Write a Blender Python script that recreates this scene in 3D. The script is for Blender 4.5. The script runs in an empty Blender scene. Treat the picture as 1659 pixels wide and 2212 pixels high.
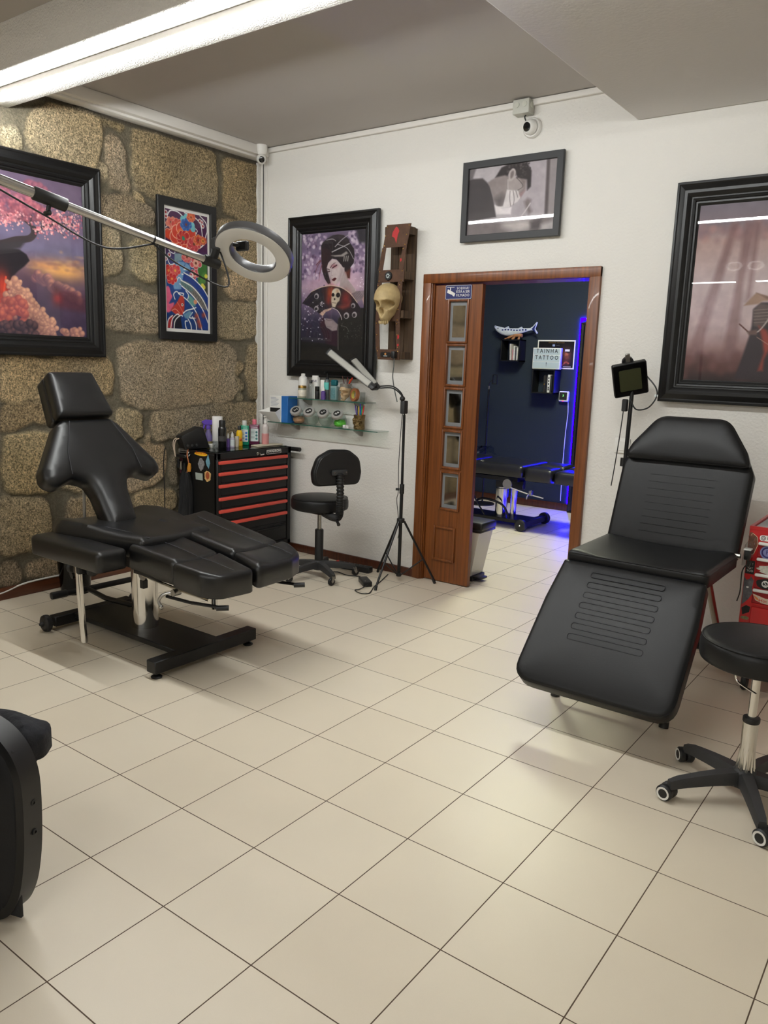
import bpy, bmesh, math, random
import numpy as np
from mathutils import Matrix, Vector, geometry
random.seed(7); np.random.seed(7)
SC = bpy.context.scene
COL = SC.collection
PI = math.pi
# ------------------------------------------------------------------ camera, view, world
CAM_LOC = (2.213, -1.837, 1.447)
YAW, PITCH, ROLL, FPX = -0.632451654, -0.187735158, 0.0328411158, 1691.45
def cam_axes():
    f = Vector((math.cos(PITCH)*math.sin(YAW), math.cos(PITCH)*math.cos(YAW), math.sin(PITCH)))
    r = Vector((math.cos(YAW), -math.sin(YAW), 0)); u = r.cross(f)
    return (math.cos(ROLL)*r + math.sin(ROLL)*u, -math.sin(ROLL)*r + math.cos(ROLL)*u, f)
cr, cu, cf = cam_axes()
cd = bpy.data.cameras.new('camera'); cam = bpy.data.objects.new('camera', cd); COL.objects.link(cam)
cam.matrix_world = Matrix(((cr.x, cu.x, -cf.x, CAM_LOC[0]), (cr.y, cu.y, -cf.y, CAM_LOC[1]), (cr.z, cu.z, -cf.z, CAM_LOC[2]), (0, 0, 0, 1)))
cd.sensor_fit = 'VERTICAL'; cd.sensor_height = 24.0; cd.lens = 24.0*FPX/2212.0
cd.clip_start = 0.05; cd.clip_end = 60
SC.camera = cam
SC.view_settings.view_transform = 'Standard'; SC.view_settings.look = 'None'
SC.view_settings.exposure = 1.36; SC.view_settings.gamma = 1.0; SC.view_settings.use_curve_mapping = False
SC.cycles.use_denoising = True
SC.cycles.max_bounces = 8; SC.cycles.diffuse_bounces = 5; SC.cycles.glossy_bounces = 4; SC.cycles.transparent_max_bounces = 16
SC.cycles.sample_clamp_indirect = 6.0
world = bpy.data.worlds.new('world'); SC.world = world; world.use_nodes = True
world.node_tree.nodes['Background'].inputs[0].default_value = (0.02, 0.022, 0.026, 1)
world.node_tree.nodes['Background'].inputs[1].default_value = 1.0
TUBE_E = 62.0      # ceiling tube strength
FRONT_E = 40.0     # tubes hung in the shop front
FAR_W = 105.0       # back-room ceiling panel
LED_E = 42.0       # blue strip

# ------------------------------------------------------------------ materials
def lin(c):
    return tuple(((v/255.0)/12.92 if v <= 10.3 else ((v/255.0+0.055)/1.055)**2.4) for v in c[:3])
MATS = {}
def pm(name, col, rough=0.5, metal=0.0, spec=0.5, bump=None, var=None, coat=0.0, emit=None, estr=0.0, coord='Object'):
    """principled material; bump=(scale, strength, distance), var=(scale, amount)"""
    if name in MATS: return MATS[name]
    m = bpy.data.materials.new(name); m.use_nodes = True
    nt = m.node_tree; b = nt.nodes['Principled BSDF']
    c = lin(col)
    b.inputs['Base Color'].default_value = (*c, 1); b.inputs['Roughness'].default_value = rough
    b.inputs['Metallic'].default_value = metal; b.inputs['Specular IOR Level'].default_value = spec
    b.inputs['Coat Weight'].default_value = coat
    if emit is not None:
        b.inputs['Emission Color'].default_value = (*lin(emit), 1); b.inputs['Emission Strength'].default_value = estr
    if bump or var:
        tc = nt.nodes.new('ShaderNodeTexCoord')
    if var:
        n = nt.nodes.new('ShaderNodeTexNoise'); n.inputs['Scale'].default_value = var[0]; n.inputs['Detail'].default_value = 5
        nt.links.new(tc.outputs[coord], n.inputs['Vector'])
        mx = nt.nodes.new('ShaderNodeMix'); mx.data_type = 'RGBA'
        mx.inputs[6].default_value = (*[v*(1-var[1]) for v in c], 1); mx.inputs[7].default_value = (*[min(1, v*(1+var[1])) for v in c], 1)
        nt.links.new(n.outputs['Fac'], mx.inputs[0]); nt.links.new(mx.outputs[2], b.inputs['Base Color'])
    if bump:
        n = nt.nodes.new('ShaderNodeTexNoise'); n.inputs['Scale'].default_value = bump[0]; n.inputs['Detail'].default_value = 4
        nt.links.new(tc.outputs[coord], n.inputs['Vector'])
        bp = nt.nodes.new('ShaderNodeBump'); bp.inputs['Strength'].default_value = bump[1]; bp.inputs['Distance'].default_value = bump[2]
        nt.links.new(n.outputs['Fac'], bp.inputs['Height']); nt.links.new(bp.outputs['Normal'], b.inputs['Normal'])
    MATS[name] = m
    return m
def clear_mat(name, tint=(255, 255, 255), ior=1.45, rough=0.02, amount=1.0):
    """thin clear pane: transparent with a fresnel gloss"""
    if name in MATS: return MATS[name]
    m = bpy.data.materials.new(name); m.use_nodes = True; nt = m.node_tree
    for n in list(nt.nodes):
        if n.type == 'BSDF_PRINCIPLED': nt.nodes.remove(n)
    out = [n for n in nt.nodes if n.type == 'OUTPUT_MATERIAL'][0]
    t = nt.nodes.new('ShaderNodeBsdfTransparent'); t.inputs[0].default_value = (*lin(tint), 1)
    g = nt.nodes.new('ShaderNodeBsdfGlossy'); g.inputs['Roughness'].default_value = rough
    # Schlick's law, the same from both sides of the thin sheet
    f0 = ((ior-1)/(ior+1))**2
    lw = nt.nodes.new('ShaderNodeLayerWeight'); lw.inputs['Blend'].default_value = 0.5
    pw = nt.nodes.new('ShaderNodeMath'); pw.operation = 'POWER'; pw.inputs[1].default_value = 5.0
    mul = nt.nodes.new('ShaderNodeMath'); mul.operation = 'MULTIPLY_ADD'; mul.inputs[1].default_value = (1-f0)*amount; mul.inputs[2].default_value = f0*amount
    mx = nt.nodes.new('ShaderNodeMixShader')
    nt.links.new(lw.outputs['Facing'], pw.inputs[0]); nt.links.new(pw.outputs[0], mul.inputs[0]); nt.links.new(mul.outputs[0], mx.inputs[0])
    nt.links.new(t.outputs[0], mx.inputs[1]); nt.links.new(g.outputs[0], mx.inputs[2]); nt.links.new(mx.outputs[0], out.inputs[0])
    MATS[name] = m
    return m
def attr_mat(name, rough=0.35, spec=0.4, bump=None, grain=None):
    """colour from the mesh's own 'paint' attribute (printed or mottled surfaces)"""
    if name in MATS: return MATS[name]
    m = bpy.data.materials.new(name); m.use_nodes = True; nt = m.node_tree; b = nt.nodes['Principled BSDF']
    a = nt.nodes.new('ShaderNodeAttribute'); a.attribute_name = 'paint'
    b.inputs['Roughness'].default_value = rough; b.inputs['Specular IOR Level'].default_value = spec
    src = a.outputs['Color']
    tc = nt.nodes.new('ShaderNodeTexCoord')
    if grain:
        for sc_, lo, hi in grain:
            n = nt.nodes.new('ShaderNodeTexNoise'); n.inputs['Scale'].default_value = sc_; n.inputs['Detail'].default_value = 3; n.inputs['Roughness'].default_value = 0.65
            nt.links.new(tc.outputs['Object'], n.inputs['Vector'])
            mr = nt.nodes.new('ShaderNodeMapRange'); mr.inputs[1].default_value = 0.36; mr.inputs[2].default_value = 0.64
            mr.inputs[3].default_value = lo; mr.inputs[4].default_value = hi
            nt.links.new(n.outputs['Fac'], mr.inputs[0])
            ml = nt.nodes.new('ShaderNodeMix'); ml.data_type = 'FLOAT'; ml.inputs[2].default_value = 1.0
            nt.links.new(a.outputs['Alpha'], ml.inputs[0]); nt.links.new(mr.outputs[0], ml.inputs[3])
            mu = nt.nodes.new('ShaderNodeVectorMath'); mu.operation = 'SCALE'
            nt.links.new(src, mu.inputs[0]); nt.links.new(ml.outputs[0], mu.inputs['Scale']); src = mu.outputs[0]
    nt.links.new(src, b.inputs['Base Color'])
    if bump:
        n = nt.nodes.new('ShaderNodeTexNoise'); n.inputs['Scale'].default_value = bump[0]; n.inputs['Detail'].default_value = 5; n.inputs['Roughness'].default_value = 0.7
        nt.links.new(tc.outputs['Object'], n.inputs['Vector'])
        bp = nt.nodes.new('ShaderNodeBump'); bp.inputs['Strength'].default_value = bump[1]; bp.inputs['Distance'].default_value = bump[2]
        nt.links.new(n.outputs['Fac'], bp.inputs['Height']); nt.links.new(bp.outputs['Normal'], b.inputs['Normal'])
    MATS[name] = m
    return m
def wood_mat(name, c1, c2, rough=0.4, scale=(60, 60, 2.0), coat=0.0):
    if name in MATS: return MATS[name]
    m = bpy.data.materials.new(name); m.use_nodes = True; nt = m.node_tree; b = nt.nodes['Principled BSDF']
    tc = nt.nodes.new('ShaderNodeTexCoord'); mp = nt.nodes.new('ShaderNodeMapping'); mp.inputs['Scale'].default_value = scale
    n = nt.nodes.new('ShaderNodeTexNoise'); n.inputs['Scale'].default_value = 1.0; n.inputs['Detail'].default_value = 6; n.inputs['Roughness'].default_value = 0.65
    nt.links.new(tc.outputs['Object'], mp.inputs[0]); nt.links.new(mp.outputs[0], n.inputs['Vector'])
    cr_ = nt.nodes.new('ShaderNodeValToRGB'); cr_.color_ramp.elements[0].color = (*lin(c1), 1); cr_.color_ramp.elements[1].color = (*lin(c2), 1)
    cr_.color_ramp.elements[0].position = 0.3; cr_.color_ramp.elements[1].position = 0.7
    nt.links.new(n.outputs['Fac'], cr_.inputs[0]); nt.links.new(cr_.outputs[0], b.inputs['Base Color'])
    b.inputs['Roughness'].default_value = rough; b.inputs['Coat Weight'].default_value = coat
    bp = nt.nodes.new('ShaderNodeBump'); bp.inputs['Strength'].default_value = 0.15; bp.inputs['Distance'].default_value = 0.002
    nt.links.new(n.outputs['Fac'], bp.inputs['Height']); nt.links.new(bp.outputs['Normal'], b.inputs['Normal'])
    MATS[name] = m
    return m
def emit_mat(name, col, s):
    if name in MATS: return MATS[name]
    m = bpy.data.materials.new(name); m.use_nodes = True; nt = m.node_tree
    for n in list(nt.nodes):
        if n.type == 'BSDF_PRINCIPLED': nt.nodes.remove(n)
    out = [n for n in nt.nodes if n.type == 'OUTPUT_MATERIAL'][0]
    e = nt.nodes.new('ShaderNodeEmission'); e.inputs[0].default_value = (*lin(col), 1); e.inputs[1].default_value = s
    nt.links.new(e.outputs[0], out.inputs[0]); MATS[name] = m
    return m

LEATHER = pm('black_leather', (20, 20, 21), 0.35, spec=0.55, bump=(260, 0.12, 0.002), var=(9, 0.18))
LEATHER2 = pm('black_vinyl', (20, 20, 21), 0.42, spec=0.3, bump=(200, 0.10, 0.002), var=(7, 0.2))
THREAD = pm('seam', (46, 46, 52), 0.5)
BLACKM = pm('black_metal', (20, 20, 21), 0.4, spec=0.4)
BLACKP = pm('black_plastic', (24, 24, 25), 0.45)
DARKP = pm('charcoal_plastic', (46, 46, 47), 0.6, bump=(300, 0.15, 0.001))
CHROME = pm('chrome', (215, 213, 208), 0.12, metal=1.0)
STEEL = pm('brushed_steel', (160, 158, 154), 0.3, metal=1.0)
WHITEP = pm('white_plastic', (225, 223, 218), 0.4)
FRAME_BLACK = pm('black_lacquer', (14, 14, 15), 0.34, spec=0.4)
GLAZE = clear_mat('glazing', (255, 255, 255), 1.42, 0.015)
GLASS = clear_mat('clear_glass', (232, 238, 235), 1.45, 0.02)
GLASS_EDGE = pm('glass_edge', (40, 92, 78), 0.15, spec=0.6)
PLASTIC_CLEAR = clear_mat('clear_plastic', (238, 240, 240), 1.4, 0.08)
WOOD_DOOR = wood_mat('varnished_wood', (84, 42, 14), (134, 76, 30), 0.42, (55, 55, 1.6), 0.08)
WOOD_BASE = wood_mat('baseboard_wood', (70, 34, 16), (104, 56, 28), 0.4, (3, 3, 60), 0.1)
RED = pm('tool_red', (190, 24, 28), 0.35, spec=0.5, coat=0.2)
ORANGE_RED = pm('drawer_red', (222, 84, 70), 0.5)

# ------------------------------------------------------------------ mesh building
def xf(origin, x, y, z):
    x, y, z = Vector(x), Vector(y), Vector(z)
    return Matrix(((x.x, y.x, z.x, origin[0]), (x.y, y.y, z.y, origin[1]), (x.z, y.z, z.z, origin[2]), (0, 0, 0, 1)))
def T(x, y, z, rz=0.0): return Matrix.Translation((x, y, z)) @ Matrix.Rotation(rz, 4, 'Z')
def on_back(x, y, z): return xf((x, y, z), (1, 0, 0), (0, 0, 1), (0, -1, 0))     # faces the room from a wall at +Y
def on_left(x, y, z): return xf((x, y, z), (0, 1, 0), (0, 0, 1), (1, 0, 0))      # faces the room from a wall at -X
class MB:
    def __init__(s, M=None): s.v = []; s.f = []; s.mi = []; s.M = M or Matrix.Identity(4); s.k = 0; s.colors = None
    def add(s, vs, fs, M=None):
        A = s.M @ M if M is not None else s.M
        o = len(s.v)
        s.v += [tuple(A @ Vector(p)) for p in vs]
        s.f += [tuple(i+o for i in f) for f in fs]; s.mi += [s.k]*len(fs)
        return s
    def bm(s, bm, M=None):
        bm.verts.ensure_lookup_table(); bm.verts.index_update()
        s.add([v.co[:] for v in bm.verts], [[v.index for v in f.verts] for f in bm.faces], M); bm.free(); return s
    def box(s, c, d, bev=0.0, seg=2, M=None):
        b = bmesh.new(); bmesh.ops.create_cube(b, size=1.0)
        for v in b.verts: v.co = Vector((v.co.x*d[0]+c[0], v.co.y*d[1]+c[1], v.co.z*d[2]+c[2]))
        if bev > 0: bmesh.ops.bevel(b, geom=list(b.edges), offset=min(bev, 0.49*min(d)), segments=seg, profile=0.5, affect='EDGES')
        return s.bm(b, M)
    def bx(s, x0, x1, y0, y1, z0, z1, bev=0.0, seg=2, M=None):
        return s.box(((x0+x1)/2, (y0+y1)/2, (z0+z1)/2), (abs(x1-x0), abs(y1-y0), abs(z1-z0)), bev, seg, M)
    def cyl(s, p0, p1, r0, r1=None, n=20, M=None, bev=0.0):
        r1 = r0 if r1 is None else r1
        p0, p1 = Vector(p0), Vector(p1); L = (p1-p0).length
        if bev > 0: prof = [(0, 0), (r0-bev, 0), (r0-bev*.3, bev*.3), (r0, bev), (r1, L-bev), (r1-bev*.3, L-bev*.3), (r1-bev, L), (0, L)]
        else: prof = [(0, 0), (r0, 0), (r1, L), (0, L)]
        return s.lathe(prof, p0, p1-p0, n, M)
    def lathe(s, prof, c=(0, 0, 0), axis=(0, 0, 1), n=28, M=None):
        a = Vector(axis).normalized()
        t = Vector((1, 0, 0)) if abs(a.x) < 0.9 else Vector((0, 1, 0))
        u = (t - a*t.dot(a)).normalized(); w = a.cross(u); c = Vector(c)
        vs = []; fs = []; rings = []
        for r, z in prof:
            if r < 1e-6: rings.append([len(vs)]); vs.append((c+a*z)[:])
            else:
                rings.append(list(range(len(vs), len(vs)+n)))
                for i in range(n):
                    th = 2*PI*i/n; vs.append((c+a*z+u*(r*math.cos(th))+w*(r*math.sin(th)))[:])
        for A, B in zip(rings[:-1], rings[1:]):
            if len(A) == 1 and len(B) == 1: continue
            for i in range(n):
                j = (i+1) % n
                if len(A) == 1: fs.append((A[0], B[j], B[i]))
                elif len(B) == 1: fs.append((A[i], A[j], B[0]))
                else: fs.append((A[i], A[j], B[j], B[i]))
        return s.add(vs, fs, M)
    def tube(s, pts, r, n=8, closed=False, M=None):
        P = [Vector(p) for p in pts]; m = len(P)
        if m < 2: return s
        R = r if isinstance(r, (list, tuple)) else [r]*m
        tang = []
        for i in range(m):
            if closed: d = P[(i+1) % m]-P[i-1]
            else: d = P[min(i+1, m-1)]-P[max(i-1, 0)]
            tang.append(d.normalized() if d.length > 1e-9 else Vector((0, 0, 1)))
        t0 = tang[0]; up = Vector((0, 0, 1)) if abs(t0.z) < 0.9 else Vector((1, 0, 0))
        u = (up - t0*up.dot(t0)).normalized()
        vs = []; fs = []
        for i in range(m):
            t = tang[i]; u = (u - t*u.dot(t)); u = u.normalized() if u.length > 1e-6 else t.orthogonal().normalized(); w = t.cross(u)
            for k in range(n):
                th = 2*PI*k/n; vs.append((P[i]+u*(R[i]*math.cos(th))+w*(R[i]*math.sin(th)))[:])
        rng = range(m) if closed else range(m-1)
        for i in rng:
            a = i*n; b = ((i+1) % m)*n
            for k in range(n):
                l = (k+1) % n; fs.append((a+k, a+l, b+l, b+k))
        if not closed:
            fs.append(tuple(range(n-1, -1, -1))); fs.append(tuple((m-1)*n+k for k in range(n)))
        return s.add(vs, fs, M)
    def prism(s, out, z0, z1, M=None, bev=0.0, seg=2):
        b = bmesh.new()
        lo = [b.verts.new((p[0], p[1], z0)) for p in out]; hi = [b.verts.new((p[0], p[1], z1)) for p in out]
        n = len(out)
        f0 = b.faces.new(lo[::-1]); f1 = b.faces.new(hi)
        for i in range(n): b.faces.new((lo[i], lo[(i+1) % n], hi[(i+1) % n], hi[i]))
        bmesh.ops.recalc_face_normals(b, faces=list(b.faces))
        if bev > 0:
            es = [e for e in b.edges if all(abs(v.co.z-z1) < 1e-7 for v in e.verts) or all(abs(v.co.z-z0) < 1e-7 for v in e.verts)]
            bmesh.ops.bevel(b, geom=es, offset=bev, segments=seg, profile=0.5, affect='EDGES')
        bmesh.ops.triangulate(b, faces=[f for f in b.faces if len(f.verts) > 4])
        return s.bm(b, M)
    def ball(s, c, r, n=20, M=None):
        r = (r, r, r) if not isinstance(r, (tuple, list)) else r
        b = bmesh.new(); bmesh.ops.create_uvsphere(b, u_segments=n, v_segments=max(6, n//2), radius=1.0)
        for v in b.verts: v.co = Vector((v.co.x*r[0]+c[0], v.co.y*r[1]+c[1], v.co.z*r[2]+c[2]))
        return s.bm(b, M)
    def ring(s, c, R, r, axis=(0, 0, 1), n=32, m=10, M=None):
        a = Vector(axis).normalized(); u = a.orthogonal().normalized(); w = a.cross(u)
        return s.tube([(Vector(c)+u*(R*math.cos(2*PI*i/n))+w*(R*math.sin(2*PI*i/n)))[:] for i in range(n)], r, m, True, M)
    def pad(s, out, t, r=0.02, M=None, crown=0.0, hfun=None, grid=0.025, rb=0.006):
        """upholstered pad: rounded top edge, domed top at z=0, flat bottom at z=-t"""
        O = np.array(resample(out, 0.014)); n = len(O)
        area = 0.5*np.sum(O[:, 0]*np.roll(O[:, 1], -1)-np.roll(O[:, 0], -1)*O[:, 1])
        if area < 0: O = O[::-1].copy()
        tg = np.roll(O, -1, 0)-np.roll(O, 1, 0); tg /= np.linalg.norm(tg, axis=1)[:, None]+1e-12
        nin = np.stack([-tg[:, 1], tg[:, 0]], 1)
        pts = [p for p in O]
        for fr in (0.06, 0.22, 0.5, 1.0):
            q = O+nin*(r*fr); d = pdist(q, O)
            ok = d > 0.9*r*fr
            pts += [p for p, k in zip(q, ok) if k]
        lo = O.min(0); hi = O.max(0)
        gx, gy = np.meshgrid(np.arange(lo[0]+grid/2, hi[0], grid), np.arange(lo[1]+grid/2, hi[1], grid))
        G = np.stack([gx.ravel(), gy.ravel()], 1)
        G = G[inside(G, O)]; G = G[pdist(G, O) > r*1.3]
        pts += [p for p in G]
        P2 = [Vector((float(p[0]), float(p[1]))) for p in pts]
        res = geometry.delaunay_2d_cdt(P2, [(i, (i+1) % n) for i in range(n)], [], 1, 1e-6)
        V = np.array([[v.x, v.y] for v in res[0]]); F = res[2]
        d = np.minimum(pdist(V, O), 1e3); dd = np.clip(d, 0, r)
        h = -r+np.sqrt(np.maximum(r*r-(r-dd)**2, 0))
        if crown: h = h+crown*(1-np.exp(-np.maximum(d-r*0.5, 0)/0.06))
        if hfun is not None: h = h+hfun(V, d)*np.clip(d/r, 0, 1)
        vs = [(V[i, 0], V[i, 1], h[i]) for i in range(len(V))]; fs = [tuple(f) for f in F]
        # side and bottom
        base = []
        for (off, z) in ((0, -t+rb), (rb, -t)):
            base.append([len(vs)+i for i in range(n)]); vs += [(O[i, 0]+nin[i, 0]*off, O[i, 1]+nin[i, 1]*off, z) for i in range(n)]
        idx = {}
        for i in range(len(V)): idx[(round(V[i, 0], 5), round(V[i, 1], 5))] = i
        top = [idx.get((round(float(O[i, 0]), 5), round(float(O[i, 1]), 5))) for i in range(n)]
        if any(k is None for k in top):
            top = [int(np.argmin(((V-O[i])**2).sum(1))) for i in range(n)]
        for A, B in ((top, base[0]), (base[0], base[1])):
            for i in range(n): fs.append((A[i], B[i], B[(i+1) % n], A[(i+1) % n]))
        tri = geometry.tessellate_polygon([[Vector(vs[k]) for k in base[1]]])
        for a, b, c in tri: fs.append((base[1][a], base[1][b], base[1][c]))
        return s.add(vs, fs, M)
    def text(s, body, size, M=None, depth=0.001, ax='CENTER', ay='CENTER', space=1.0, bold=0.0):
        c = bpy.data.curves.new('lettering', 'FONT'); c.body = body; c.size = size; c.align_x = ax; c.align_y = ay
        c.extrude = depth; c.resolution_u = 2; c.space_character = space; c.offset = bold*size
        o = bpy.data.objects.new('lettering', c); COL.objects.link(o)
        dg = bpy.context.evaluated_depsgraph_get(); dg.update()
        me = bpy.data.meshes.new_from_object(o.evaluated_get(dg))
        s.add([v.co[:] for v in me.vertices], [tuple(p.vertices) for p in me.polygons], M)
        bpy.data.objects.remove(o); bpy.data.curves.remove(c); bpy.data.meshes.remove(me)
        return s
def resample(out, step):
    res = []
    n = len(out)
    for i in range(n):
        a = np.array(out[i], float); b = np.array(out[(i+1) % n], float); L = np.linalg.norm(b-a)
        if L < 1e-9: continue
        k = max(1, int(math.ceil(L/step)))
        for j in range(k): res.append(a+(b-a)*j/k)
    return res
def pdist(P, O):
    A = O; B = np.roll(O, -1, 0); best = np.full(len(P), 1e9)
    for a, b in zip(A, B):
        ab = b-a; t = np.clip(((P-a)@ab)/max(ab@ab, 1e-12), 0, 1)
        d = P-a-t[:, None]*ab; best = np.minimum(best, (d*d).sum(1))
    return np.sqrt(best)
def inside(P, O):
    r = np.zeros(len(P), bool); n = len(O); j = n-1
    for i in range(n):
        xi, yi = O[i]; xj, yj = O[j]
        c = ((yi > P[:, 1]) != (yj > P[:, 1])) & (P[:, 0] < (xj-xi)*(P[:, 1]-yi)/(yj-yi+1e-15)+xi)
        r ^= c; j = i
    return r
def rounded(pts, rad, seg=6):
    """polygon with rounded corners; rad a number or one per corner"""
    n = len(pts); R = rad if isinstance(rad, (list, tuple)) else [rad]*n; out = []
    for i in range(n):
        p = Vector(pts[i]); a = Vector(pts[i-1]); b = Vector(pts[(i+1) % n]); r = R[i]
        if r <= 1e-6: out.append(p[:]); continue
        u = (a-p); v = (b-p); lu, lv = u.length, v.length; u.normalize(); v.normalize()
        ang = u.angle(v); d = min(r/math.tan(ang/2), 0.48*lu, 0.48*lv)
        s0 = p+u*d; s1 = p+v*d
        for k in range(seg+1):
            t = k/seg; q = s0*(1-t)**2+p*2*t*(1-t)+s1*t*t; out.append(q[:])
    return out
def rrect(x0, x1, y0, y1, r, seg=6): return rounded([(x0, y0), (x1, y0), (x1, y1), (x0, y1)], r, seg)
def circle(cx, cy, r, n=32): return [(cx+r*math.cos(2*PI*i/n), cy+r*math.sin(2*PI*i/n)) for i in range(n)]
def spline(pts, k=8, closed=False):
    P = [Vector(p) for p in pts]; n = len(P); out = []
    for i in range(n if closed else n-1):
        p0 = P[(i-1) % n] if closed or i > 0 else P[0]; p1 = P[i]; p2 = P[(i+1) % n]; p3 = P[(i+2) % n] if closed or i+2 < n else P[-1]
        for j in range(k):
            t = j/k
            out.append((0.5*((2*p1)+(p2-p0)*t+(2*p0-5*p1+4*p2-p3)*t*t+(3*p1-p0-3*p2+p3)*t**3))[:])
    if not closed: out.append(P[-1][:])
    return out
# ------------------------------------------------------------------ objects
def wm(o):
    m = Matrix.Identity(4)
    while o is not None: m = o.matrix_basis @ m; o = o.parent
    return m
def obj(name, mb, mat, parent=None, sharp=38, at=None, label=None, flat=False):
    me = bpy.data.meshes.new(name)
    base = wm(parent) if parent is not None else (Matrix.Translation(at) if at is not None else Matrix.Identity(4))
    inv = base.inverted()
    me.from_pydata([tuple(inv @ Vector(p)) for p in mb.v], [], mb.f)
    mats = mat if isinstance(mat, (list, tuple)) else [mat]
    for m in mats: me.materials.append(m)
    if len(mats) > 1:
        me.polygons.foreach_set('material_index', mb.mi)
    me.validate(); me.update()
    b = bmesh.new(); b.from_mesh(me); bmesh.ops.recalc_face_normals(b, faces=list(b.faces)); b.to_mesh(me); b.free()
    if not flat:
        me.polygons.foreach_set('use_smooth', [True]*len(me.polygons)); me.set_sharp_from_angle(angle=math.radians(sharp))
    o = bpy.data.objects.new(name, me); COL.objects.link(o)
    if parent is not None: o.parent = parent
    elif at is not None: o.location = at
    if label: o['label'] = label
    return o
def tag(o, label, cat, group=None):
    o['label'] = label; o['category'] = cat
    if group: o['group'] = group
    return o
def thing(name, label, cat, loc, group=None, rz=0.0):
    o = bpy.data.objects.new(name, None); COL.objects.link(o); o.location = loc; o.rotation_euler = (0, 0, rz)
    o.empty_display_size = 0.05
    return tag(o, label, cat, group)
def one(name, mb, mat, label, cat, at, group=None, sharp=38):
    return tag(obj(name, mb, mat, None, sharp, at), label, cat, group)
def struct(name, mb, mat, sharp=38, at=None, label=None):
    o = obj(name, mb, mat, None, sharp, at, label); o['kind'] = 'structure'; return o
def dup(root, loc, rz, label=None):
    r = root.copy(); COL.objects.link(r); r.location = loc; r.rotation_euler = (0, 0, rz)
    if label: r['label'] = label
    for ch in list(root.children):
        c = ch.copy(); COL.objects.link(c); c.parent = r
        for g in list(ch.children):
            d = g.copy(); COL.objects.link(d); d.parent = c
    return r
# smooth value noise in numpy
def vnoise(X, Y, seed=0):
    def hsh(i, j):
        h = np.sin(i*127.1+j*311.7+seed*74.7)*43758.5453; return h-np.floor(h)
    xi = np.floor(X); yi = np.floor(Y); fx = X-xi; fy = Y-yi; fx = fx*fx*(3-2*fx); fy = fy*fy*(3-2*fy)
    return (hsh(xi, yi)*(1-fx)+hsh(xi+1, yi)*fx)*(1-fy)+(hsh(xi, yi+1)*(1-fx)+hsh(xi+1, yi+1)*fx)*fy
def fbm(X, Y, o=4, seed=0):
    r = 0; a = 0.5
    for k in range(o): r = r+a*vnoise(X*2**k, Y*2**k, seed+k*13); a *= 0.5
    return r/(1-0.5**o)
def paint(me, colors, alpha=None):
    at = me.color_attributes.new('paint', 'FLOAT_COLOR', 'POINT')
    c = np.ones((len(colors), 4), np.float32); c[:, :3] = colors
    if alpha is not None: c[:, 3] = alpha
    at.data.foreach_set('color', c.ravel())
def srgb_lin(a):
    a = np.asarray(a, float)/255.0
    return np.where(a <= 0.04045, a/12.92, ((np.maximum(a, 0)+0.055)/1.055)**2.4)
# ================================================================== SETTING
TILE = 0.333
XL, YB, ZC = -2.24, 2.53, 2.955            # stone wall, back wall, ceiling
XR, YF, YFAR = 3.6, -5.3, 5.74
# floor -------------------------------------------------------------
def floor_material():
    m = bpy.data.materials.new('ceramic_tiles'); m.use_nodes = True; nt = m.node_tree; b = nt.nodes['Principled BSDF']
    tc = nt.nodes.new('ShaderNodeTexCoord')
    br = nt.nodes.new('ShaderNodeTexBrick'); br.offset = 0.0; br.squash = 1.0
    br.inputs['Scale'].default_value = 1.0; br.inputs['Brick Width'].default_value = TILE; br.inputs['Row Height'].default_value = TILE
    br.inputs['Mortar Size'].default_value = 0.0019; br.inputs['Mortar Smooth'].default_value = 0.3
    br.inputs['Color1'].default_value = (*lin((219, 207, 186)), 1); br.inputs['Color2'].default_value = (*lin((223, 212, 192)), 1)
    br.inputs['Mortar'].default_value = (*lin((84, 66, 50)), 1)
    nt.links.new(tc.outputs['Object'], br.inputs['Vector'])
    n = nt.nodes.new('ShaderNodeTexNoise'); n.inputs['Scale'].default_value = 3.0; n.inputs['Detail'].default_value = 6
    nt.links.new(tc.outputs['Object'], n.inputs['Vector'])
    mr = nt.nodes.new('ShaderNodeMapRange'); mr.inputs[3].default_value = 0.95; mr.inputs[4].default_value = 1.05
    nt.links.new(n.outputs['Fac'], mr.inputs[0])
    sp = nt.nodes.new('ShaderNodeTexNoise'); sp.inputs['Scale'].default_value = 420.0; sp.inputs['Detail'].default_value = 2
    nt.links.new(tc.outputs['Object'], sp.inputs['Vector'])
    mr2 = nt.nodes.new('ShaderNodeMapRange'); mr2.inputs[3].default_value = 0.965; mr2.inputs[4].default_value = 1.035
    nt.links.new(sp.outputs['Fac'], mr2.inputs[0])
    mu = nt.nodes.new('ShaderNodeMath'); mu.operation = 'MULTIPLY'; nt.links.new(mr.outputs[0], mu.inputs[0]); nt.links.new(mr2.outputs[0], mu.inputs[1])
    sc = nt.nodes.new('ShaderNodeVectorMath'); sc.operation = 'SCALE'
    nt.links.new(br.outputs['Color'], sc.inputs[0]); nt.links.new(mu.outputs[0], sc.inputs['Scale']); nt.links.new(sc.outputs[0], b.inputs['Base Color'])
    rr = nt.nodes.new('ShaderNodeMapRange'); rr.inputs[3].default_value = 0.4; rr.inputs[4].default_value = 0.8
    nt.links.new(br.outputs['Fac'], rr.inputs[0]); nt.links.new(rr.outputs[0], b.inputs['Roughness'])
    b.inputs['Specular IOR Level'].default_value = 0.5
    bp = nt.nodes.new('ShaderNodeBump'); bp.inputs['Strength'].default_value = 0.6; bp.inputs['Distance'].default_value = 0.0015; bp.invert = True
    nt.links.new(br.outputs['Fac'], bp.inputs['Height']); nt.links.new(bp.outputs['Normal'], b.inputs['Normal'])
    return m
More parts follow.
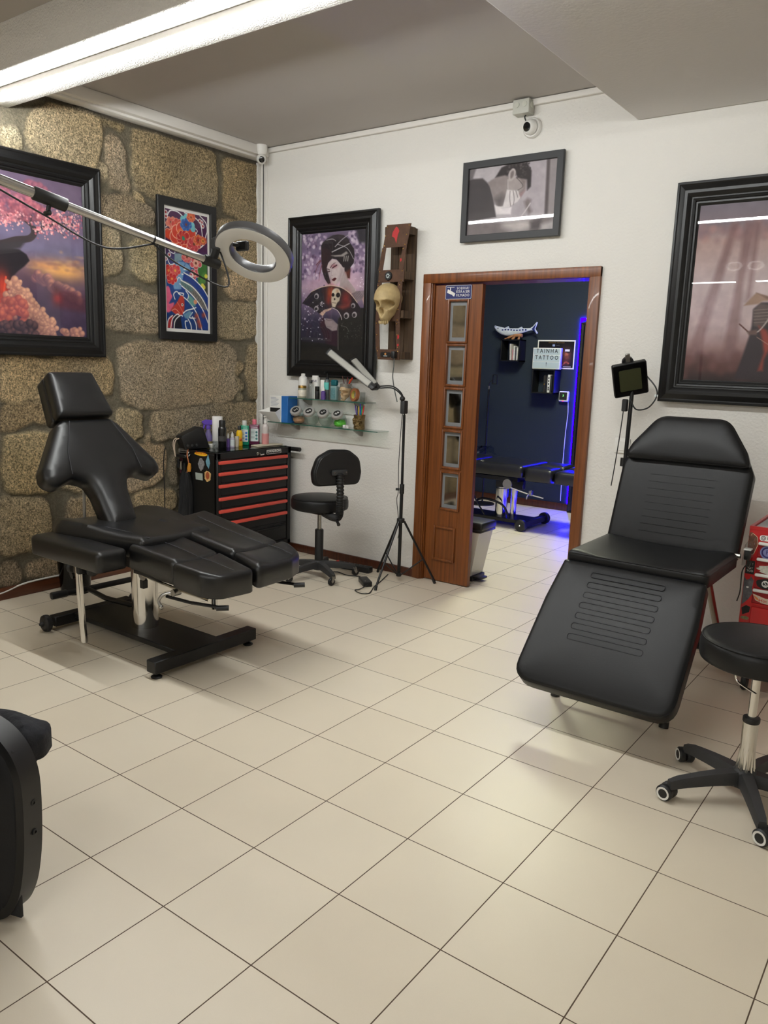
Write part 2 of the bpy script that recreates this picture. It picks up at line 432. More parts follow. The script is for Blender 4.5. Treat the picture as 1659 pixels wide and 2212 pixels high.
struct('floor', MB().bx(-3.4, XR+.1, YF-.1, 6.0, -0.06, 0.0), floor_material())
# white walls and ceilings -------------------------------------------
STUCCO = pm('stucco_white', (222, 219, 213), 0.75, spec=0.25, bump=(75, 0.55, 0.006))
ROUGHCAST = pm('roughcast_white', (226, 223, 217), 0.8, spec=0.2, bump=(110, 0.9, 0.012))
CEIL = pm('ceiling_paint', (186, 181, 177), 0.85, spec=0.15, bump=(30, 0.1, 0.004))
WHITE_TRIM = pm('trim_white', (224, 220, 214), 0.55, spec=0.3)
DOX0, DOX1, DOZ = -0.665, 0.418, 1.965       # doorway
b = MB()
b.bx(XL-.1, DOX0, YB, YB+.15, 0, 3.0); b.bx(DOX1, XR+.1, YB, YB+.15, 0, 3.0); b.bx(DOX0, DOX1, YB, YB+.15, DOZ, 3.0)
struct('wall_back', b, STUCCO)
struct('wall_right', MB().bx(XR, XR+.1, YF, YB, 0, 3.8), STUCCO)
struct('wall_front', MB().bx(XL-.1, XR+.1, YF-.1, YF, 0, 3.8), STUCCO)
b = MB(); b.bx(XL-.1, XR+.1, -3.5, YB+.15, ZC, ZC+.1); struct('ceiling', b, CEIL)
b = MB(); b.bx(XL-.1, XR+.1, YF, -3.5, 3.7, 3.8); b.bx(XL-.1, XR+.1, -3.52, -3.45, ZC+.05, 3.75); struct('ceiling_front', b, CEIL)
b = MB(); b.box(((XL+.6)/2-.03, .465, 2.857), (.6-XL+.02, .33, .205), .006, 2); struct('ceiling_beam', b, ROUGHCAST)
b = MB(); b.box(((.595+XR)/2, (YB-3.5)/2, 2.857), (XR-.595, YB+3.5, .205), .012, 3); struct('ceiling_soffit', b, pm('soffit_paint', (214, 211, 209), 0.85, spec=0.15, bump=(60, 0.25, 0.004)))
b = MB(); b.box((XL+.055, 1.56, 2.922), (.13, 1.92, .066), .008, 2); b.box((XL+.04, 1.56, 2.885), (.085, 1.92, .022), .006, 2); struct('trim_1', b, WHITE_TRIM)
b = MB(); b.box((-.8, YB-.013, 2.935), (2.78, .028, .034), .006, 2); struct('trim_2', b, WHITE_TRIM)
# stone wall ---------------------------------------------------------
STONES = [[(0.58,2.65),(0.66,2.67),(0.68,2.62),(0.69,2.55),(0.57,2.55)],[(0.76,2.76),(0.86,2.83),(1.11,2.87),(1.2,2.82),(1.21,2.74),(1.19,2.67),(1.17,2.55),(1.0,2.55),(0.73,2.55),(0.72,2.64)],[(1.25,2.76),(1.32,2.77),(1.37,2.67),(1.37,2.59),(1.4,2.48),(1.37,2.44),(1.27,2.47),(1.24,2.56),(1.24,2.71)],[(1.19,2.6),(1.23,2.58),(1.23,2.51),(1.21,2.5),(1.19,2.54)],[(1.43,2.83),(1.65,2.85),(2.1,2.84),(2.11,2.5),(2.07,2.48),(1.64,2.46),(1.45,2.49),(1.42,2.58)],[(2.17,2.83),(2.53,2.85),(2.53,2.44),(2.34,2.44),(2.18,2.47)],[(1.18,2.84),(1.37,2.85),(1.35,2.81),(1.21,2.83)],[(1.18,2.41),(1.37,2.42),(1.57,2.4),(1.57,2.29),(1.36,2.27),(1.17,2.26)],[(1.42,2.46),(1.5,2.44),(1.5,2.41),(1.43,2.41)],[(1.17,2.21),(1.26,2.23),(1.31,2.2),(1.32,2.08),(1.3,1.97),(1.22,1.93),(1.17,1.93)],[(1.39,2.16),(1.59,2.18),(1.58,1.91),(1.44,1.94),(1.38,1.99)],[(2.1,2.39),(2.2,2.41),(2.52,2.41),(2.52,2.11),(2.18,2.08),(2.11,2.14)],[(2.17,2.04),(2.27,2.07),(2.53,2.08),(2.53,1.89),(2.26,1.88),(2.17,1.93)],[(2.11,1.84),(2.53,1.86),(2.53,1.64),(2.33,1.59),(2.1,1.6)],[(1.19,1.87),(1.43,1.87),(1.48,1.84),(1.63,1.84),(1.62,1.6),(1.46,1.59),(1.19,1.62)],[(1.28,1.48),(1.37,1.52),(2.21,1.55),(2.29,1.49),(2.29,1.22),(2.25,1.13),(1.63,1.1),(1.36,1.12),(1.29,1.17)],[(2.41,1.54),(2.53,1.56),(2.53,1.14),(2.43,1.16),(2.39,1.31)],[(2.31,1.43),(2.36,1.42),(2.36,1.36),(2.32,1.3),(2.3,1.36)],[(2.3,1.29),(2.36,1.28),(2.35,1.22),(2.31,1.23)],[(2.29,1.19),(2.36,1.19),(2.36,1.13),(2.3,1.14)],[(1.24,1.09),(1.45,1.07),(1.43,0.92),(1.34,0.86),(1.24,0.92)],[(1.52,1.08),(1.91,1.09),(2.53,1.12),(2.53,0.85),(1.98,0.87),(1.56,0.88),(1.51,0.97)],[(1.46,0.91),(1.49,0.92),(1.51,0.89),(1.49,0.85),(1.46,0.86)],[(1.39,0.85),(1.61,0.85),(1.63,0.75),(1.61,0.62),(1.55,0.56),(1.34,0.55),(1.18,0.61),(1.31,0.79)],[(1.35,0.53),(1.71,0.51),(1.71,0.38),(1.42,0.4),(1.36,0.47)],[(1.67,0.72),(1.72,0.76),(1.72,0.55),(1.67,0.56)],[(0.5,1.41),(1.2,1.42),(1.23,1.34),(1.21,1.21),(1.19,1.2),(0.49,1.15)],[(0.49,1.14),(0.72,1.14),(0.76,1.12),(0.77,1.03),(0.67,1.03),(0.53,1.0),(0.48,0.99)],[(0.5,0.97),(0.79,0.96),(0.78,0.61),(0.48,0.64),(0.47,0.76)],[(0.45,0.6),(0.72,0.58),(0.75,0.49),(0.76,0.35),(0.63,0.27),(0.43,0.26)],[(0.88,0.56),(1.11,0.54),(1.12,0.39),(0.86,0.4)],[(0.43,0.22),(0.53,0.22),(0.54,0.14),(0.53,0.07),(0.42,0.07)],[(0.57,0.18),(0.85,0.22),(0.96,0.16),(0.96,0.06),(0.58,0.09)],[(0.86,0.38),(1.3,0.37),(1.55,0.32),(1.54,0.13),(0.94,0.22)],
 # courses continuing beyond what the picture shows, and behind the frames, chair and cabinet
 [(0.84,0.98),(1.16,1.0),(1.2,0.66),(1.0,0.6),(0.84,0.62)],[(1.6,0.3),(2.1,0.32),(2.1,0.08),(1.6,0.08)],[(1.78,0.8),(2.25,0.8),(2.3,0.42),(1.78,0.4)],[(2.32,0.8),(2.53,0.8),(2.53,0.4),(2.34,0.4)],[(2.16,0.3),(2.53,0.32),(2.53,0.08),(2.16,0.08)],[(1.0,0.14),(1.54,0.1),(1.54,0.05),(1.0,0.05)],
 [(0.5,2.5),(1.12,2.5),(1.12,2.0),(0.5,2.0)],[(0.5,1.94),(1.1,1.94),(1.1,1.5),(0.5,1.5)],[(1.64,2.4),(2.04,2.42),(2.04,2.0),(1.64,2.0)],[(1.68,1.95),(2.04,1.95),(2.04,1.62),(1.68,1.62)]]
rr_ = random.Random(3)
z = 0.06
while z < 2.75:
    h = rr_.uniform(.3, .46); y = 0.38
    while y > -3.6:
        w = rr_.uniform(.35, .9); STONES.append([(y-w, z), (y, z+rr_.uniform(-.02, .02)), (y, min(2.84, z+h-.06)), (y-w, min(2.84, z+h-.05))]); y -= w+.06
    z += h
def stone_wall():
    ys = np.concatenate([np.arange(-3.6, 0.3, 0.05), np.arange(0.3, 2.512, 0.0115)]); zs = np.arange(0.0, 2.96, 0.0115)
    Yg, Zg = np.meshgrid(ys, zs, indexing='ij'); P = np.stack([Yg.ravel(), Zg.ravel()], 1)
    wob = np.stack([fbm(P[:, 0]*9, P[:, 1]*9, 3, 1)-.5, fbm(P[:, 0]*9, P[:, 1]*9, 3, 2)-.5], 1)*0.05
    Q = P+wob
    H = np.zeros(len(P)); tint = np.zeros((len(P), 3)); tone = np.full(len(P), 0.25)
    mort = np.array([126, 118, 100.]); rc = np.random.RandomState(5)
    tint[:] = mort
    tint *= (0.86+0.28*fbm(P[:, 0]*6, P[:, 1]*6, 4, 4))[:, None]
    for i, S in enumerate(STONES):
        O = np.array(rounded(S, 0.045, 3)); lo = O.min(0)-.05; hi = O.max(0)+.05
        k = np.where((Q[:, 0] > lo[0]) & (Q[:, 0] < hi[0]) & (Q[:, 1] > lo[1]) & (Q[:, 1] < hi[1]))[0]
        if not len(k): continue
        q = Q[k]; sd = pdist(q, O)*np.where(inside(q, O), 1, -1)
        t = np.clip((sd+0.025)/0.026, 0, 1); t = t*t*(3-2*t)
        prot = 0.010+0.012*rc.rand()
        n = fbm(q[:, 0]*5+i, q[:, 1]*5, 4, 6)-.5
        H[k] = np.maximum(H[k], t*(prot+0.014*n))
        base = np.array([172, 155, 126.])*(0.92+0.16*rc.rand())+np.array([rc.uniform(-2, 4), rc.uniform(-1, 1), rc.uniform(-6, 3)])
        stain = fbm(q[:, 0]*4+3*i, q[:, 1]*4, 4, 9)
        c = base[None]*(0.84+0.32*stain)[:, None]
        c += (fbm(q[:, 0]*3, q[:, 1]*3+i, 3, 11)-.5)[:, None]*np.array([16, 5, -12])
        tint[k] = tint[k]*(1-t)[:, None]+c*t[:, None]; tone[k] = np.maximum(tone[k], t)
        rim = np.exp(-((sd+0.014)/0.007)**2); tint[k] *= (1-.22*rim*(fbm(q[:, 0]*14, q[:, 1]*14, 2, 31) > .42))[:, None]
    # grimy joint under the cornice
    g = np.clip((P[:, 1]-2.84)/.02, 0, 1)[:, None]; tint = tint*(1-g)+np.array([92, 85, 74.])*g
    H += 0.004*(fbm(P[:, 0]*40, P[:, 1]*40, 2, 20)-.5)
    ny, nz = len(ys), len(zs)
    v = [(XL+H[i], P[i, 0], P[i, 1]) for i in range(len(P))]
    f = [(a*nz+c, (a+1)*nz+c, (a+1)*nz+c+1, a*nz+c+1) for a in range(ny-1) for c in range(nz-1)]
    me = bpy.data.meshes.new('wall_left'); me.from_pydata(v, [], f)
    paint(me, srgb_lin(np.clip(tint, 0, 255)), tone)
    me.materials.append(attr_mat('granite', 0.85, 0.2, bump=(85, 1.0, 0.02), grain=((115, 0.36, 1.66), (40, 0.76, 1.24))))
    me.polygons.foreach_set('use_smooth', [True]*len(me.polygons))
    o = bpy.data.objects.new('wall_left', me); COL.objects.link(o); o['kind'] = 'structure'
stone_wall()
b = MB(); b.bx(XL-.16, XL-.03, -3.6, YB+.1, 0, 3.0); b.bx(XL-.16, XL-.01, YF, -3.58, 0, 3.8); struct('wall_left_core', b, STUCCO)
# ragged plaster edge in the corner
b = MB(); pts = []
rr_ = random.Random(9)
for i in range(60): pts.append((YB-.028-rr_.uniform(0, .007), 2.86*i/59))
out = pts+[(YB+.005, 2.86), (YB+.005, 0)]
b.prism([(p[0], p[1]) for p in out], 0, .03, on_left(XL, 0, 0)); struct('trim_3', b, ROUGHCAST)
# baseboards
struct('baseboard_left', MB().box((XL+.026, (YB-3.6)/2, .036), (.022, YB+3.6, .072), .004, 2), WOOD_BASE)
b = MB(); b.box(((XL+DOX0-.05)/2, YB-.009, .029), (DOX0-.05-XL, .018, .058), .004, 2); b.box(((DOX1+.06+XR)/2, YB-.009, .029), (XR-DOX1-.06, .018, .058), .004, 2)
struct('baseboard_back', b, wood_mat('baseboard_wood_dark', (58, 26, 14), (88, 44, 24), 0.4, (60, 3, 3), 0.1))
struct('trim_4', MB().box((2.0, YB-.008, .066), (3.0, .016, .014), .003, 2), WHITE_TRIM)
# doorway casing
b = MB()
cw = .06; y0, y1 = YB-.024, YB+.004
def casing_leg(x0, x1, z1, flip):
    b.bx(x0, x1, y0, y1, 0, z1, .004, 2)
    xi = x1 if not flip else x0
    b.bx(xi-.008, xi+.008, YB-.014, YB+.004, 0, z1, .003, 2)
casing_leg(DOX0-cw+.008, DOX0+.008, DOZ+.05, False); casing_leg(DOX1-.008, DOX1+cw-.008, DOZ+.05, True)
b.bx(DOX0-cw+.008, DOX1+cw-.008, y0-.001, y1, DOZ-.006, DOZ+.052, .004, 2)
# jamb lining
b.bx(DOX0, DOX0+.022, YB, YB+.16, 0, DOZ); b.bx(DOX1-.022, DOX1, YB, YB+.16, 0, DOZ); b.bx(DOX0, DOX1, YB, YB+.16, DOZ-.008, DOZ)
struct('trim_5', b, WOOD_DOOR)
# door leaf with five small panes -------------------------------------
LX0, LX1, LY = -0.642, -0.296, YB+.032
door = bpy.data.objects.new('door_1', None); COL.objects.link(door); door.location = (LX0, LY, 0); door['kind'] = 'structure'
panes = [(1.60, 1.845), (1.328, 1.568), (1.058, 1.292), (.79, 1.018), (.513, .747)]
px0, px1 = -0.531, -0.4
b = MB(); yA, yB_ = LY-.018, LY+.018
b.bx(LX0, px0, yA, yB_, .006, 1.950, .002, 1); b.bx(px1, LX1, yA, yB_, .006, 1.950, .002, 1)
zs_ = [1.950]
for a, c in panes: zs_ += [c, a]
zs_ += [.006]
for i in range(0, len(zs_), 2): b.bx(px0-.001, px1+.001, yA, yB_, zs_[i+1], zs_[i])
obj('leaf', b, WOOD_DOOR, door)
def moulding(x0, x1, z0, z1, w=.014, d=.010):
    m = MB()
    for (a, c, e, f_) in ((x0-w, x0, z0-w, z1+w), (x1, x1+w, z0-w, z1+w), (x0, x1, z0-w, z0), (x0, x1, z1, z1+w)):
        m.bx(a, c, yA-d, yA+.003, e, f_, .004, 2)
    return m
FROST = pm('frosted_border', (122, 124, 126), 0.45, spec=0.6, bump=(60, 0.5, 0.004))
MIRRORY = pm('dark_mirror_glass', (185, 182, 175), 0.05, metal=1.0)
for a, c in panes:
    obj('moulding', moulding(px0, px1, a, c), WOOD_DOOR, door)
    g = obj('door_pane', MB().bx(px0, px1, LY-.006, LY-.001, a, c), FROST, door, label='bevelled mirror pane with a frosted border')
    obj('pane_centre', MB().bx(px0+.020, px1-.020, LY-.0075, LY-.006, a+.024, c-.024), MIRRORY, g)
obj('moulding', moulding(-.56, -.42, .165, .372, .015, .013), WOOD_DOOR, door)
# back room -----------------------------------------------------------
NAVY = pm('navy_paint', (40, 48, 60), 0.7, spec=0.25, bump=(90, 0.4, 0.004))
struct('wall_far', MB().bx(-3.3, 1.6, YFAR, YFAR+.1, 0, 2.9), NAVY)
struct('wall_far_left', MB().bx(-3.3, -3.2, YB+.1, YFAR, 0, 2.9), NAVY)
struct('wall_far_right', MB().bx(1.5, 1.6, YB+.15, YFAR, 0, 2.9), NAVY)
struct('ceiling_far', MB().bx(-3.3, 1.6, YB+.15, YFAR+.1, 2.85, 2.95), WHITE_TRIM)
struct('baseboard_far', MB().box((-.85, YFAR-.009, .037), (4.7, .018, .075), .004, 2), wood_mat('baseboard_wood_dark', (0, 0, 0), (0, 0, 0)))
# ------------------------------------------------------------------ lamps
def tube_lamp(x0, x1, y, z, label, strength, name='ceiling_tube_lamp', hang=None):
    t = thing(name, label, 'tube lamp', ((x0+x1)/2, y, z), 'ceiling tube lamps')
    obj('housing', MB().box(((x0+x1)/2, y+.002, z+.023), (x1-x0, .034, .028), .004, 2), WHITE_TRIM, t)
    obj('tube', MB().cyl((x0+.015, y, z), (x1-.015, y, z), .0135, n=14), emit_mat('tube_light_%s' % strength, (248, 251, 250), strength), t)
    for xa in (x0, x1-.02): obj('end_cap', MB().cyl((xa, y, z), (xa+.02, y, z), .015, n=14), WHITEP, t)
    if hang:
        for x in (x0+.15, x1-.15): obj('hanger', MB().cyl((x, y, z+.03), (x, y, hang), .003, n=8), STEEL, t)
tube_lamp(-2.18, .25, .44, 2.717, 'long lit tube under the roughcast beam at the top left', TUBE_E)
tube_lamp(.26, 1.47, .44, 2.717, 'lit tube under the lowered ceiling, beyond the top edge of the picture', TUBE_E)
for i, x in enumerate((-1.7, -.2, 1.3)):
    tube_lamp(x, x+1.3, -4.3, 2.70, 'lit tube hanging in the shop front behind the viewer, number %s from the stone wall' % ('one', 'two', 'three')[i], FRONT_E, 'hanging_tube_lamp', 3.7)
tube_lamp(.7, 1.9, -2.3, 2.717, 'added fill tube under the lowered ceiling, behind and above the viewer', 30.0)  # unseen fill light, added to brighten the foreground floor
t = thing('ceiling_panel_lamp', 'square lit ceiling panel in the dark blue back room', 'ceiling lamp', (-.62, 4.1, 2.84))
obj('housing', MB().box((-.62, 4.1, 2.838), (.62, .62, .024), .004, 2), WHITE_TRIM, t)
obj('diffuser', MB().box((-.62, 4.1, 2.824), (.58, .58, .006)), emit_mat('panel_light', (248, 252, 222), FAR_W/4.0), t)
# lettering on the shop front, seen mirrored in the framed glass
t = thing('shop_lettering', 'white letters spelling TATTOO over the shop front behind the viewer', 'sign', (-.2, YF+.03, 3.08))
M = xf((-.12, YF+.012, 2.985), (-1, 0, 0), (0, 0, 1), (0, 1, 0))
obj('letters', MB().text('TATTOO', .30, M, .008, 'CENTER', 'BOTTOM', 1.25), emit_mat('letter_light', (255, 250, 245), 2.2), t)
# ================================================================== BIG OBJECTS
def seam(pts, M, r=.0016, n=5): return MB(M).tube(pts, r, n)
def edge_loop(out, inset, z, M, r=.002):
    O = np.array(resample(out, .014)); area = 0.5*np.sum(O[:, 0]*np.roll(O[:, 1], -1)-np.roll(O[:, 0], -1)*O[:, 1])
    if area < 0: O = O[::-1].copy()
    tg = np.roll(O, -1, 0)-np.roll(O, 1, 0); tg /= np.linalg.norm(tg, axis=1)[:, None]+1e-12
    nin = np.stack([-tg[:, 1], tg[:, 0]], 1); q = O+nin*inset
    return MB(M).tube([(p[0], p[1], z) for p in q], r, 5, True)
# ---------------- hydraulic tattoo chair, beside the stone wall
CY = 0.57
ch = thing('tattoo_chair', 'black leather hydraulic tattoo chair with winged backrest, in front of the stone wall', 'tattoo chair', (-1.06, CY, 0))
base = MB()
base.bx(-1.55, -.60, CY-.13, CY+.13, .045, .072, .004, 1)
base.bx(-1.56, -1.50, CY-.24, CY+.24, .02, .075, .004, 1)
bo = obj('base', base, BLACKM, ch)
obj('front_crossbar', MB().bx(-.635, -.57, CY-.315, CY+.315, .028, .088, .004, 1), BLACKM, bo)
for sy in (-1, 1):
    obj('levelling_foot', MB().lathe([(0, 0), (.024, 0), (.026, .006), (.02, .012), (.008, .016), (.008, .03), (0, .03)], (-.602, CY+sy*.285, 0), n=20), BLACKP, ch)
    w = MB(); yc = CY+sy*.275
    w.lathe([(0, -.02), (.028, -.02), (.036, -.017), (.043, -.012), (.045, -.004), (.045, .004), (.043, .012), (.036, .017), (.028, .02), (0, .02)], (-1.53, yc, .045), (0, 1, 0), 28)
    wo = obj('wheel', w, BLACKP, ch)
    obj('axle_cap', MB().lathe([(0, 0), (.014, 0), (.013, .012), (.006, .02), (0, .02)], (-1.53, yc+sy*.018, .045), (0, sy, 0), 16), DARKP, wo)
col = MB(); col.lathe([(.066, .072), (.066, .40), (.06, .402), (.06, .46), (0, .46)], (-1.06, CY, 0), n=40)
obj('column', col, CHROME, ch)
obj('column_slot', MB().box((-1.005, CY-.045, .315), (.03, .03, .045), .003, 1), BLACKP, ch)
# underframe
uf = MB(); uf.bx(-1.34, -.82, CY-.15, CY+.15, .44, .475, .004, 1); uf.bx(-1.30, -.86, CY-.18, CY-.15, .44, .50); uf.bx(-1.30, -.86, CY+.15, CY+.18, .44, .50)
obj('underframe', uf, BLACKM, ch)
# pump bar with rubber ends behind the column
pb = MB(); pb.tube([(-1.72, .455, .12), (-1.70, .60, .122), (-1.66, .95, .13)], .017, 12)
pbo = obj('pump_bar', pb, BLACKM, ch)
obj('grip', MB().cyl((-1.722, .44, .12), (-1.712, .53, .121), .021, n=16, bev=.004), BLACKP, pbo)
obj('pump_arm', MB().tube([(-1.69, .65, .123), (-1.45, .60, .13), (-1.12, .57, .16)], .014, 10), BLACKM, pbo)
rl = MB(); rl.tube([(-1.45, .40, .30), (-1.42, .58, .335), (-1.3, .85, .345)], .022, 12); obj('foot_rail', rl, BLACKM, ch)
# seat: wide wings behind, narrow tongue in front
SZ = 0.605
seat_out = rounded([(-1.44, CY-.27), (-1.32, CY-.325), (-1.14, CY-.285), (-.86, CY-.215), (-.80, CY-.20), (-.79, CY+.21), (-.84, CY+.235), (-1.10, CY+.29), (-1.32, CY+.325), (-1.44, CY+.27), (-1.47, CY+.1), (-1.47, CY-.1)], [.05, .09, .1, .04, .025, .025, .04, .1, .09, .05, .05, .05])
def seat_h(V, d):
    side = np.abs(V[:, 1]-CY); return .022*np.clip((side-.16)/.1, 0, 1)*np.clip((-.95-V[:, 0])/.2, 0, 1)-.012*np.exp(-(side/.12)**2)
so = obj('seat', MB().pad(seat_out, .10, .03, Matrix.Translation((0, 0, SZ)), .012, seat_h), LEATHER, ch, 50)
for s_ in (-1, 1): obj('seat_seam', MB(Matrix.Translation((0, 0, SZ))).tube(spline([(-.80, CY+s_*.155, -.004), (-.95, CY+s_*.165, .004), (-1.15, CY+s_*.2, .012), (-1.38, CY+s_*.255, .014)], 6), .002, 5), THREAD, so)
# backrest plane
def plane(o, up):  # local x=+Y, y=up, z=normal towards the sitter
    up = Vector(up).normalized(); n = Vector((0, 1, 0)).cross(up)
    return xf(o, (0, 1, 0), up, n)
BP = plane((-1.205, CY, .60), (-.302, 0, .500))
L = lambda pts, rad: rounded(pts, rad, 7)
half = [(.085, -.02), (.095, .17), (.115, .245), (.19, .275), (.285, .235), (.345, .27), (.335, .335), (.18, .57), (.14, .60)]
back_out = L([(-x, y) for x, y in half[::-1]]+half, [.03, .04, .05, .045, .05, .06, .06, .04, .02][:9]+[.02, .04, .06, .06, .05, .045, .05, .04, .03])
bk = obj('backrest', MB().pad(back_out, .095, .03, BP, .02), LEATHER, ch, 50)
obj('stitching', edge_loop(back_out, .024, -.004, BP, .0016), THREAD, bk)
for s_ in (-1, 1):
    obj('back_seam', seam([(s_*.12, .575, .021), (s_*.19, .40, .022), (s_*.205, .285, .016)], BP, .0022), THREAD, bk)
hp = plane((-1.205-.302*1.04, CY, .60+.5*1.04), (-.275, 0, .42))
head_out = rounded([(-.165, -.0), (.165, 0), (.13, .265), (-.13, .265)], .022)
hm = Matrix.Translation((0, 0, .022))
hd = obj('headrest', MB().pad(head_out, .07, .022, hp @ hm, .012), LEATHER, ch, 50)
obj('headrest_backing', MB().pad(head_out, .072, .012, hp @ Matrix.Translation((0, 0, -.05)), .0), LEATHER, hd, 50)
sup = MB(); sup.tube([(-1.42, CY-.1, .52), (-1.435, CY-.085, .80)], .008, 8); obj('back_strut', sup, STEEL, ch)
sup = MB(); sup.tube([(-1.42, CY+.1, .52), (-1.435, CY+.085, .80)], .008, 8); obj('back_strut', sup, STEEL, ch)
# armrest on the near side
AZ = .565
arm = rrect(-1.40, -.83, .155, .315, .03)
ao = obj('armrest', MB().pad(arm, .095, .022, Matrix.Translation((0, 0, AZ)), .01), LEATHER, ch, 50)
obj('stitching', edge_loop(arm, .02, -.003, Matrix.Translation((0, 0, AZ)), .0015), THREAD, ao)
obj('arm_post', MB().cyl((-1.09, .235, .065), (-1.12, .235, .46), .0165, n=20), CHROME, ch)
cl = MB(); cl.box((-1.115, .245, .435), (.055, .05, .06), .008, 2); clo = obj('post_clamp', cl, BLACKP, ch)
for dx, dy in ((-.06, 0), (.05, .03)):
    k = MB(); k.lathe([(0, 0), (.026, 0), (.03, .006), (.03, .016), (.022, .022), (0, .022)], (-1.115+dx, .245+dy, .425), (1 if dx > 0 else -1, -.3, 0), 10); obj('clamp_knob', k, BLACKP, clo)
obj('clamp_arm', MB().tube([(-1.115, .25, .435), (-1.115, .33, .44), (-1.115, .43, .455)], .013, 8), BLACKM, clo)
# leg rests
def tilt_pad(name, out, x0, z0, x1, z1, t, hfun=None):
    """outline in world x,y; top surface slopes from z0 at x0 to z1 at x1"""
    k = (z1-z0)/(x1-x0)
    M = Matrix(((1, 0, 0, 0), (0, 1, 0, 0), (k, 0, 1, z0-k*x0), (0, 0, 0, 1)))
    p = obj(name, MB().pad(out, t, .028, M, .004, hfun), LEATHER, ch, 50); return p, M
def cush(yc, hw):
    return lambda V, d: .016*np.clip((np.abs(V[:, 1]-yc)/hw-.45)/.5, 0, 1)-.010
lo1 = rounded([(-.87, .335), (-.525, .335), (-.525, .600), (-.865, .645)], [.03, .035, .03, .03])
lp, LM = tilt_pad('leg_rest', lo1, -.87, .575, -.525, .552, .115, cush(.475, .135))
obj('leg_seam', MB(LM).tube([(-.86, .50, -.002), (-.7, .495, -.002), (-.53, .47, .0)], .002, 5), THREAD, lp)
lo2 = rounded([(-1.09, .665), (-.47, .632), (-.47, .945), (-.62, .965), (-1.09, 1.0)], [.03, .03, .04, .1, .05])
lp2, LM2 = tilt_pad('leg_rest', lo2, -1.09, .622, -.47, .556, .105, cush(.81, .16))
obj('leg_seam', MB(LM2).tube([(-1.0, .87, .003), (-.75, .85, .0), (-.48, .84, .0)], .002, 5), THREAD, lp2)
f1 = rounded([(-.52, .315), (-.33, .315), (-.255, .36), (-.235, .545), (-.52, .598)], [.02, .10, .08, .03, .02])
fp, FM1 = tilt_pad('foot_rest', f1, -.52, .552, -.23, .536, .115, cush(.445, .14))
obj('leg_seam', MB(FM1).tube([(-.51, .47, -.002), (-.4, .465, .0), (-.255, .44, .003)], .002, 5), THREAD, fp)
f2 = rounded([(-.46, .628), (-.235, .562), (-.245, .80), (-.285, .90), (-.40, .955), (-.46, .95)], [.02, .03, .05, .09, .06, .02])
fp2, FM2 = tilt_pad('foot_rest', f2, -.46, .558, -.235, .536, .105, cush(.76, .16))
obj('leg_seam', MB(FM2).tube([(-.45, .85, -.002), (-.35, .845, .0), (-.265, .82, .003)], .002, 5), THREAD, fp2)
def mech(y0, s_):
    h = MB(); h.lathe([(0, -.004), (.03, -.004), (.03, .004), (0, .004)], (-.80, y0, .435), (0, 1, 0), 24); ho = obj('hinge_plate', h, STEEL, ch)
    obj('support_rod', MB().tube([(-.80, y0, .43), (-.55, y0+.01, .405), (-.36, y0+.02, .395)], .007, 8), CHROME, ch)
    obj('cross_rod', MB().tube([(-.60, y0-.02, .372), (-.45, y0-.01, .372), (-.28, y0+.02, .378)], .008, 8), BLACKM, ch)
    obj('rod_end', MB().cyl((-.29, y0+.0, .378), (-.25, y0+.035, .380), .012, n=12), BLACKP, ch)
    lv = MB(); lv.tube(spline([(-.56, y0, .395), (-.60, y0-.035, .385), (-.62, y0-.05, .355), (-.605, y0-.05, .33)], 5), .007, 8); lv.ball((-.603, y0-.05, .326), .011, 12)
    obj('lever', lv, STEEL, ch)
    obj('lever_hub', MB().cyl((-.56, y0-.02, .395), (-.56, y0+.02, .395), .016, n=14), STEEL, ch)
mech(.37, -1); mech(.86, 1)
obj('leg_frame', MB().bx(-.86, -.40, .47, .50, .43, .455, .003, 1).bx(-.86, -.60, .36, .39, .43, .455, .003, 1), BLACKM, ch)
obj('leg_frame', MB().bx(-.92, -.40, .72, .75, .43, .455, .003, 1).bx(-.92, -.40, .87, .90, .43, .455, .003, 1), BLACKM, ch)
obj('arm_post', MB().cyl((-.905, .90, .115), (-.905, .90, .50), .0165, n=20), CHROME, ch)

# ---------------- adjustable treatment bed at the right
BX = 1.178
bd = thing('treatment_bed', 'black padded adjustable bed with its foot section folded down, right of the doorway', 'treatment bed', (BX, 1.6, 0))
SM = Matrix.Translation((BX, 1.60, .664))
seat_o = rounded([(-.30, -.245), (.30, -.245), (.305, .24), (-.305, .24)], [.03, .03, .03, .03])
def bed_h(V, d): return -.010*np.exp(-((V[:, 0]/.2)**2))+.006*np.clip((np.abs(V[:, 0])-.16)/.1, 0, 1)
sp_ = obj('seat', MB().pad(seat_o, .062, .018, SM, .006, bed_h), LEATHER2, bd, 50)
obj('piping', edge_loop(seat_o, .004, -.008, SM, .003), LEATHER2, sp_)
fo = xf((BX, 1.345, .635), (1, 0, 0), Vector((0, .315, .405)).normalized(), (1, 0, 0))
upv = Vector((0, .345, .360)).normalized(); fn = Vector((1, 0, 0)).cross(upv)
FMx = xf((BX, 1.340, .632), (1, 0, 0), upv, fn)
foot_o = rounded([(-.30, 0), (-.318, -.20), (-.325, -.592), (.325, -.592), (.318, -.20), (.30, 0)], [.012, .1, .085, .085, .1, .012])
ft = obj('foot_section', MB().pad(foot_o, .072, .016, FMx, .010), LEATHER2, bd, 50)
obj('piping', edge_loop(foot_o, .003, -.010, FMx, .003), LEATHER2, ft)
for k in range(7):
    v = -.062-.050*k; w_ = .155
    o_ = rrect(-w_, w_, v-.0135, v+.0135, .013, 5)
    obj('stitched_channel', MB(FMx).tube([(p[0], p[1], .0098) for p in o_], .0017, 5, True), THREAD, ft)
bu = Vector((0, .155, .375)).normalized(); bn = Vector((1, 0, 0)).cross(bu)
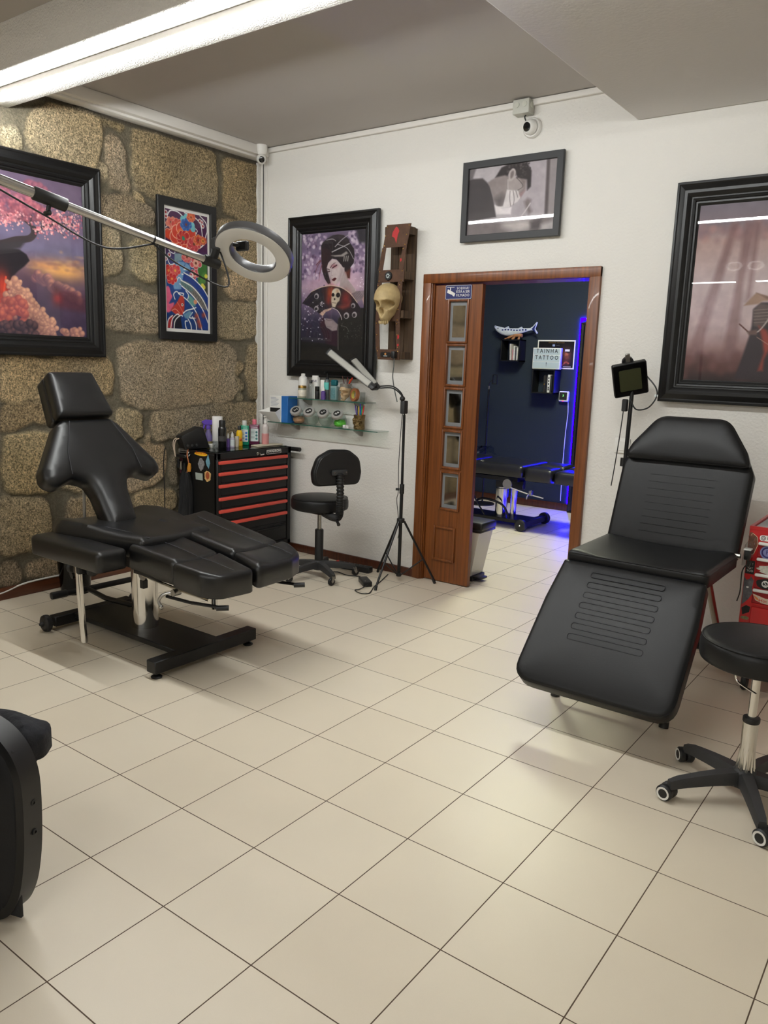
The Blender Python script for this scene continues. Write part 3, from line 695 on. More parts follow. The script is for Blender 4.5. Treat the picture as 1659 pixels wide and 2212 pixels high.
BMx = xf((BX, 1.835, .675), (1, 0, 0), bu, bn)
back_o = rounded([(-.298, -.035), (.298, -.035), (.30, .36), (.255, .45), (.15, .585), (-.15, .585), (-.255, .45), (-.30, .36)], [.02, .02, .06, .09, .10, .10, .09, .06])
bb = obj('backrest', MB().pad(back_o, .065, .018, BMx, .008), LEATHER2, bd, 50)
obj('piping', edge_loop(back_o, .003, -.010, BMx, .003), LEATHER2, bb)
ck = MB()
for k in range(9):
    v = .03+.035*k; ck.tube([(-.15, v, .0079), (.15, v, .0079)], .0007, 4, False, BMx)
obj('faint_channel_lines', ck, LEATHER2, bb)
PMx = BMx @ Matrix.Translation((0, 0, .045))
pil_o = rounded([(-.292, .375), (.292, .375), (.262, .452), (.16, .60), (-.16, .60), (-.262, .452)], [.035, .035, .10, .09, .09, .10])
pl = obj('head_pillow', MB().pad(pil_o, .05, .022, PMx, .014), LEATHER2, bd, 50)
obj('piping', edge_loop(pil_o, .004, -.012, PMx, .003), LEATHER2, pl)
CH2 = pm('satin_chrome', (190, 186, 178), 0.2, metal=1.0)
for sx in (-1, 1):
    x = BX-.041+sx*.242
    obj('front_leg', MB().cyl((x, 1.315, .02), (x, 1.47, .60), .0165, n=18), CH2, bd)
    obj('leg_foot', MB().cyl((x, 1.311, 0), (x, 1.316, .025), .02, n=18), BLACKP, bd)
    obj('rear_leg', MB().cyl((x, 2.27, .02), (x, 1.72, .60), .0165, n=18), CH2, bd)
    obj('leg_foot', MB().cyl((x, 2.272, 0), (x, 2.268, .025), .02, n=18), BLACKP, bd)
obj('bed_frame', MB().bx(BX-.285, BX-.255, 1.38, 1.83, .575, .605, .003, 1).bx(BX+.195, BX+.225, 1.38, 1.83, .575, .605, .003, 1).bx(BX-.285, BX+.225, 1.40, 1.43, .575, .605, .003, 1).bx(BX-.285, BX+.225, 1.78, 1.81, .575, .605, .003, 1), BLACKM, bd)
obj('leg_crossbar', MB().cyl((BX-.27, 1.335, .10), (BX+.19, 1.335, .10), .012, n=12), CH2, bd)
obj('hinge_bolt', MB().cyl((BX+.285, 1.84, .655), (BX+.312, 1.84, .655), .012, n=14), CHROME, bd)

# ---------------- rolling stools
def stool(name, label, cx, cy, rleg, rot, zseat, rs, ts, chrome_gas, group=None, rim=False):
    s = thing(name, label, 'stool', (cx, cy, 0), group)
    A = Matrix.Translation((cx, cy, 0))
    r = .026
    prof = [(0, zseat-ts), (rs-.02, zseat-ts), (rs-.004, zseat-ts+.008), (rs, zseat-ts+.02), (rs, zseat-r), (rs-.004, zseat-r*.5), (rs-.012, zseat-r*.18), (rs-r, zseat-.002), (rs*.6, zseat+.006), (0, zseat+.008)]
    so_ = obj('seat', MB().lathe(prof, (cx, cy, 0), n=56), LEATHER2, s, 60)
    obj('piping', MB().ring((cx, cy, zseat-.007), rs-.006, .0025, n=56, m=6), LEATHER2, so_)
    obj('seat_plate', MB().box((cx, cy, zseat-ts-.012), (.17, .17, .022), .004, 1), BLACKM, s)
    if chrome_gas:
        obj('gas_lift', MB().cyl((cx, cy, .30), (cx, cy, zseat-ts-.01), .0145, n=20), CHROME, s)
        obj('collar', MB().cyl((cx, cy, .285), (cx, cy, .305), .028, n=24, bev=.004), BLACKP, s)
        cv = MB(); cv.lathe([(.024, .10), (.026, .285)], (cx, cy, 0), n=30)
        co = obj('cover_tube', cv, CHROME, s)
        fl = MB()
        for k in range(10):
            th = 2*PI*k/10; c_, s2 = math.cos(th), math.sin(th)
            fl.tube([(cx+.023*c_, cy+.023*s2, .19), (cx+.0255*c_, cy+.0255*s2, .14), (cx+.028*c_, cy+.028*s2, .098)], [.002, .0045, .007], 8)
        obj('fluting', fl, CHROME, co)
        lv = MB(); lv.tube(spline([(cx-.01, cy-.01, zseat-ts-.014), (cx-.05, cy-.05, zseat-ts-.02), (cx-.05, cy-.05, zseat-ts-.06), (cx+.02, cy-.09, zseat-ts-.075)], 5), .0035, 8); obj('lever', lv, CHROME, s)
    else:
        obj('gas_lift', MB().cyl((cx, cy, .30), (cx, cy, zseat-ts-.01), .0135, n=20), STEEL, s)
        obj('cover_tube', MB().lathe([(0, .07), (.029, .07), (.029, .325), (.026, .33), (0, .33)], (cx, cy, 0), n=28), BLACKP, s)
    obj('hub', MB().lathe([(0, .05), (.036, .05), (.042, .06), (.040, .105), (.03, .115), (0, .115)], (cx, cy, 0), n=30), DARKP, s)
    for k in range(5):
        R = A @ Matrix.Rotation(rot+2*PI*k/5, 4, 'Z')
        lg = MB(R); n_ = 9
        vs = []; fs = []
        for i in range(n_):
            t = i/(n_-1); x = .025+(rleg-.018)*t; zt = .108-.030*t**1.6; h_ = .046-.016*t; w_ = .025-.008*t
            if i == n_-1: zt -= .004; w_ *= .8
            vs += [(x, -w_*.75, zt), (x, w_*.75, zt), (x, w_, zt-.012), (x, w_, zt-h_), (x, -w_, zt-h_), (x, -w_, zt-.012)]
        for i in range(n_-1):
            for j in range(6): fs.append((i*6+j, i*6+(j+1) % 6, (i+1)*6+(j+1) % 6, (i+1)*6+j))
        fs += [(5, 4, 3, 2, 1, 0), tuple((n_-1)*6+j for j in range(6))]
        lg.add(vs, fs); lo = obj('base_leg', lg, DARKP, s, 45)
        sw = rot*3+k*1.7; cs = R @ Matrix.Translation((rleg-.002, 0, 0)) @ Matrix.Rotation(sw, 4, 'Z')
        ca = MB(cs)
        if chrome_gas:
            for sd in (-1, 1): ca.lathe([(0, -.013), (.023, -.013), (.0285, -.007), (.0285, .007), (.023, .013), (0, .013)], (.014, sd*.0155, .0285), (0, 1, 0), 22)
            ca.box((.008, 0, .042), (.026, .012, .026), .004, 1); ca.cyl((0, 0, .04), (0, 0, .065), .007, n=10)
            c_o = obj('caster', ca, BLACKP, s)
            for sd in (-1, 1): obj('caster_rim', MB(cs).lathe([(.016, 0), (.0225, .001), (.023, 0), (.0225, -.001), (.016, 0)], (.014, sd*.0286, .0285), (0, 1, 0), 22), WHITEP, c_o)
        else:
            ca.lathe([(0, -.009), (.022, -.009), (.026, -.005), (.026, .005), (.022, .009), (0, .009)], (.012, 0, .026), (0, 1, 0), 22)
            c_o = obj('caster', ca, BLACKP, s)
            fk = MB(cs)
            for sd in (-1, 1): fk.prism([(-.008, .06), (.012, .062), (.022, .03), (.012, .018), (.0, .03)], -.0015, .0015, Matrix.Translation((0, sd*.013, 0)) @ Matrix.Rotation(PI/2, 4, 'X'))
            fk.cyl((0, 0, .055), (0, 0, .075), .008, n=10); fk.box((.002, 0, .06), (.024, .028, .006))
            obj('caster_fork', fk, STEEL, c_o)
    return s
stool('rolling_stool', 'round black stool on a chrome lift with white-rimmed casters, cut by the right edge', 1.765, .932, .262, math.radians(-138), .585, .19, .088, True)
s1 = stool('rolling_stool', 'black stool with a rounded backrest, against the white wall by the red-striped cabinet', -1.203, 2.09, .245, math.radians(-26), .555, .193, .085, False)
# backrest of the second stool
bc = Vector((-.97, 1.995, .765)); nb = Vector((.93, -.37, .05)).normalized(); xb = Vector((0, 0, 1)).cross(nb).normalized(); ub = nb.cross(xb)
KM = xf(bc, xb, ub, nb)
bo_ = rounded([(-.168, -.10), (.16, -.10), (.178, -.02), (.165, .07), (.085, .128), (-.045, .132), (-.14, .085), (-.178, -.01)], [.05, .05, .07, .08, .08, .08, .08, .07])
kb = obj('backrest', MB().pad(bo_, .045, .016, KM, .004), LEATHER2, s1, 50)
obj('back_shell', MB(KM).prism([(p[0]*.92, p[1]*.91+.001) for p in bo_], .002, .008, None, .003, 1), BLACKP, kb)
obj('back_bracket', MB(KM).box((0, -.015, .02), (.11, .036, .022), .008, 2), DARKP, kb)
for sx in (-1, 1): obj('bracket_screw', MB(KM).cyl((sx*.043, -.012, .028), (sx*.043, -.012, .034), .006, n=10), STEEL, kb)
arm_pts = spline([(-1.14, 2.065, .452), (-1.02, 2.02, .445), (-.955, 1.995, .47), (-.94, 1.985, .56), (-.945, 1.987, .75)], 10)
bel = MB(); RR = []; PP = []
for i in range(len(arm_pts)-1):
    a, c = Vector(arm_pts[i]), Vector(arm_pts[i+1])
    for j in range(4): PP.append((a+(c-a)*j/4)[:]); RR.append(.026 if j % 4 < 2 else .0215)
bel.tube(PP, RR, 14); obj('bellows_arm', bel, BLACKP, s1, 20)
obj('adjust_knob', MB().tube([(-.99, 2.01, .437), (-.925, 1.95, .432), (-.91, 1.94, .425)], [.012, .009, .012], 10), BLACKP, s1)
# ================================================================== CABINET, SHELVES AND WHAT STANDS ON THEM
LABEL = pm('paper_label', (214, 222, 220), 0.6)
GOLD = pm('brass_gold', (150, 118, 60), 0.35, metal=0.8)
INK = pm('ink_black', (14, 14, 15), 0.5)
PAPER = pm('white_paper', (232, 230, 225), 0.7)
# ---------------- black tool cabinet (front faces +X)
CX0, CX1, CY0, CY1 = -2.205, -1.812, 1.728, 2.455
tc = thing('tool_cabinet', 'black rolling tool cabinet with red drawer handles, in the corner by the stone wall', 'tool cabinet', ((CX0+CX1)/2, (CY0+CY1)/2, 0))
b = MB(); b.bx(CX0, CX1-.012, CY0, CY1, .075, .80, .004, 1); obj('carcass', b, BLACKM, tc)
b = MB(); b.bx(CX1-.03, CX1, CY0, CY0+.035, .075, .812, .004, 1); b.bx(CX1-.03, CX1, CY1-.035, CY1, .075, .812, .004, 1); b.bx(CX1-.03, CX1, CY0, CY1, .765, .812, .004, 1); b.bx(CX1-.03, CX1, CY0, CY1, .075, .11, .004, 1)
obj('front_frame', b, BLACKM, tc)
b = MB(); b.bx(CX0, CX0+.012, CY0, CY1, .80, .812); b.bx(CX0, CX1, CY0, CY0+.012, .80, .813); b.bx(CX0, CX1, CY1-.012, CY1, .80, .813); obj('rim', b, BLACKM, tc)
hz = [.745, .667, .583, .494, .407, .318]
for i, z in enumerate(hz):
    zb = (hz[i+1]+.016 if i < 5 else .245)
    dr = obj('drawer', MB().bx(CX1-.02, CX1-.006, CY0+.04, CY1-.04, zb+.004, z+.016, .003, 1), BLACKM, tc)
    obj('drawer_handle', MB().bx(CX1-.008, CX1+.016, CY0+.012, CY1-.05, z-.011, z+.011, .004, 2), ORANGE_RED, dr, label='red drawer handle')
lowd = obj('lower_door', MB().bx(CX1-.02, CX1-.006, CY0+.04, CY1-.04, .115, .235, .003, 1), BLACKM, tc)
obj('door_rail', MB().bx(CX1-.008, CX1+.008, CY0+.05, CY1-.06, .215, .226, .003, 1), BLACKM, lowd)
FX = xf((CX1+.001, 0, 0), (0, 1, 0), (0, 0, 1), (1, 0, 0))
pl_ = obj('name_plate', MB(FX).prism(rrect(2.19, 2.345, .772, .806, .008), 0, .003), INK, tc)
obj('plate_border', MB(FX).tube([(p[0], p[1], .0035) for p in rrect(2.193, 2.342, .775, .803, .007)], .0013, 5, True), WHITEP, pl_)
obj('lettering', MB(FX).text('KWADRON', .0255, Matrix.Translation((2.2675, .7795, .0035)), .0008, 'CENTER', 'BOTTOM', 1.0, .012), WHITEP, pl_)
k = MB(); k.cyl((CX1, 2.10, .785), (CX1+.008, 2.10, .785), .011, n=18); k.box((CX1+.02, 2.105, .785), (.024, .003, .012), .001, 1); k.box((CX1+.03, 2.125, .779), (.004, .035, .010), .001, 1)
obj('lock_and_key', k, CHROME, tc)
obj('push_handle', MB().tube([(-1.735, CY1+.012, .795), (-2.15, CY1+.012, .795)], .016, 14), BLACKP, tc)
for yy in (CY0+.07, CY1-.07):
    for xx in (CX0+.07, CX1-.07):
        c_ = MB(); c_.lathe([(0, -.012), (.03, -.012), (.034, -.006), (.034, .006), (.03, .012), (0, .012)], (xx, yy, .034), (0, 1, 0), 20); c_.box((xx, yy, .066), (.05, .045, .02), .003, 1); obj('caster', c_, BLACKP, tc)
# side (faces -Y): magnetic bits, stickers
def side(x, z, d=.0): return xf((x, CY0-d, z), (1, 0, 0), (0, 0, 1), (0, -1, 0))
SGN = obj('side_plate', MB(side(0, 0)).prism(rrect(-2.203, -2.115, .785, .817, .006), 0, .004), INK, tc)
obj('plate_border', MB(side(0, 0)).tube([(p[0], p[1], .0042) for p in rrect(-2.2, -2.118, .788, .814, .005)], .001, 5, True), WHITEP, SGN)
obj('lettering', MB(side(-2.159, .794, .004)).text('KWADRON', .0165, None, .0006, 'CENTER', 'BOTTOM'), WHITEP, SGN)
def blob(x0, x1, z0, z1, n=18, seed=1, wob=.16):
    r_ = random.Random(seed); cx, cz = (x0+x1)/2, (z0+z1)/2
    return [(cx+(x1-x0)/2*(1-wob*r_.random())*math.cos(2*PI*i/n), cz+(z1-z0)/2*(1-wob*r_.random())*math.sin(2*PI*i/n)) for i in range(n)]
s1_ = obj('sticker', MB(side(0, 0)).prism(blob(-2.045, -1.905, .78, .806, 22, 3, .1), 0, .0012), pm('sticker_yellow', (244, 190, 40), 0.5), tc, label='yellow and orange lettered sticker')
obj('lettering', MB(side(-1.974, .788, .0013)).text('Eternal Ink', .024, None, .0005, 'CENTER', 'BOTTOM'), pm('sticker_orange', (200, 60, 24), 0.5), s1_)
obj('sticker', MB(side(0, 0)).prism(blob(-2.01, -1.935, .675, .77, 20, 4, .3), 0, .0012), pm('sticker_grey', (140, 140, 142), 0.5, var=(90, .8)), tc, label='grey portrait sticker')
obj('sticker', MB(side(0, 0)).prism([(-1.90, .795), (-1.88, .74), (-1.895, .70), (-1.915, .72), (-1.925, .75)], 0, .0012), pm('sticker_blue', (110, 160, 180), 0.5, var=(60, .5)), tc, label='pale blue shard sticker')
obj('sticker', MB(side(0, 0)).prism(blob(-1.948, -1.866, .604, .692, 20, 6, .3), 0, .0012), pm('sticker_tan', (226, 186, 122), 0.5), tc, label='tan figure sticker')
obj('sticker_figure', MB(side(0, 0)).prism(blob(-1.928, -1.886, .62, .68, 14, 8, .3), .0012, .002), pm('sticker_brown', (170, 84, 50), 0.5), tc)
obj('sticker', MB(side(0, 0)).prism([(-2.03, .612), (-1.958, .612), (-1.96, .66), (-2.034, .66)], 0, .0012), pm('sticker_pale', (176, 186, 178), 0.5), tc, label='small pale green card')
obj('sticker', MB(side(0, 0)).prism([(-2.20, .64), (-2.17, .64), (-2.168, .775), (-2.20, .775)], 0, .0012), pm('sticker_plum', (96, 44, 66), 0.5, var=(60, .7)), tc, label='plum coloured strip sticker')
# things hanging on the side
def hang(name, label, cat, mb, mat, at): return one(name, mb, mat, label, cat, at)
def drape(x0, x1, z0, z1, seed, d0=.02):
    n, m_ = 13, 20; vs = []; fs = []; r_ = random.Random(seed)
    for sgn in (0, 1):
        for i in range(n):
            for j in range(m_):
                u, w = i/(n-1), j/(m_-1); sq = .55+.45*min(1, w*3)
                x = (x0+x1)/2+(u-.5)*(x1-x0)*sq; z = z1+(z0-z1)*w+.012*math.sin(u*7+seed)*w
                y = CY0-.004-d0*(.4+.6*math.sin(u*PI))*(.4+w*.6)*(1+.5*math.sin(u*17+seed+w*2))*(1 if sgn else .1)
                vs.append((x, y, z))
    o = n*m_
    for i in range(n-1):
        for j in range(m_-1):
            a = i*m_+j; fs.append((a, a+1, a+m_+1, a+m_)); fs.append((o+a, o+a+m_, o+a+m_+1, o+a+1))
    for j in range(m_-1):
        fs.append((j, o+j, o+j+1, j+1)); a = (n-1)*m_+j; fs.append((a, a+1, o+a+1, o+a))
    for i in range(n-1):
        a = i*m_; fs.append((a, a+m_, o+a+m_, o+a)); a = i*m_+m_-1; fs.append((a, o+a, o+a+m_, a+m_))
    return MB().add(vs, fs)
CLOTH = pm('black_cloth', (25, 25, 27), 0.8, bump=(120, .3, .003), var=(14, .4))
ap = one('apron', drape(-2.19, -2.06, .33, .67, 2, .045), CLOTH, 'crumpled black apron hanging on the side of the tool cabinet', 'apron', (-2.12, CY0, .67))
st_ = obj('strap', MB().tube(spline([(-2.08, CY0-.02, .67), (-2.065, CY0-.05, .60), (-2.075, CY0-.045, .47), (-2.09, CY0-.03, .34)], 6), .006, 8), CLOTH, ap)
h_ = thing('clip_cord', 'black and copper clip cord hook hung on the side of the tool cabinet', 'clip cord', (-2.07, CY0-.02, .80))
obj('cord', MB().tube(spline([(-2.09, CY0-.015, .815), (-2.07, CY0-.04, .78), (-2.055, CY0-.04, .72), (-2.06, CY0-.05, .66)], 6), .005, 8), pm('copper_tone', (190, 120, 84), 0.35, metal=.6), h_)
obj('grip', MB().lathe([(0, 0), (.012, .004), (.015, .03), (.010, .06), (0, .064)], (-2.047, CY0-.045, .665), (.1, 0, 1), 14), pm('amber_grip', (196, 132, 40), 0.35), h_)
obj('hook', MB().tube(spline([(-2.085, CY0-.012, .80), (-2.08, CY0-.03, .775), (-2.07, CY0-.03, .77), (-2.065, CY0-.02, .785)], 5), .003, 6), STEEL, h_)
mh = thing('machine_holder', 'black tattoo machine holder with hanging grips on the tool cabinet side', 'machine holder', (-2.15, CY0-.02, .71))
obj('rack', MB().box((-2.145, CY0-.02, .765), (.10, .03, .02), .003, 1), BLACKP, mh)
for i, xx in enumerate((-2.18, -2.15, -2.115)):
    obj('grip', MB().lathe([(0, 0), (.010, .002), (.012, .02), (.009, .05), (.012, .06), (0, .062)], (xx, CY0-.028, .68-.01*i), (0, 0, 1), 12), BLACKP if i != 1 else STEEL, mh)
# glass sheet and board on the top
one('glass_plate', MB().bx(CX0+.02, CX1-.03, CY0+.02, CY1-.02, .8125, .8175), clear_mat('smoked_plate', (150, 165, 160), 1.5, .03), 'clear glass sheet covering the top of the tool cabinet', 'glass sheet', ((CX0+CX1)/2, (CY0+CY1)/2, .8125))
ZT = .818
one('wooden_board', MB().box((-1.93, 2.32, ZT+.005), (.085, .25, .009), .002, 1), pm('board_pale', (206, 196, 172), 0.5), 'thin pale board lying flat in front of the bottles on the cabinet', 'board', (-1.93, 2.32, ZT))
bottles = 'bottles on the tool cabinet'
def liquid(name, col): return pm(name, col, 0.25, spec=0.5, coat=0.3)
def bot(name, label, x, y, z, prof, mat, cap=None, capmat=None, group=bottles, band=None, bandmat=None, cat='bottle', capname='cap'):
    o = one(name, MB().lathe(prof, (x, y, z), n=26), mat, label, cat, (x, y, z), group)
    if cap: obj(capname, MB().lathe(cap, (x, y, z), n=22), capmat, o)
    if band: obj('paper_label', MB().lathe(band, (x, y, z), n=26), bandmat, o)
    return o
# spray bottle
x, y = -2.165, 1.962
sb = bot('spray_bottle', 'purple trigger spray bottle at the back of the cabinet top', x, y, ZT, [(0, 0), (.03, 0), (.032, .006), (.032, .05), (.028, .075), (.014, .11), (.012, .125), (0, .125)], pm('violet_translucent', (112, 100, 150), 0.25, coat=.3), None)
obj('liquid_band', MB().lathe([(.0325, .004), (.033, .006), (.033, .035), (.0325, .036)], (x, y, ZT), n=26), pm('olive_liquid', (120, 110, 70), 0.3), sb)
sh = MB(); sh.lathe([(.016, .122), (.017, .14), (.012, .15), (0, .15)], (x, y, ZT), n=18); M = T(x, y, ZT+.165, math.radians(-135))
sh.prism([(-.03, -.012), (.02, -.014), (.044, -.002), (.046, .012), (.02, .024), (-.034, .022)], -.011, .011, M @ Matrix.Rotation(PI/2, 4, 'X'), .003, 1)
obj('spray_head', sh, pm('violet_plastic', (92, 62, 170), 0.4), sb)
obj('trigger', MB(M @ Matrix.Rotation(PI/2, 4, 'X')).prism([(.018, -.01), (.034, -.008), (.040, -.04), (.048, -.058), (.040, -.06), (.030, -.04)], -.006, .006), pm('violet_plastic', (92, 62, 170), 0.4), sb)
# paper roll
x, y = -2.10, 1.99
pr_ = one('paper_roll', MB().lathe([(.012, 0), (.036, 0), (.037, .002), (.037, .214), (.036, .216), (.012, .216), (.012, 0)], (x, y, ZT), n=32), pm('tissue', (233, 230, 226), 0.85, bump=(200, .3, .002)), 'white paper towel roll standing on the cabinet, behind the black spray can', 'paper roll', (x, y, ZT))
bot('spray_can', 'tall black spray can standing at the front of the cabinet top', -2.0, 1.945, ZT, [(0, 0), (.027, 0), (.029, .004), (.029, .135), (.027, .145), (.022, .152), (0, .152)], pm('black_gloss', (16, 16, 17), 0.25, coat=.3), [(.022, .150), (.0225, .155), (.0225, .19), (.020, .197), (0, .197)], BLACKP, band=[(.0293, .05), (.0294, .052), (.0294, .085), (.0293, .086)], bandmat=pm('can_print', (60, 58, 58), .4, var=(200, .9)), cat='spray can')
def dropper(label, x, y, z, h, r, col, capcol, group=bottles, name='dropper_bottle'):
    o = bot(name, label, x, y, z, [(0, 0), (r, 0), (r, h*.58), (r*.5, h*.64), (r*.5, h*.68), (0, h*.68)], col, [(r*.62, h*.64), (r*.62, h*.78), (r*.3, h*.92), (r*.18, h), (0, h)], capcol, group, [(r*1.02, h*.1), (r*1.03, h*.12), (r*1.03, h*.46), (r*1.02, h*.48)], LABEL if capcol is WHITEP and h > .105 else col)
    return o
VIO = pm('violet_label', (96, 70, 140), 0.4)
dropper('small purple dropper bottle with a white nozzle, right of the black spray can', -2.02, 2.018, ZT, .10, .0125, VIO, WHITEP)
dropper('white labelled dropper bottle between the purple dropper and the beige cup', -2.0, 2.04, ZT, .112, .0165, pm('pale_lilac', (196, 190, 206), .4), WHITEP)
one('cup', MB().lathe([(0, 0), (.0135, 0), (.0175, .074), (.016, .074), (.0125, .004), (0, .004)], (-2.01, 2.092, ZT), n=24), pm('beige_cup', (206, 196, 176), .6), 'small beige cup in front of the yellow bottle', 'cup', (-2.01, 2.092, ZT))
YEL = pm('yellow_plastic', (232, 186, 22), 0.35)
yb_ = bot('yellow_bottle', 'yellow bottle with a black cap on the tool cabinet', -2.05, 2.155, ZT, [(0, 0), (.024, 0), (.025, .01), (.021, .05), (.024, .09), (.018, .108), (.012, .116), (0, .116)], YEL, [(.0135, .114), (.0135, .142), (.012, .145), (0, .145)], BLACKP)
obj('round_sticker', MB().ball((-2.03, 2.15, ZT+.045), (.006, .011, .012), 12), pm('orange_dot', (214, 90, 20), .5), yb_)
def canister(label, x, y, w, d, h, mat, capmat, tint):
    o = thing('disinfectant_bottle', label, 'bottle', (x, y, ZT), bottles, math.radians(0))
    M = T(x, y, ZT, math.radians(38))
    obj('body', MB(M).prism(rrect(-w/2, w/2, -d/2, d/2, .012), 0, h*.8, None, .006, 2), mat, o)
    obj('cap', MB(M).cyl((0, 0, h*.8), (0, 0, h), .0165, n=22, bev=.002), capmat, o)
    lb = obj('paper_label', MB(M).bx(-w/2+.012, w/2-.006, -d/2-.001, -d/2+.002, .025, h*.64), LABEL, o)
    dots = MB(M)
    obj('label_print', dots.cyl((w*.24, -d/2-.0018, h*.50), (w*.24, -d/2-.0008, h*.50), .0085, n=14), tint, lb)
    for q in (.37, .24): obj('label_print', MB(M).cyl((w*.24, -d/2-.0018, h*q), (w*.24, -d/2-.0008, h*q), .0085, n=14), tint, lb)
    for q in (.58, .52, .47, .42, .3, .26): obj('label_text', MB(M).bx(-w*.3, w*.05, -d/2-.0016, -d/2-.0008, h*q, h*q+.003), pm('text_grey', (120, 130, 130), .6), lb)
    return o
canister('green disinfectant bottle with a white cap and pale label, third from the right end', -2.07, 2.225, .07, .05, .180, liquid('green_liquid', (24, 140, 108)), WHITEP, pm('label_blue', (40, 110, 190), .5))
canister('plum coloured disinfectant bottle with a pink cap, beside the pump bottle', -2.05, 2.308, .076, .052, .186, liquid('plum_liquid', (104, 44, 72)), pm('pink_cap', (220, 110, 130), .4), pm('label_teal', (70, 120, 120), .5))
x, y = -1.955, 2.326
pb_ = one('pump_bottle', MB().lathe([(0, 0), (.025, 0), (.0265, .004), (.0265, .13), (.024, .145), (.012, .162), (.011, .17), (0, .17)], (x, y, ZT), n=26), pm('cloudy_plastic', (206, 196, 192), .3, coat=.2), 'cloudy pump bottle of pink liquid at the wall end of the cabinet', 'bottle', (x, y, ZT), bottles)
obj('liquid', MB().lathe([(.0266, .003), (.027, .005), (.027, .088), (.0266, .089)], (x, y, ZT), n=26), pm('pink_liquid', (206, 140, 138), .3, coat=.2), pb_)
pp = MB(); pp.lathe([(.0135, .166), (.0135, .188), (.005, .19), (.005, .212), (0, .212)], (x, y, ZT), n=18); pp.box((x+.006, y-.008, ZT+.214), (.012, .03, .007), .002, 1); obj('pump_head', pp, WHITEP, pb_)
one('bowl', MB().lathe([(0, 0), (.014, .0), (.026, .022), (.0265, .026), (.024, .024), (.012, .004), (0, .004)], (-2.06, 1.90, ZT), n=26), WHITEP, 'small white bowl beside the black power unit', 'bowl', (-2.06, 1.90, ZT))
one('ink_cup', MB().lathe([(0, 0), (.02, 0), (.019, .05), (.017, .05), (.017, .004), (0, .004)], (-2.03, 1.905, ZT), n=24), PLASTIC_CLEAR, 'clear plastic cup left of the black spray can', 'cup', (-2.03, 1.905, ZT))
# power unit: wedge leaning with sockets
pu = thing('power_unit', 'black wedge-shaped power unit on the near corner of the tool cabinet', 'power unit', (-2.1, 1.78, ZT))
M = xf((-2.12, 1.78, ZT+.002), Vector((.25, 1, 0)).normalized(), Vector((-1, .25, 0)).normalized(), (0, 0, 1))
# profile in local (x along the cabinet side, z up), swept in y
P_ = [(-.085, .0), (.105, .0), (.055, .145), (.03, .15), (-.105, .09), (-.11, .075)]
obj('case', MB(M @ Matrix.Rotation(PI/2, 4, 'X')).prism(rounded(P_, .008, 3), -.035, .055, None, .004, 2), BLACKP, pu)
for i in range(3): obj('socket', MB(M).cyl((-.07+.035*i, -.058, .025), (-.07+.035*i, -.066, .025), .009, n=14), DARKP, pu)
for i in range(2): obj('cable', MB(M).tube(spline([(-.105, -.01+.03*i, .07), (-.135, -.02+.03*i, .06), (-.15, -.03+.02*i, .02), (-.15, -.04, -.05)], 6), .0035, 8), pm('pale_cable', (190, 170, 150), .5), pu)
one('power_cable', MB().tube(spline([(-2.215, 1.62, .82), (-2.19, 1.59, .80), (-2.195, 1.585, .70), (-2.195, 1.59, .5), (-2.195, 1.585, .3), (-2.195, 1.585, .08)], 8), .0035, 8), BLACKP, 'thin black cable hanging down the stone wall left of the cabinet', 'cable', (-2.195, 1.59, .08))

# ---------------- two glass shelves on the white wall
def shelf(name, label, x0, x1, z, y0, brackets):
    t = thing(name, label, 'shelf', ((x0+x1)/2, YB, z), 'glass shelves under the portrait of the woman with a fan')
    obj('glass', MB().bx(x0, x1, y0, YB-.004, z-.0055, z), GLASS, t)
    obj('front_edge', MB().bx(x0, x1, y0-.001, y0+.0006, z-.0058, z+.0002), GLASS_EDGE, t, label='green edge of the glass')
    for bx_ in brackets:
        q = MB(); q.prism(rounded([(0, 0), (.10, 0), (.095, -.012), (.03, -.045), (0, -.05)], .006, 3), -.006, .006, xf((bx_, YB, z-.006), (0, -1, 0), (0, 0, 1), (-1, 0, 0)), .002, 1)
        obj('bracket', q, STEEL, t)
shelf('glass_shelf', 'upper glass shelf crowded with bottles on the white wall', -1.79, -1.085, 1.178, 2.405, (-1.68, -1.20))
shelf('glass_shelf', 'lower and longer glass shelf holding the candy jars', -2.0, -.965, .990, 2.395, (-1.80, -1.20))
SU = 1.1785; UB = 'bottles on the upper glass shelf'; YS = 2.46
bot('white_bottle', 'tall plain white bottle at the left end of the upper shelf', -1.718, 2.475, SU, [(0, 0), (.032, 0), (.033, .004), (.033, .135), (.028, .15), (.016, .158), (.015, .175), (0, .177)], WHITEP, None, None, UB)
hj = bot('honey_jar', 'squat glass jar with a gold lid and pale label, in front of the white bottle', -1.69, 2.435, SU, [(0, 0), (.030, 0), (.031, .004), (.031, .066), (.027, .074), (0, .074)], pm('cream_jar', (150, 150, 132), .3, coat=.3), [(.0305, .072), (.0305, .088), (.029, .09), (0, .09)], GOLD, UB, [(.0312, .014), (.0315, .015), (.0315, .058), (.0312, .059)], pm('jar_label', (226, 216, 200), .5, var=(45, .35)), 'jar', 'lid')
bot('clear_bottle', 'clear bottle with a black cap beside the gold-lidded jar', -1.612, 2.44, SU, [(0, 0), (.023, 0), (.024, .003), (.024, .075), (.018, .10), (.010, .112), (0, .112)], PLASTIC_CLEAR, [(.0115, .108), (.0115, .13), (.01, .132), (0, .132)], BLACKP, UB)
bx_ = thing('cream_tube', 'white carton printed with dark blue lettering behind the clear bottle', 'carton', (-1.60, 2.48, SU))
obj('carton', MB().bx(-1.626, -1.574, 2.468, 2.495, SU, SU+.165, .002, 1), PAPER, bx_)
obj('print', MB(on_back(-1.60, 2.468, SU+.125)).text('INK', .026, None, .0005, 'CENTER', 'CENTER'), pm('navy_print', (40, 48, 90), .5), bx_)
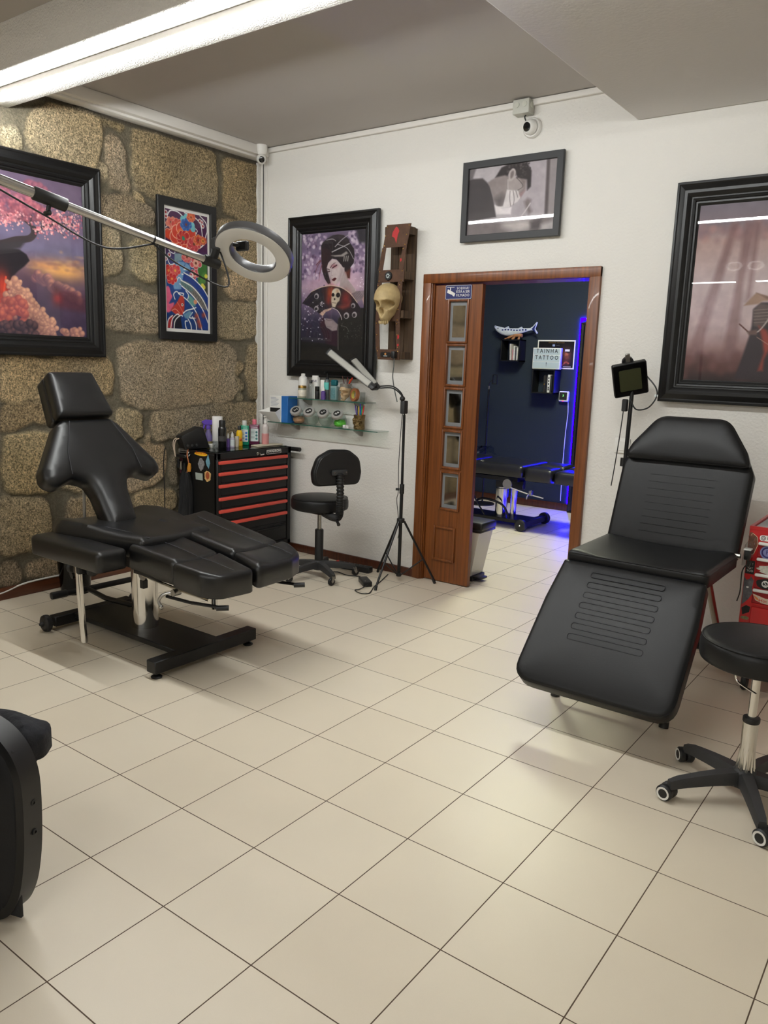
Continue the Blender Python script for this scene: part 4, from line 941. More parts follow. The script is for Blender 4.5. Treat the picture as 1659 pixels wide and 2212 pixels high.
bot('black_bottle', 'small black bottle, right of the printed carton', -1.551, 2.44, SU, [(0, 0), (.015, 0), (.0155, .002), (.0155, .088), (.014, .09), (0, .09)], BLACKP, [(.0156, .055), (.0158, .056), (.0158, .088), (0, .0905)], pm('black_gloss', (0, 0, 0)), UB)
pbx = one('paper_card', MB().bx(-1.565, -1.528, 2.49, 2.50, SU, SU+.135, .001, 1), PAPER, 'plain white card standing behind the small black bottle', 'card', (-1.546, 2.495, SU))
pt = bot('pump_bottle', 'bottle with a black pump and teal label on the upper shelf', -1.49, 2.478, SU, [(0, 0), (.022, 0), (.0225, .003), (.0225, .12), (.018, .138), (.010, .146), (0, .146)], pm('smoke_plastic', (84, 92, 92), .25, coat=.3), [(.012, .143), (.012, .158), (.004, .16), (.004, .185), (0, .186)], BLACKP, UB, [(.0227, .07), (.0229, .071), (.0229, .12), (.0227, .121)], pm('teal_print', (96, 190, 180), .5), capname='pump_head')
obj('spout', MB().box((-1.492, 2.468, SU+.19), (.012, .036, .010), .002, 1), BLACKP, pt)
dropper('small purple dropper bottle with a white nozzle, in front of the teal-labelled pump bottle', -1.483, 2.43, SU, .095, .0165, VIO, WHITEP, UB)
bot('patterned_can', 'slim dark can with a pale pattern, left of the shampoo bottle', -1.443, 2.468, SU, [(0, 0), (.0165, 0), (.017, .003), (.017, .118), (.014, .124), (0, .124)], pm('pattern_can', (70, 66, 60), .4, var=(80, 1.0)), None, None, UB, cat='can')
tb = thing('shampoo_bottle', 'translucent shampoo bottle with a dark teal cap, left of the skull mug', 'bottle', (-1.397, 2.45, SU), UB)
obj('body', MB(T(-1.397, 2.45, SU)).prism(rounded([(-.028, -.017), (.028, -.017), (.028, .017), (-.028, .017)], .012), 0, .10, None, .006, 2), pm('frosty_teal', (120, 150, 150), .25, coat=.3), tb)
obj('cap', MB(T(-1.397, 2.45, SU+.10)).prism(rounded([(-.026, -.016), (.026, -.016), (.026, .016), (-.026, .016)], .012), 0, .042, None, .012, 3), pm('teal_cap', (18, 92, 100), .35), tb)
obj('paper_label', MB(T(-1.397, 2.45, SU)).bx(-.020, .020, -.0182, -.0165, .012, .085), pm('teal_label', (88, 128, 132), .4, var=(70, .7)), tb)
# skull maker
def skull(mbM, mat, parent, s=1.0, jaw=True, dark=None, name='skull'):
    """front looks along local -y, z up, about 0.2*s tall"""
    b = bmesh.new(); bmesh.ops.create_icosphere(b, subdivisions=5, radius=1.0)
    for v in b.verts:
        x, y, z = v.co
        X = x*.072*(1-.10*max(0, -y)); Y = y*.092+.012; Z = z*.072+.02
        if z > 0: Z = z*.076+.02
        face = max(0, -y)
        if z < -.1 and y < .35:                                  # face tapers into the upper jaw
            k = min(1, (-z-.1)/.75); w = max(0, .35-y)/1.35
            Z -= .075*k*min(1, w*1.5); X *= 1-.42*k*min(1, w*1.6); Y = Y*(1-k*.18)-.010*k*w
        def dent(cx, cz, rx, rz, d):
            q = ((X-cx)/rx)**2+((Z-cz)/rz)**2
            return d*math.exp(-q**3) if y < 0 else 0
        def bump_(cx, cz, rx, rz, d):
            q = ((X-cx)/rx)**2+((Z-cz)/rz)**2
            return d*math.exp(-q) if y < 0 else 0
        dy = 0
        for sx in (-1, 1):
            dy += dent(sx*.030, -.006, .0235, .020, .066); dy -= bump_(sx*.030, .020, .028, .009, .008); dy -= bump_(sx*.046, -.034, .017, .012, .010)
        dy += dent(0, -.042, .0115, .018, .046); dy -= bump_(0, -.012, .009, .014, .006)
        dy -= bump_(0, -.075, .030, .018, .012)
        for sx in (-1, 1): dy += dent(sx*.046, -.062, .016, .018, .014)
        v.co = Vector((X*s, (Y+dy)*s, Z*s))
    o = obj(name, MB(mbM).bm(b), mat, parent, 80)
    if jaw:
        for k in range(8):
            a = (k-3.5)/3.5
            obj('tooth', MB(mbM).ball((a*.026*s, (-.072+.020*a*a)*s, -.098*s), (.0036*s, .004*s, .009*s), 8), mat, o)
    return o
BONE = pm('aged_bone', (178, 156, 112), 0.6, bump=(90, .4, .004), var=(28, .28))
mg = thing('skull_mug', 'skull-shaped mug holding brushes and pens at the right of the upper shelf', 'mug', (-1.30, 2.45, SU))
skull(xf((-1.30, 2.455, SU+.064), (1, 0, 0), (0, 1, 0), (0, 0, 1)) , pm('mug_bone', (186, 160, 124), .5, var=(50, .35)), mg, .58)
obj('mug_rim', MB().lathe([(.040, .088), (.043, .10), (.043, .118), (.040, .12), (.036, .118), (.034, .098), (0, .098)], (-1.30, 2.458, SU), n=28), pm('silver_glaze', (150, 146, 140), .3, metal=.5, bump=(120, .5, .003)), mg)
obj('mug_handle', MB().tube(spline([(-1.262, 2.462, SU+.10), (-1.248, 2.468, SU+.09), (-1.248, 2.468, SU+.05), (-1.262, 2.462, SU+.035)], 6), .006, 8), pm('silver_glaze', (0, 0, 0)), mg)
def pen(label, p0, p1, r, col, group, cat='pen'):
    p0, p1 = Vector(p0), Vector(p1); n = p0+(p1-p0)*.7
    o = one('pen', MB().cyl(p0, n, r, n=10), col, label, cat, p0, group)
    obj('pen_cap', MB().cyl(n, p1, r*1.12, r*.8, n=10), col, o)
PC = lambda n, c: pm('pen_'+n, c, .4)
for (dx, dy, lx, top, c, nm, lab) in ((-.022, 0, -.012, .17, PC('brown', (92, 50, 40)), 'brown', 'thin dark red brush leaning left in the skull mug'), (.002, .008, .004, .165, PC('maroon', (110, 24, 30)), 'maroon', 'maroon pen upright in the skull mug'), (.018, -.004, .008, .155, PC('grey', (90, 92, 100)), 'grey', 'grey pen in the skull mug'), (.024, .004, .012, .15, PC('yellow', (220, 180, 40)), 'yellow', 'yellow pen in the skull mug'), (.030, .0, .026, .162, PC('red', (206, 60, 36)), 'red', 'red marker leaning right in the skull mug')):
    pen(lab, (-1.30+dx*.5, 2.458+dy, SU+.101), (-1.30+dx+lx, 2.458+dy, SU+top), .0035 if nm != 'red' else .006, c, 'pens in the skull mug')
tp = thing('tape_roll', 'roll of reddish brown tape standing on edge beside the skull mug', 'tape roll', (-1.20, 2.435, SU))
ta = Vector((-.35, -1, .12)).normalized()
obj('tape', MB().lathe([(.028, -.011), (.045, -.011), (.0455, -.009), (.0455, .009), (.045, .011), (.028, .011), (.028, -.011)], (-1.20, 2.435, SU+.047), ta, 36), pm('tape_brown', (150, 92, 56), .35, var=(22, .4)), tp)
obj('core', MB().lathe([(.026, -.0105), (.0285, -.0105), (.0285, .0105), (.026, .0105), (.026, -.0105)], (-1.20, 2.435, SU+.047), ta, 30), pm('tape_core', (196, 180, 90), .5), tp)
one('tumbler', MB().lathe([(0, 0), (.017, 0), (.019, .066), (.0175, .066), (.0155, .004), (0, .004)], (-1.155, 2.465, SU), n=24), PLASTIC_CLEAR, 'small clear tumbler at the right end of the upper shelf', 'tumbler', (-1.155, 2.465, SU))
# ---- lower shelf
SLW = .9905
gb = thing('glove_box', 'white and blue carton with an open flap on the lower glass shelf', 'box', (-1.88, 2.45, SLW))
obj('carton', MB().bx(-1.985, -1.865, 2.40, 2.505, SLW, SLW+.195, .002, 1), PAPER, gb)
obj('blue_end', MB().bx(-1.8655, -1.80, 2.40, 2.505, SLW, SLW+.195, .002, 1), pm('carton_blue', (36, 104, 176), .5), gb, label='blue end of the carton')
obj('opening', MB().bx(-1.975, -1.875, 2.396, 2.4, SLW+.075, SLW+.105), INK, gb)
fl = MB(); fl.add([(-2.045, 2.34, SLW+.075), (-1.872, 2.34, SLW+.075), (-1.872, 2.398, SLW+.004), (-1.975, 2.398, SLW+.004), (-1.985, 2.398, SLW+.105), (-1.868, 2.398, SLW+.105)], [(0, 1, 2, 3), (0, 3, 4), (1, 5, 2)])
obj('flap', fl, PAPER, gb)
for i in range(7): obj('print_line', MB().bx(-1.972, -1.972+.09*(.6+.4*((i*37) % 10)/10), 2.3988, 2.3995, SLW+.178-.010*i, SLW+.181-.010*i), pm('print_grey', (150, 156, 172), .6), gb)
JARG = 'candy jars on the lower glass shelf'
contents = [(( 170, 128, 96), 'brown sweets'), None, None, ((96, 190, 60), 'green sweets')]
jar_labels = ['glass jar with a silver lid and brown contents, nearest the blue box', 'empty glass jar with a tilted silver lid, second from the blue box', 'empty glass jar with a tilted silver lid, next to the jar of green sweets', 'glass jar with a silver lid and bright green contents on the lower shelf']
JG = clear_mat('jar_glass', (228, 236, 232), 1.5, .02)
for i, xx in enumerate((-1.752, -1.622, -1.487, -1.357)):
    j = thing('candy_jar', jar_labels[i], 'jar', (xx, 2.455, SLW), JARG)
    ax = Vector((.19, -.60, .65)).normalized(); c0 = Vector((xx, 2.462, SLW+.051))
    obj('jar_body', MB().lathe([(0, -.05), (.03, -.05), (.045, -.038), (.0515, -.01), (.0505, .02), (.042, .042), (.037, .048)], c0, ax, 30), JG, j, 60)
    ld = obj('lid', MB().lathe([(0, .046), (.042, .046), (.0435, .05), (.0435, .064), (.041, .068), (0, .069)], c0, ax, 34), pm('satin_lid', (196, 194, 190), .38, metal=.55), j)
    obj('lid_emblem', MB().lathe([(0, .0692), (.026, .0692), (.026, .0698), (0, .0698)], c0, ax, 26), INK, ld)
    u = ax.orthogonal().normalized(); w = ax.cross(u)
    obj('emblem_mark', MB().text('$' if i % 2 else 'S', .044, xf(c0+ax*.0701, w if w.x > 0 else -w, ax.cross(w if w.x > 0 else -w), ax), .0004, 'CENTER', 'CENTER'), WHITEP, ld)
    if contents[i]:
        obj('contents', MB().lathe([(0, 0), (.030, 0), (.042, .012), (.043, .03), (.034, .046), (0, .05)], (xx+.008, 2.46, SLW+.006), n=24), pm('sweets_%d' % i, contents[i][0], .5, bump=(90, .8, .006), var=(60, .3)), j)
def die(label, x):
    d = one('die', MB().box((x, 2.415, SLW+.0115), (.023, .023, .023), .003, 2), PAPER, label, 'die', (x, 2.415, SLW), 'white dice by the pen cup')
    for px_, pz_ in ((-.0055, .0055), (-.0055, -.0055), (.0055, .0055), (.0055, -.0055))[:4]:
        obj('pip', MB().cyl((x+px_, 2.4032, SLW+.0115+pz_), (x+px_, 2.4037, SLW+.0115+pz_), .0025, n=10), INK, d)
die('white die standing left of the other die on the lower shelf', -1.268); die('white die touching the bronze skull pen cup', -1.2405)
pc = thing('skull_pen_cup', 'bronze pen cup moulded with skulls at the right end of the lower shelf', 'pen cup', (-1.17, 2.455, SLW))
BRZ = pm('bronze', (112, 92, 56), .45, metal=.6, bump=(70, .9, .008), var=(60, .5))
obj('cup', MB().lathe([(0, 0), (.038, 0), (.040, .01), (.036, .05), (.041, .098), (.036, .10), (.032, .06), (0, .05)], (-1.17, 2.455, SLW), n=28), BRZ, pc)
for (dx, dy, rz, z) in ((-.02, -.022, -.35, .058), (.022, -.018, .5, .052), (-.002, -.026, 0, .022)):
    skull(T(-1.17+dx, 2.455+dy, SLW+z, rz), BRZ, pc, .26, False, None, 'skull_relief')
for i, (dx, lx, top, c, nm) in enumerate(((-.024, -.012, .165, (84, 50, 150), 'purple'), (-.014, -.004, .158, (40, 44, 52), 'dark'), (-.004, 0, .16, (206, 196, 60), 'yellow'), (.006, .003, .175, (48, 70, 190), 'blue'), (.016, .006, .16, (30, 140, 90), 'green'), (.026, .016, .165, (190, 40, 44), 'red'))):
    pen(nm+' pen in the bronze skull cup', (-1.17+dx*.7, 2.455, SLW+.052), (-1.17+dx+lx, 2.45, SLW+top), .0042, PC(nm, c), 'pens in the bronze cup')
# ================================================================== PICTURES
class Art:
    """a print painted in code: shapes given in the corner frame of the picture, kept as vertex colours"""
    def __init__(s, W, H, corners, base):
        s.W, s.H = W, H
        src = np.array(corners, float); dst = np.array([(0, 0), (W, 0), (W, H), (0, H)], float)
        A = []; b = []
        for (x, y), (u, v) in zip(src, dst):
            A.append([x, y, 1, 0, 0, 0, -u*x, -u*y]); b.append(u); A.append([0, 0, 0, x, y, 1, -v*x, -v*y]); b.append(v)
        s.h = np.append(np.linalg.solve(np.array(A), np.array(b)), 1).reshape(3, 3)
        s.sc = math.sqrt(W*H/abs(0.5*sum(src[i][0]*src[(i+1) % 4][1]-src[(i+1) % 4][0]*src[i][1] for i in range(4))))
        s.Y, s.X = np.mgrid[0:H, 0:W].astype(float); s.X += .5; s.Y += .5
        s.im = np.zeros((H, W, 3)); s.im[:] = base
    def m(s, P):
        P = np.array(P, float); q = np.c_[P, np.ones(len(P))] @ s.h.T; return q[:, :2]/q[:, 2:]
    def blend(s, sl, a, col):
        a = a[..., None]; s.im[sl] = s.im[sl]*(1-a)+np.asarray(col)*a
    def sl(s, lo, hi):
        x0, y0 = max(0, int(lo[0])-3), max(0, int(lo[1])-3); x1, y1 = min(s.W, int(hi[0])+4), min(s.H, int(hi[1])+4)
        return None if x1 <= x0 or y1 <= y0 else (slice(y0, y1), slice(x0, x1))
    def poly(s, P, col, a=1.0, soft=1.0, smooth=False):
        if smooth: P = spline(P, 5, True)
        O = s.m([p[:2] for p in P]); sl = s.sl(O.min(0)-soft, O.max(0)+soft)
        if sl is None: return
        Q = np.stack([s.X[sl].ravel(), s.Y[sl].ravel()], 1)
        d = pdist(Q, O)*np.where(inside(Q, O), 1, -1)
        s.blend(sl, (np.clip(d/soft+.5, 0, 1)*a).reshape(s.X[sl].shape), col)
    def line(s, P, w, col, a=1.0, smooth=True, taper=False):
        if smooth and len(P) > 2: P = spline(P, 6)
        O = s.m([p[:2] for p in P]); w = max(w*s.sc, .9); sl = s.sl(O.min(0)-w, O.max(0)+w)
        if sl is None: return
        X, Y = s.X[sl], s.Y[sl]; best = np.full(X.shape, 1e9); n = len(O)
        for i in range(n-1):
            ax, ay = O[i]; bx, by = O[i+1]; L = max((bx-ax)**2+(by-ay)**2, 1e-9)
            t = np.clip(((X-ax)*(bx-ax)+(Y-ay)*(by-ay))/L, 0, 1); d = np.hypot(X-ax-t*(bx-ax), Y-ay-t*(by-ay))
            ww = w*(1-.75*(i/(n-1))) if taper else w
            best = np.minimum(best, d-ww/2)
        s.blend(sl, np.clip(.5-best, 0, 1)*a, col)
    def disc(s, c, r, col, a=1.0, soft=1.0, ry=None):
        o = s.m([c])[0]; R = r*s.sc; Ry = (ry or r)*s.sc; sl = s.sl(o-max(R, Ry)-soft, o+max(R, Ry)+soft)
        if sl is None: return
        d = (np.hypot((s.X[sl]-o[0])/R, (s.Y[sl]-o[1])/Ry)-1)*min(R, Ry)
        s.blend(sl, np.clip(.5-d/soft, 0, 1)*a, col)
    def glow(s, c, r, col, a=1.0, ry=None):
        o = s.m([c])[0]; R = r*s.sc; Ry = (ry or r)*s.sc
        s.blend((slice(None), slice(None)), a*np.exp(-((s.X-o[0])/R)**2-((s.Y-o[1])/Ry)**2), col)
    def vgrad(s, stops):
        v = s.Y/s.H; ks = [q[0] for q in stops]
        for c in range(3): s.im[..., c] = np.interp(v, ks, [q[1][c] for q in stops])
    def noise(s, sx, sy, amt, seed=1):
        s.im *= (1+amt*(fbm(s.X/sx, s.Y/sy, 4, seed)-.5)*2)[..., None]
    def build(s, name, M, w, h, mat, parent):
        """lays the print on local x 0..w, y 0..h of M"""
        xs = np.linspace(0, w, s.W); ys = np.linspace(h, 0, s.H); gx, gy = np.meshgrid(xs, ys)
        A = np.array((wm(parent).inverted() @ M))
        P = np.stack([gx.ravel(), gy.ravel(), np.zeros(gx.size), np.ones(gx.size)], 1) @ A.T
        i = np.arange(s.H*s.W).reshape(s.H, s.W)
        f = np.stack([i[:-1, :-1], i[1:, :-1], i[1:, 1:], i[:-1, 1:]], -1).reshape(-1, 4)
        me = bpy.data.meshes.new(name); me.from_pydata(P[:, :3].tolist(), [], f.tolist())
        paint(me, srgb_lin(np.clip(s.im, 0, 255)).reshape(-1, 3)); me.materials.append(mat)
        o = bpy.data.objects.new(name, me); COL.objects.link(o); o.parent = parent; return o
PRINT = attr_mat('printed_paper', 0.5, 0.25)
def frame_mesh(M, w, h, prof):
    """mitred frame round 0..w, 0..h; prof is a list of (inset, height)"""
    vs = []; fs = []
    for ins, z in prof: vs += [(ins, ins, z), (w-ins, ins, z), (w-ins, h-ins, z), (ins, h-ins, z)]
    for i in range(len(prof)-1):
        for k in range(4): fs.append((i*4+k, i*4+(k+1) % 4, (i+1)*4+(k+1) % 4, (i+1)*4+k))
    return MB(M).add(vs, fs)
WIDE = [(0, 0), (0, .022), (.004, .026), (.012, .027), (.018, .024), (.030, .028), (.044, .034), (.058, .034), (.070, .028), (.078, .020), (.084, .019), (.088, .021), (.096, .018), (.100, .012), (.108, .012), (.112, .009), (.119, .006), (.120, .002)]
FLAT = [(0, 0), (0, .020), (.002, .022), (.050, .022), (.052, .020), (.052, .003)]
SLIM = [(0, 0), (0, .018), (.002, .020), (.038, .020), (.040, .018), (.040, .003)]
def picture(label, M, w, h, prof, art, fmat=FRAME_BLACK, mat_border=0.0, name='framed_picture', bow=0.0):
    o = M.translation
    t = thing(name, label, 'picture', (M @ Vector((w/2, h/2, 0)))[:], None)
    fr = frame_mesh(M, w, h, prof)
    obj('frame', fr, fmat, t, 20)
    ins = prof[-1][0]
    obj('backing', MB(M).bx(.004, w-.004, .004, h-.004, 0, .0025), PAPER if mat_border else BLACKP, t)
    L_ = art.im @ np.array([.3, .59, .11]); art.im = art.im*.88+L_[..., None]*.12
    art.build('print', M @ Matrix.Translation((ins+mat_border, ins+mat_border*1.25, .0032)), w-2*(ins+mat_border), h-2*ins-2.4*mat_border, PRINT, t)
    g = []; n_ = 24 if bow else 1                       # acrylic sheets bulge a little
    for i in range(n_+1):
        v = i/n_; g += [(ins-.004, ins-.004+(h-2*ins+.008)*v, .005+bow*(1-(2*v-1)**2)), (w-ins+.004, ins-.004+(h-2*ins+.008)*v, .005+bow*(1-(2*v-1)**2))]
    obj('glazing', MB(M).add(g, [(2*i, 2*i+1, 2*i+3, 2*i+2) for i in range(n_)]), GLAZE, t, 80)
    return t
rg = random.Random(11)
def puff(A, x, y, r, lit, body, n=1):
    A.disc((x, y), r, body, 1, 2.0); A.disc((x+r*.18, y-r*.2), r*.78, [(l+b_)/2 for l, b_ in zip(lit, body)], .8, r*A.sc*.5+1); A.disc((x+r*.3, y-r*.35), r*.45, lit, .8, r*A.sc*.5+1)
# --- cherry tree on a cliff above sunset clouds
A = Art(190, 300, [(-140, 263), (792, 468), (847, 1941), (-44, 1896)], (90, 75, 100))
A.vgrad([(0, (98, 80, 104)), (.25, (112, 92, 118)), (.45, (112, 104, 136)), (.54, (120, 98, 122)), (.60, (104, 76, 92)), (.75, (84, 64, 88)), (1, (62, 50, 78))])
A.glow((620, 1290), 260, (240, 168, 84), .95, 90); A.glow((420, 1230), 160, (236, 150, 80), .6, 40)
for i in range(60): puff(A, rg.uniform(-130, 520), rg.uniform(430, 800)-max(0, 0), rg.uniform(28, 66), (164, 94, 110), (118, 66, 86))
A.poly([(-140, 900), (-140, 960), (60, 960), (300, 930), (300, 850), (180, 830), (20, 800), (-140, 830)], (112, 102, 136), .9, 14)
for i in range(26): puff(A, rg.uniform(-130, 420), rg.uniform(620, 790), rg.uniform(24, 50), (196, 106, 116), (146, 72, 86))
BR = (58, 46, 50)
A.line([(-140, 1030), (20, 1020), (160, 985), (280, 975), (330, 930), (330, 880)], 62, BR)
A.line([(330, 930), (400, 880), (470, 840), (620, 830), (760, 850)], 26, BR, taper=True); A.line([(320, 900), (300, 820), (310, 750)], 30, BR, taper=True)
A.line([(300, 850), (200, 780), (60, 745), (-60, 760)], 16, BR, taper=True); A.line([(470, 845), (560, 900), (640, 960)], 9, BR, taper=True); A.line([(560, 835), (620, 780), (690, 740)], 9, BR, taper=True); A.line([(400, 880), (410, 800), (470, 760)], 10, BR, taper=True)
for i in range(330):
    t_ = rg.random(); x = 380+400*t_+rg.gauss(0, 40); y = 860-60*math.sin(t_*3)+rg.gauss(0, 72)
    A.disc((x, y), rg.uniform(5, 12), rg.choice([(240, 160, 160), (222, 126, 134), (250, 190, 184), (196, 96, 110)]), .85)
for i in range(170): A.disc((rg.gauss(80, 110), rg.gauss(770, 50)), rg.uniform(5, 12), rg.choice([(236, 150, 150), (214, 116, 124), (248, 186, 180)]), .85)
for i in range(420):
    x, y = rg.uniform(-130, 560), rg.uniform(430, 800)
    if y > 430+max(0, (x-260))*1.0: A.disc((x, y), rg.uniform(6, 16), rg.choice([(150, 84, 100), (120, 66, 88), (198, 112, 122), (176, 92, 108), (104, 62, 86)]), .55, 3)
CLF = (40, 34, 40)
A.poly([(-140, 1020), (40, 1050), (190, 1080), (260, 1130), (290, 1190), (240, 1245), (180, 1290), (120, 1350), (80, 1500), (-140, 1520)], CLF, 1, 3)
A.poly([(-140, 1000), (60, 1010), (190, 1000), (260, 985), (200, 1070), (40, 1090), (-140, 1080)], (56, 50, 56), 1, 6)
A.glow((30, 1440), 60, (235, 60, 40), .9, 130); A.glow((20, 1620), 110, (226, 76, 60), .7, 120); A.line([(60, 1350), (50, 1420), (40, 1520)], 18, (250, 84, 50), .8)
for i in range(40): A.disc((rg.uniform(330, 820), rg.gauss(1230, 40)), rg.uniform(10, 40), rg.choice([(150, 96, 90), (240, 176, 100), (122, 84, 96)]), .4, 5, rg.uniform(6, 14))
for i in range(46):
    t_ = i/45; x = 330+220*t_+rg.gauss(0, 26); y = 1300+190*t_+rg.gauss(0, 26)
    puff(A, 340+430*t_, 1330+230*t_+rg.gauss(0, 22), rg.uniform(26, 48), (216, 140, 112), (120, 82, 96))
A.poly([(510, 1420), (720, 1500), (840, 1560), (840, 1700), (520, 1640)], (92, 48, 60), .75, 12); A.glow((560, 1560), 50, (190, 50, 50), .7, 50)
for i in range(300):
    t_ = rg.random(); x = 170+390*t_; y0_ = 1360+470*t_; y = y0_+abs(rg.gauss(0, 130))+rg.gauss(0, 14); x -= abs(rg.gauss(0, 70))
    k_ = min(1, (y-y0_)/260)
    puff(A, x, y, rg.uniform(14, 36), [a*(1-k_)+b_*k_ for a, b_ in zip((236, 176, 136), (176, 120, 104))], [a*(1-k_)+b_*k_ for a, b_ in zip((178, 120, 104), (120, 78, 86))])
for i in range(40): puff(A, rg.uniform(-60, 260), rg.uniform(1560, 1800), rg.uniform(24, 46), (214, 110, 90), (150, 70, 74))
for i in range(34): puff(A, rg.uniform(-60, 360), rg.uniform(1800, 1940), rg.uniform(26, 50), (120, 84, 84), (58, 48, 62))
for i in range(26): puff(A, rg.uniform(600, 800), rg.uniform(1860, 1960), rg.uniform(20, 36), (224, 160, 126), (150, 100, 96))
A.noise(16, 16, .10, 3)
picture('large black framed print of a cherry tree on a cliff above sunset clouds', on_left(XL+.022, .352, 1.425), .81, 1.115, WIDE, A)
# --- koi in waves, flowers
A = Art(130, 270, [(172, 225), (800, 345), (830, 2010), (245, 1965)], (70, 30, 66))
A.vgrad([(0, (84, 40, 82)), (.30, (78, 32, 76)), (.45, (60, 70, 130)), (.6, (30, 74, 150)), (1, (24, 60, 128))])
WH = (238, 238, 234)
A.poly([(640, 900), (830, 940), (830, 1560), (720, 1330), (600, 1180)], (58, 66, 56), 1, 3)
A.poly([(700, 1000), (790, 1010), (800, 1200), (760, 1330), (680, 1320), (670, 1150)], (58, 120, 50), 1, 4, True); A.poly([(730, 1200), (790, 1180), (780, 1330), (700, 1330)], (84, 150, 60), .8, 4, True)
for c_ in ((790, 1230), (740, 1365), (760, 1390)): A.disc(c_, 28, (226, 214, 60))
A.line([(215, 330), (260, 262), (360, 280), (440, 350)], 14, WH); A.line([(460, 290), (600, 350), (700, 460), (730, 640)], 13, WH); A.line([(690, 335), (780, 440), (800, 560), (780, 640), (770, 740), (700, 815)], 14, WH)
A.line([(620, 660), (600, 610), (630, 590), (645, 610)], 10, WH); A.line([(640, 600), (655, 560), (630, 530)], 10, WH); A.line([(240, 800), (260, 870), (330, 900), (330, 830)], 11, WH); A.line([(185, 520), (215, 490), (190, 450)], 11, WH); A.line([(190, 880), (230, 980), (270, 1060), (330, 1050)], 12, WH)
def flower(x, y, r, c1, c2, c3=(120, 60, 40), n=7, edge=(240, 170, 140)):
    for k in range(n):
        a_ = 2*PI*k/n+.3; A.disc((x+r*.62*math.cos(a_), y+r*.62*math.sin(a_)), r*.46, edge); A.disc((x+r*.62*math.cos(a_), y+r*.62*math.sin(a_)), r*.40, c1)
    A.disc((x, y), r*.55, c2); A.disc((x, y), r*.2, c3)
flower(270, 440, 80, (226, 120, 100), (220, 90, 80), n=5)
A.poly([(185, 560), (240, 530), (330, 560), (350, 720), (190, 660)], (226, 70, 40), 1, 2, True); A.line([(185, 560), (215, 530), (250, 550), (290, 530), (330, 570)], 8, (244, 170, 140))
flower(360, 480, 90, (214, 66, 58), (226, 84, 60), n=6); flower(450, 650, 190, (214, 62, 44), (230, 110, 50), (40, 120, 90), 9); flower(450, 665, 96, (190, 40, 44), (206, 66, 54), (40, 120, 90), 8); A.disc((455, 680), 24, (50, 140, 110))
flower(610, 760, 100, (206, 60, 70), (214, 70, 74), n=7)
for c_ in ((440, 390), (490, 360), (530, 400), (580, 480), (590, 530)): A.disc(c_, 42, (110, 190, 200))
flower(490, 470, 86, (44, 96, 176), (36, 76, 160), (120, 60, 50), 7, (90, 150, 210))
flower(560, 360, 66, (214, 84, 50), (226, 110, 60)); flower(670, 700, 74, (220, 100, 50), (200, 60, 50)); flower(740, 710, 56, (206, 80, 50), (226, 140, 60))
for c_ in ((190, 290), (195, 350), (720, 430), (735, 490), (690, 410), (255, 920), (205, 980)): A.disc(c_, 27, WH); A.disc(c_, 17, (176, 60, 70))
A.poly([(330, 900), (440, 900), (440, 1010), (330, 1030)], (120, 150, 160), 1, 3)
flower(510, 950, 80, (214, 90, 96), (224, 120, 110)); flower(640, 1040, 90, (216, 84, 90), (232, 170, 150), n=5, edge=WH); flower(620, 1200, 70, (200, 60, 76), (230, 150, 140), n=5, edge=WH)
for P in ([(330, 1120), (360, 1040), (440, 1010), (540, 1070), (560, 1140), (480, 1170), (420, 1260), (330, 1240)], [(320, 1260), (430, 1200), (500, 1250), (460, 1400), (360, 1420), (330, 1400)]): A.poly(P, (110, 160, 204), 1, 3, True)
A.line([(400, 1010), (480, 1030), (470, 1090), (420, 1080)], 9, (60, 90, 160)); A.line([(470, 1130), (560, 1150), (600, 1230), (560, 1220)], 15, WH); A.line([(440, 1200), (500, 1220), (500, 1290), (460, 1270)], 14, WH); A.line([(370, 1300), (400, 1250), (440, 1290)], 12, WH); A.line([(410, 1340), (460, 1370), (440, 1400)], 12, WH)
BD = [(470, 1180), (600, 1250), (740, 1400), (830, 1560), (830, 1990), (740, 1990), (700, 1750), (560, 1520), (430, 1400)]
A.poly(BD, (30, 64, 150), 1, 3)
A.poly([(430, 1290), (560, 1340), (700, 1480), (800, 1640), (800, 1720), (700, 1650), (560, 1460), (450, 1370)], (120, 116, 112), 1, 4, True); A.poly([(430, 1300), (560, 1350), (600, 1450), (480, 1400)], (90, 130, 128), .9, 6, True)
for k in range(8): A.line([(480+38*k, 1330+34*k), (500+38*k, 1370+34*k), (490+36*k, 1400+34*k)], 4, (70, 70, 74))
for P in ([(470, 1180), (600, 1260), (740, 1400), (826, 1540)], [(430, 1290), (600, 1390), (740, 1560), (826, 1740)], [(440, 1370), (600, 1510), (740, 1700), (826, 1900)], [(400, 1480), (560, 1610), (680, 1800), (740, 2000)]): A.line(P, 15, WH)
A.poly([(540, 1500), (620, 1560), (640, 1660), (560, 1620)], (100, 160, 150), 1, 5, True); A.disc((640, 1600), 30, (226, 150, 110))
A.poly([(220, 1400), (260, 1380), (290, 1470), (310, 1530), (270, 1620), (340, 1610), (300, 1720), (240, 1740), (215, 1600)], (232, 96, 134), 1, 3, True)
flower(250, 1150, 80, (206, 44, 44), (220, 60, 50), (236, 150, 60), n=6); flower(345, 1150, 80, (220, 60, 70), (226, 90, 80), (236, 170, 60), n=6); flower(300, 1270, 76, (206, 40, 46), (214, 60, 50), (236, 150, 60), n=6)
A.line([(350, 1560), (330, 1490), (370, 1450), (410, 1490)], 13, WH); A.line([(400, 1470), (470, 1480), (460, 1510)], 13, WH); A.line([(500, 1440), (540, 1500), (530, 1560)], 13, WH)
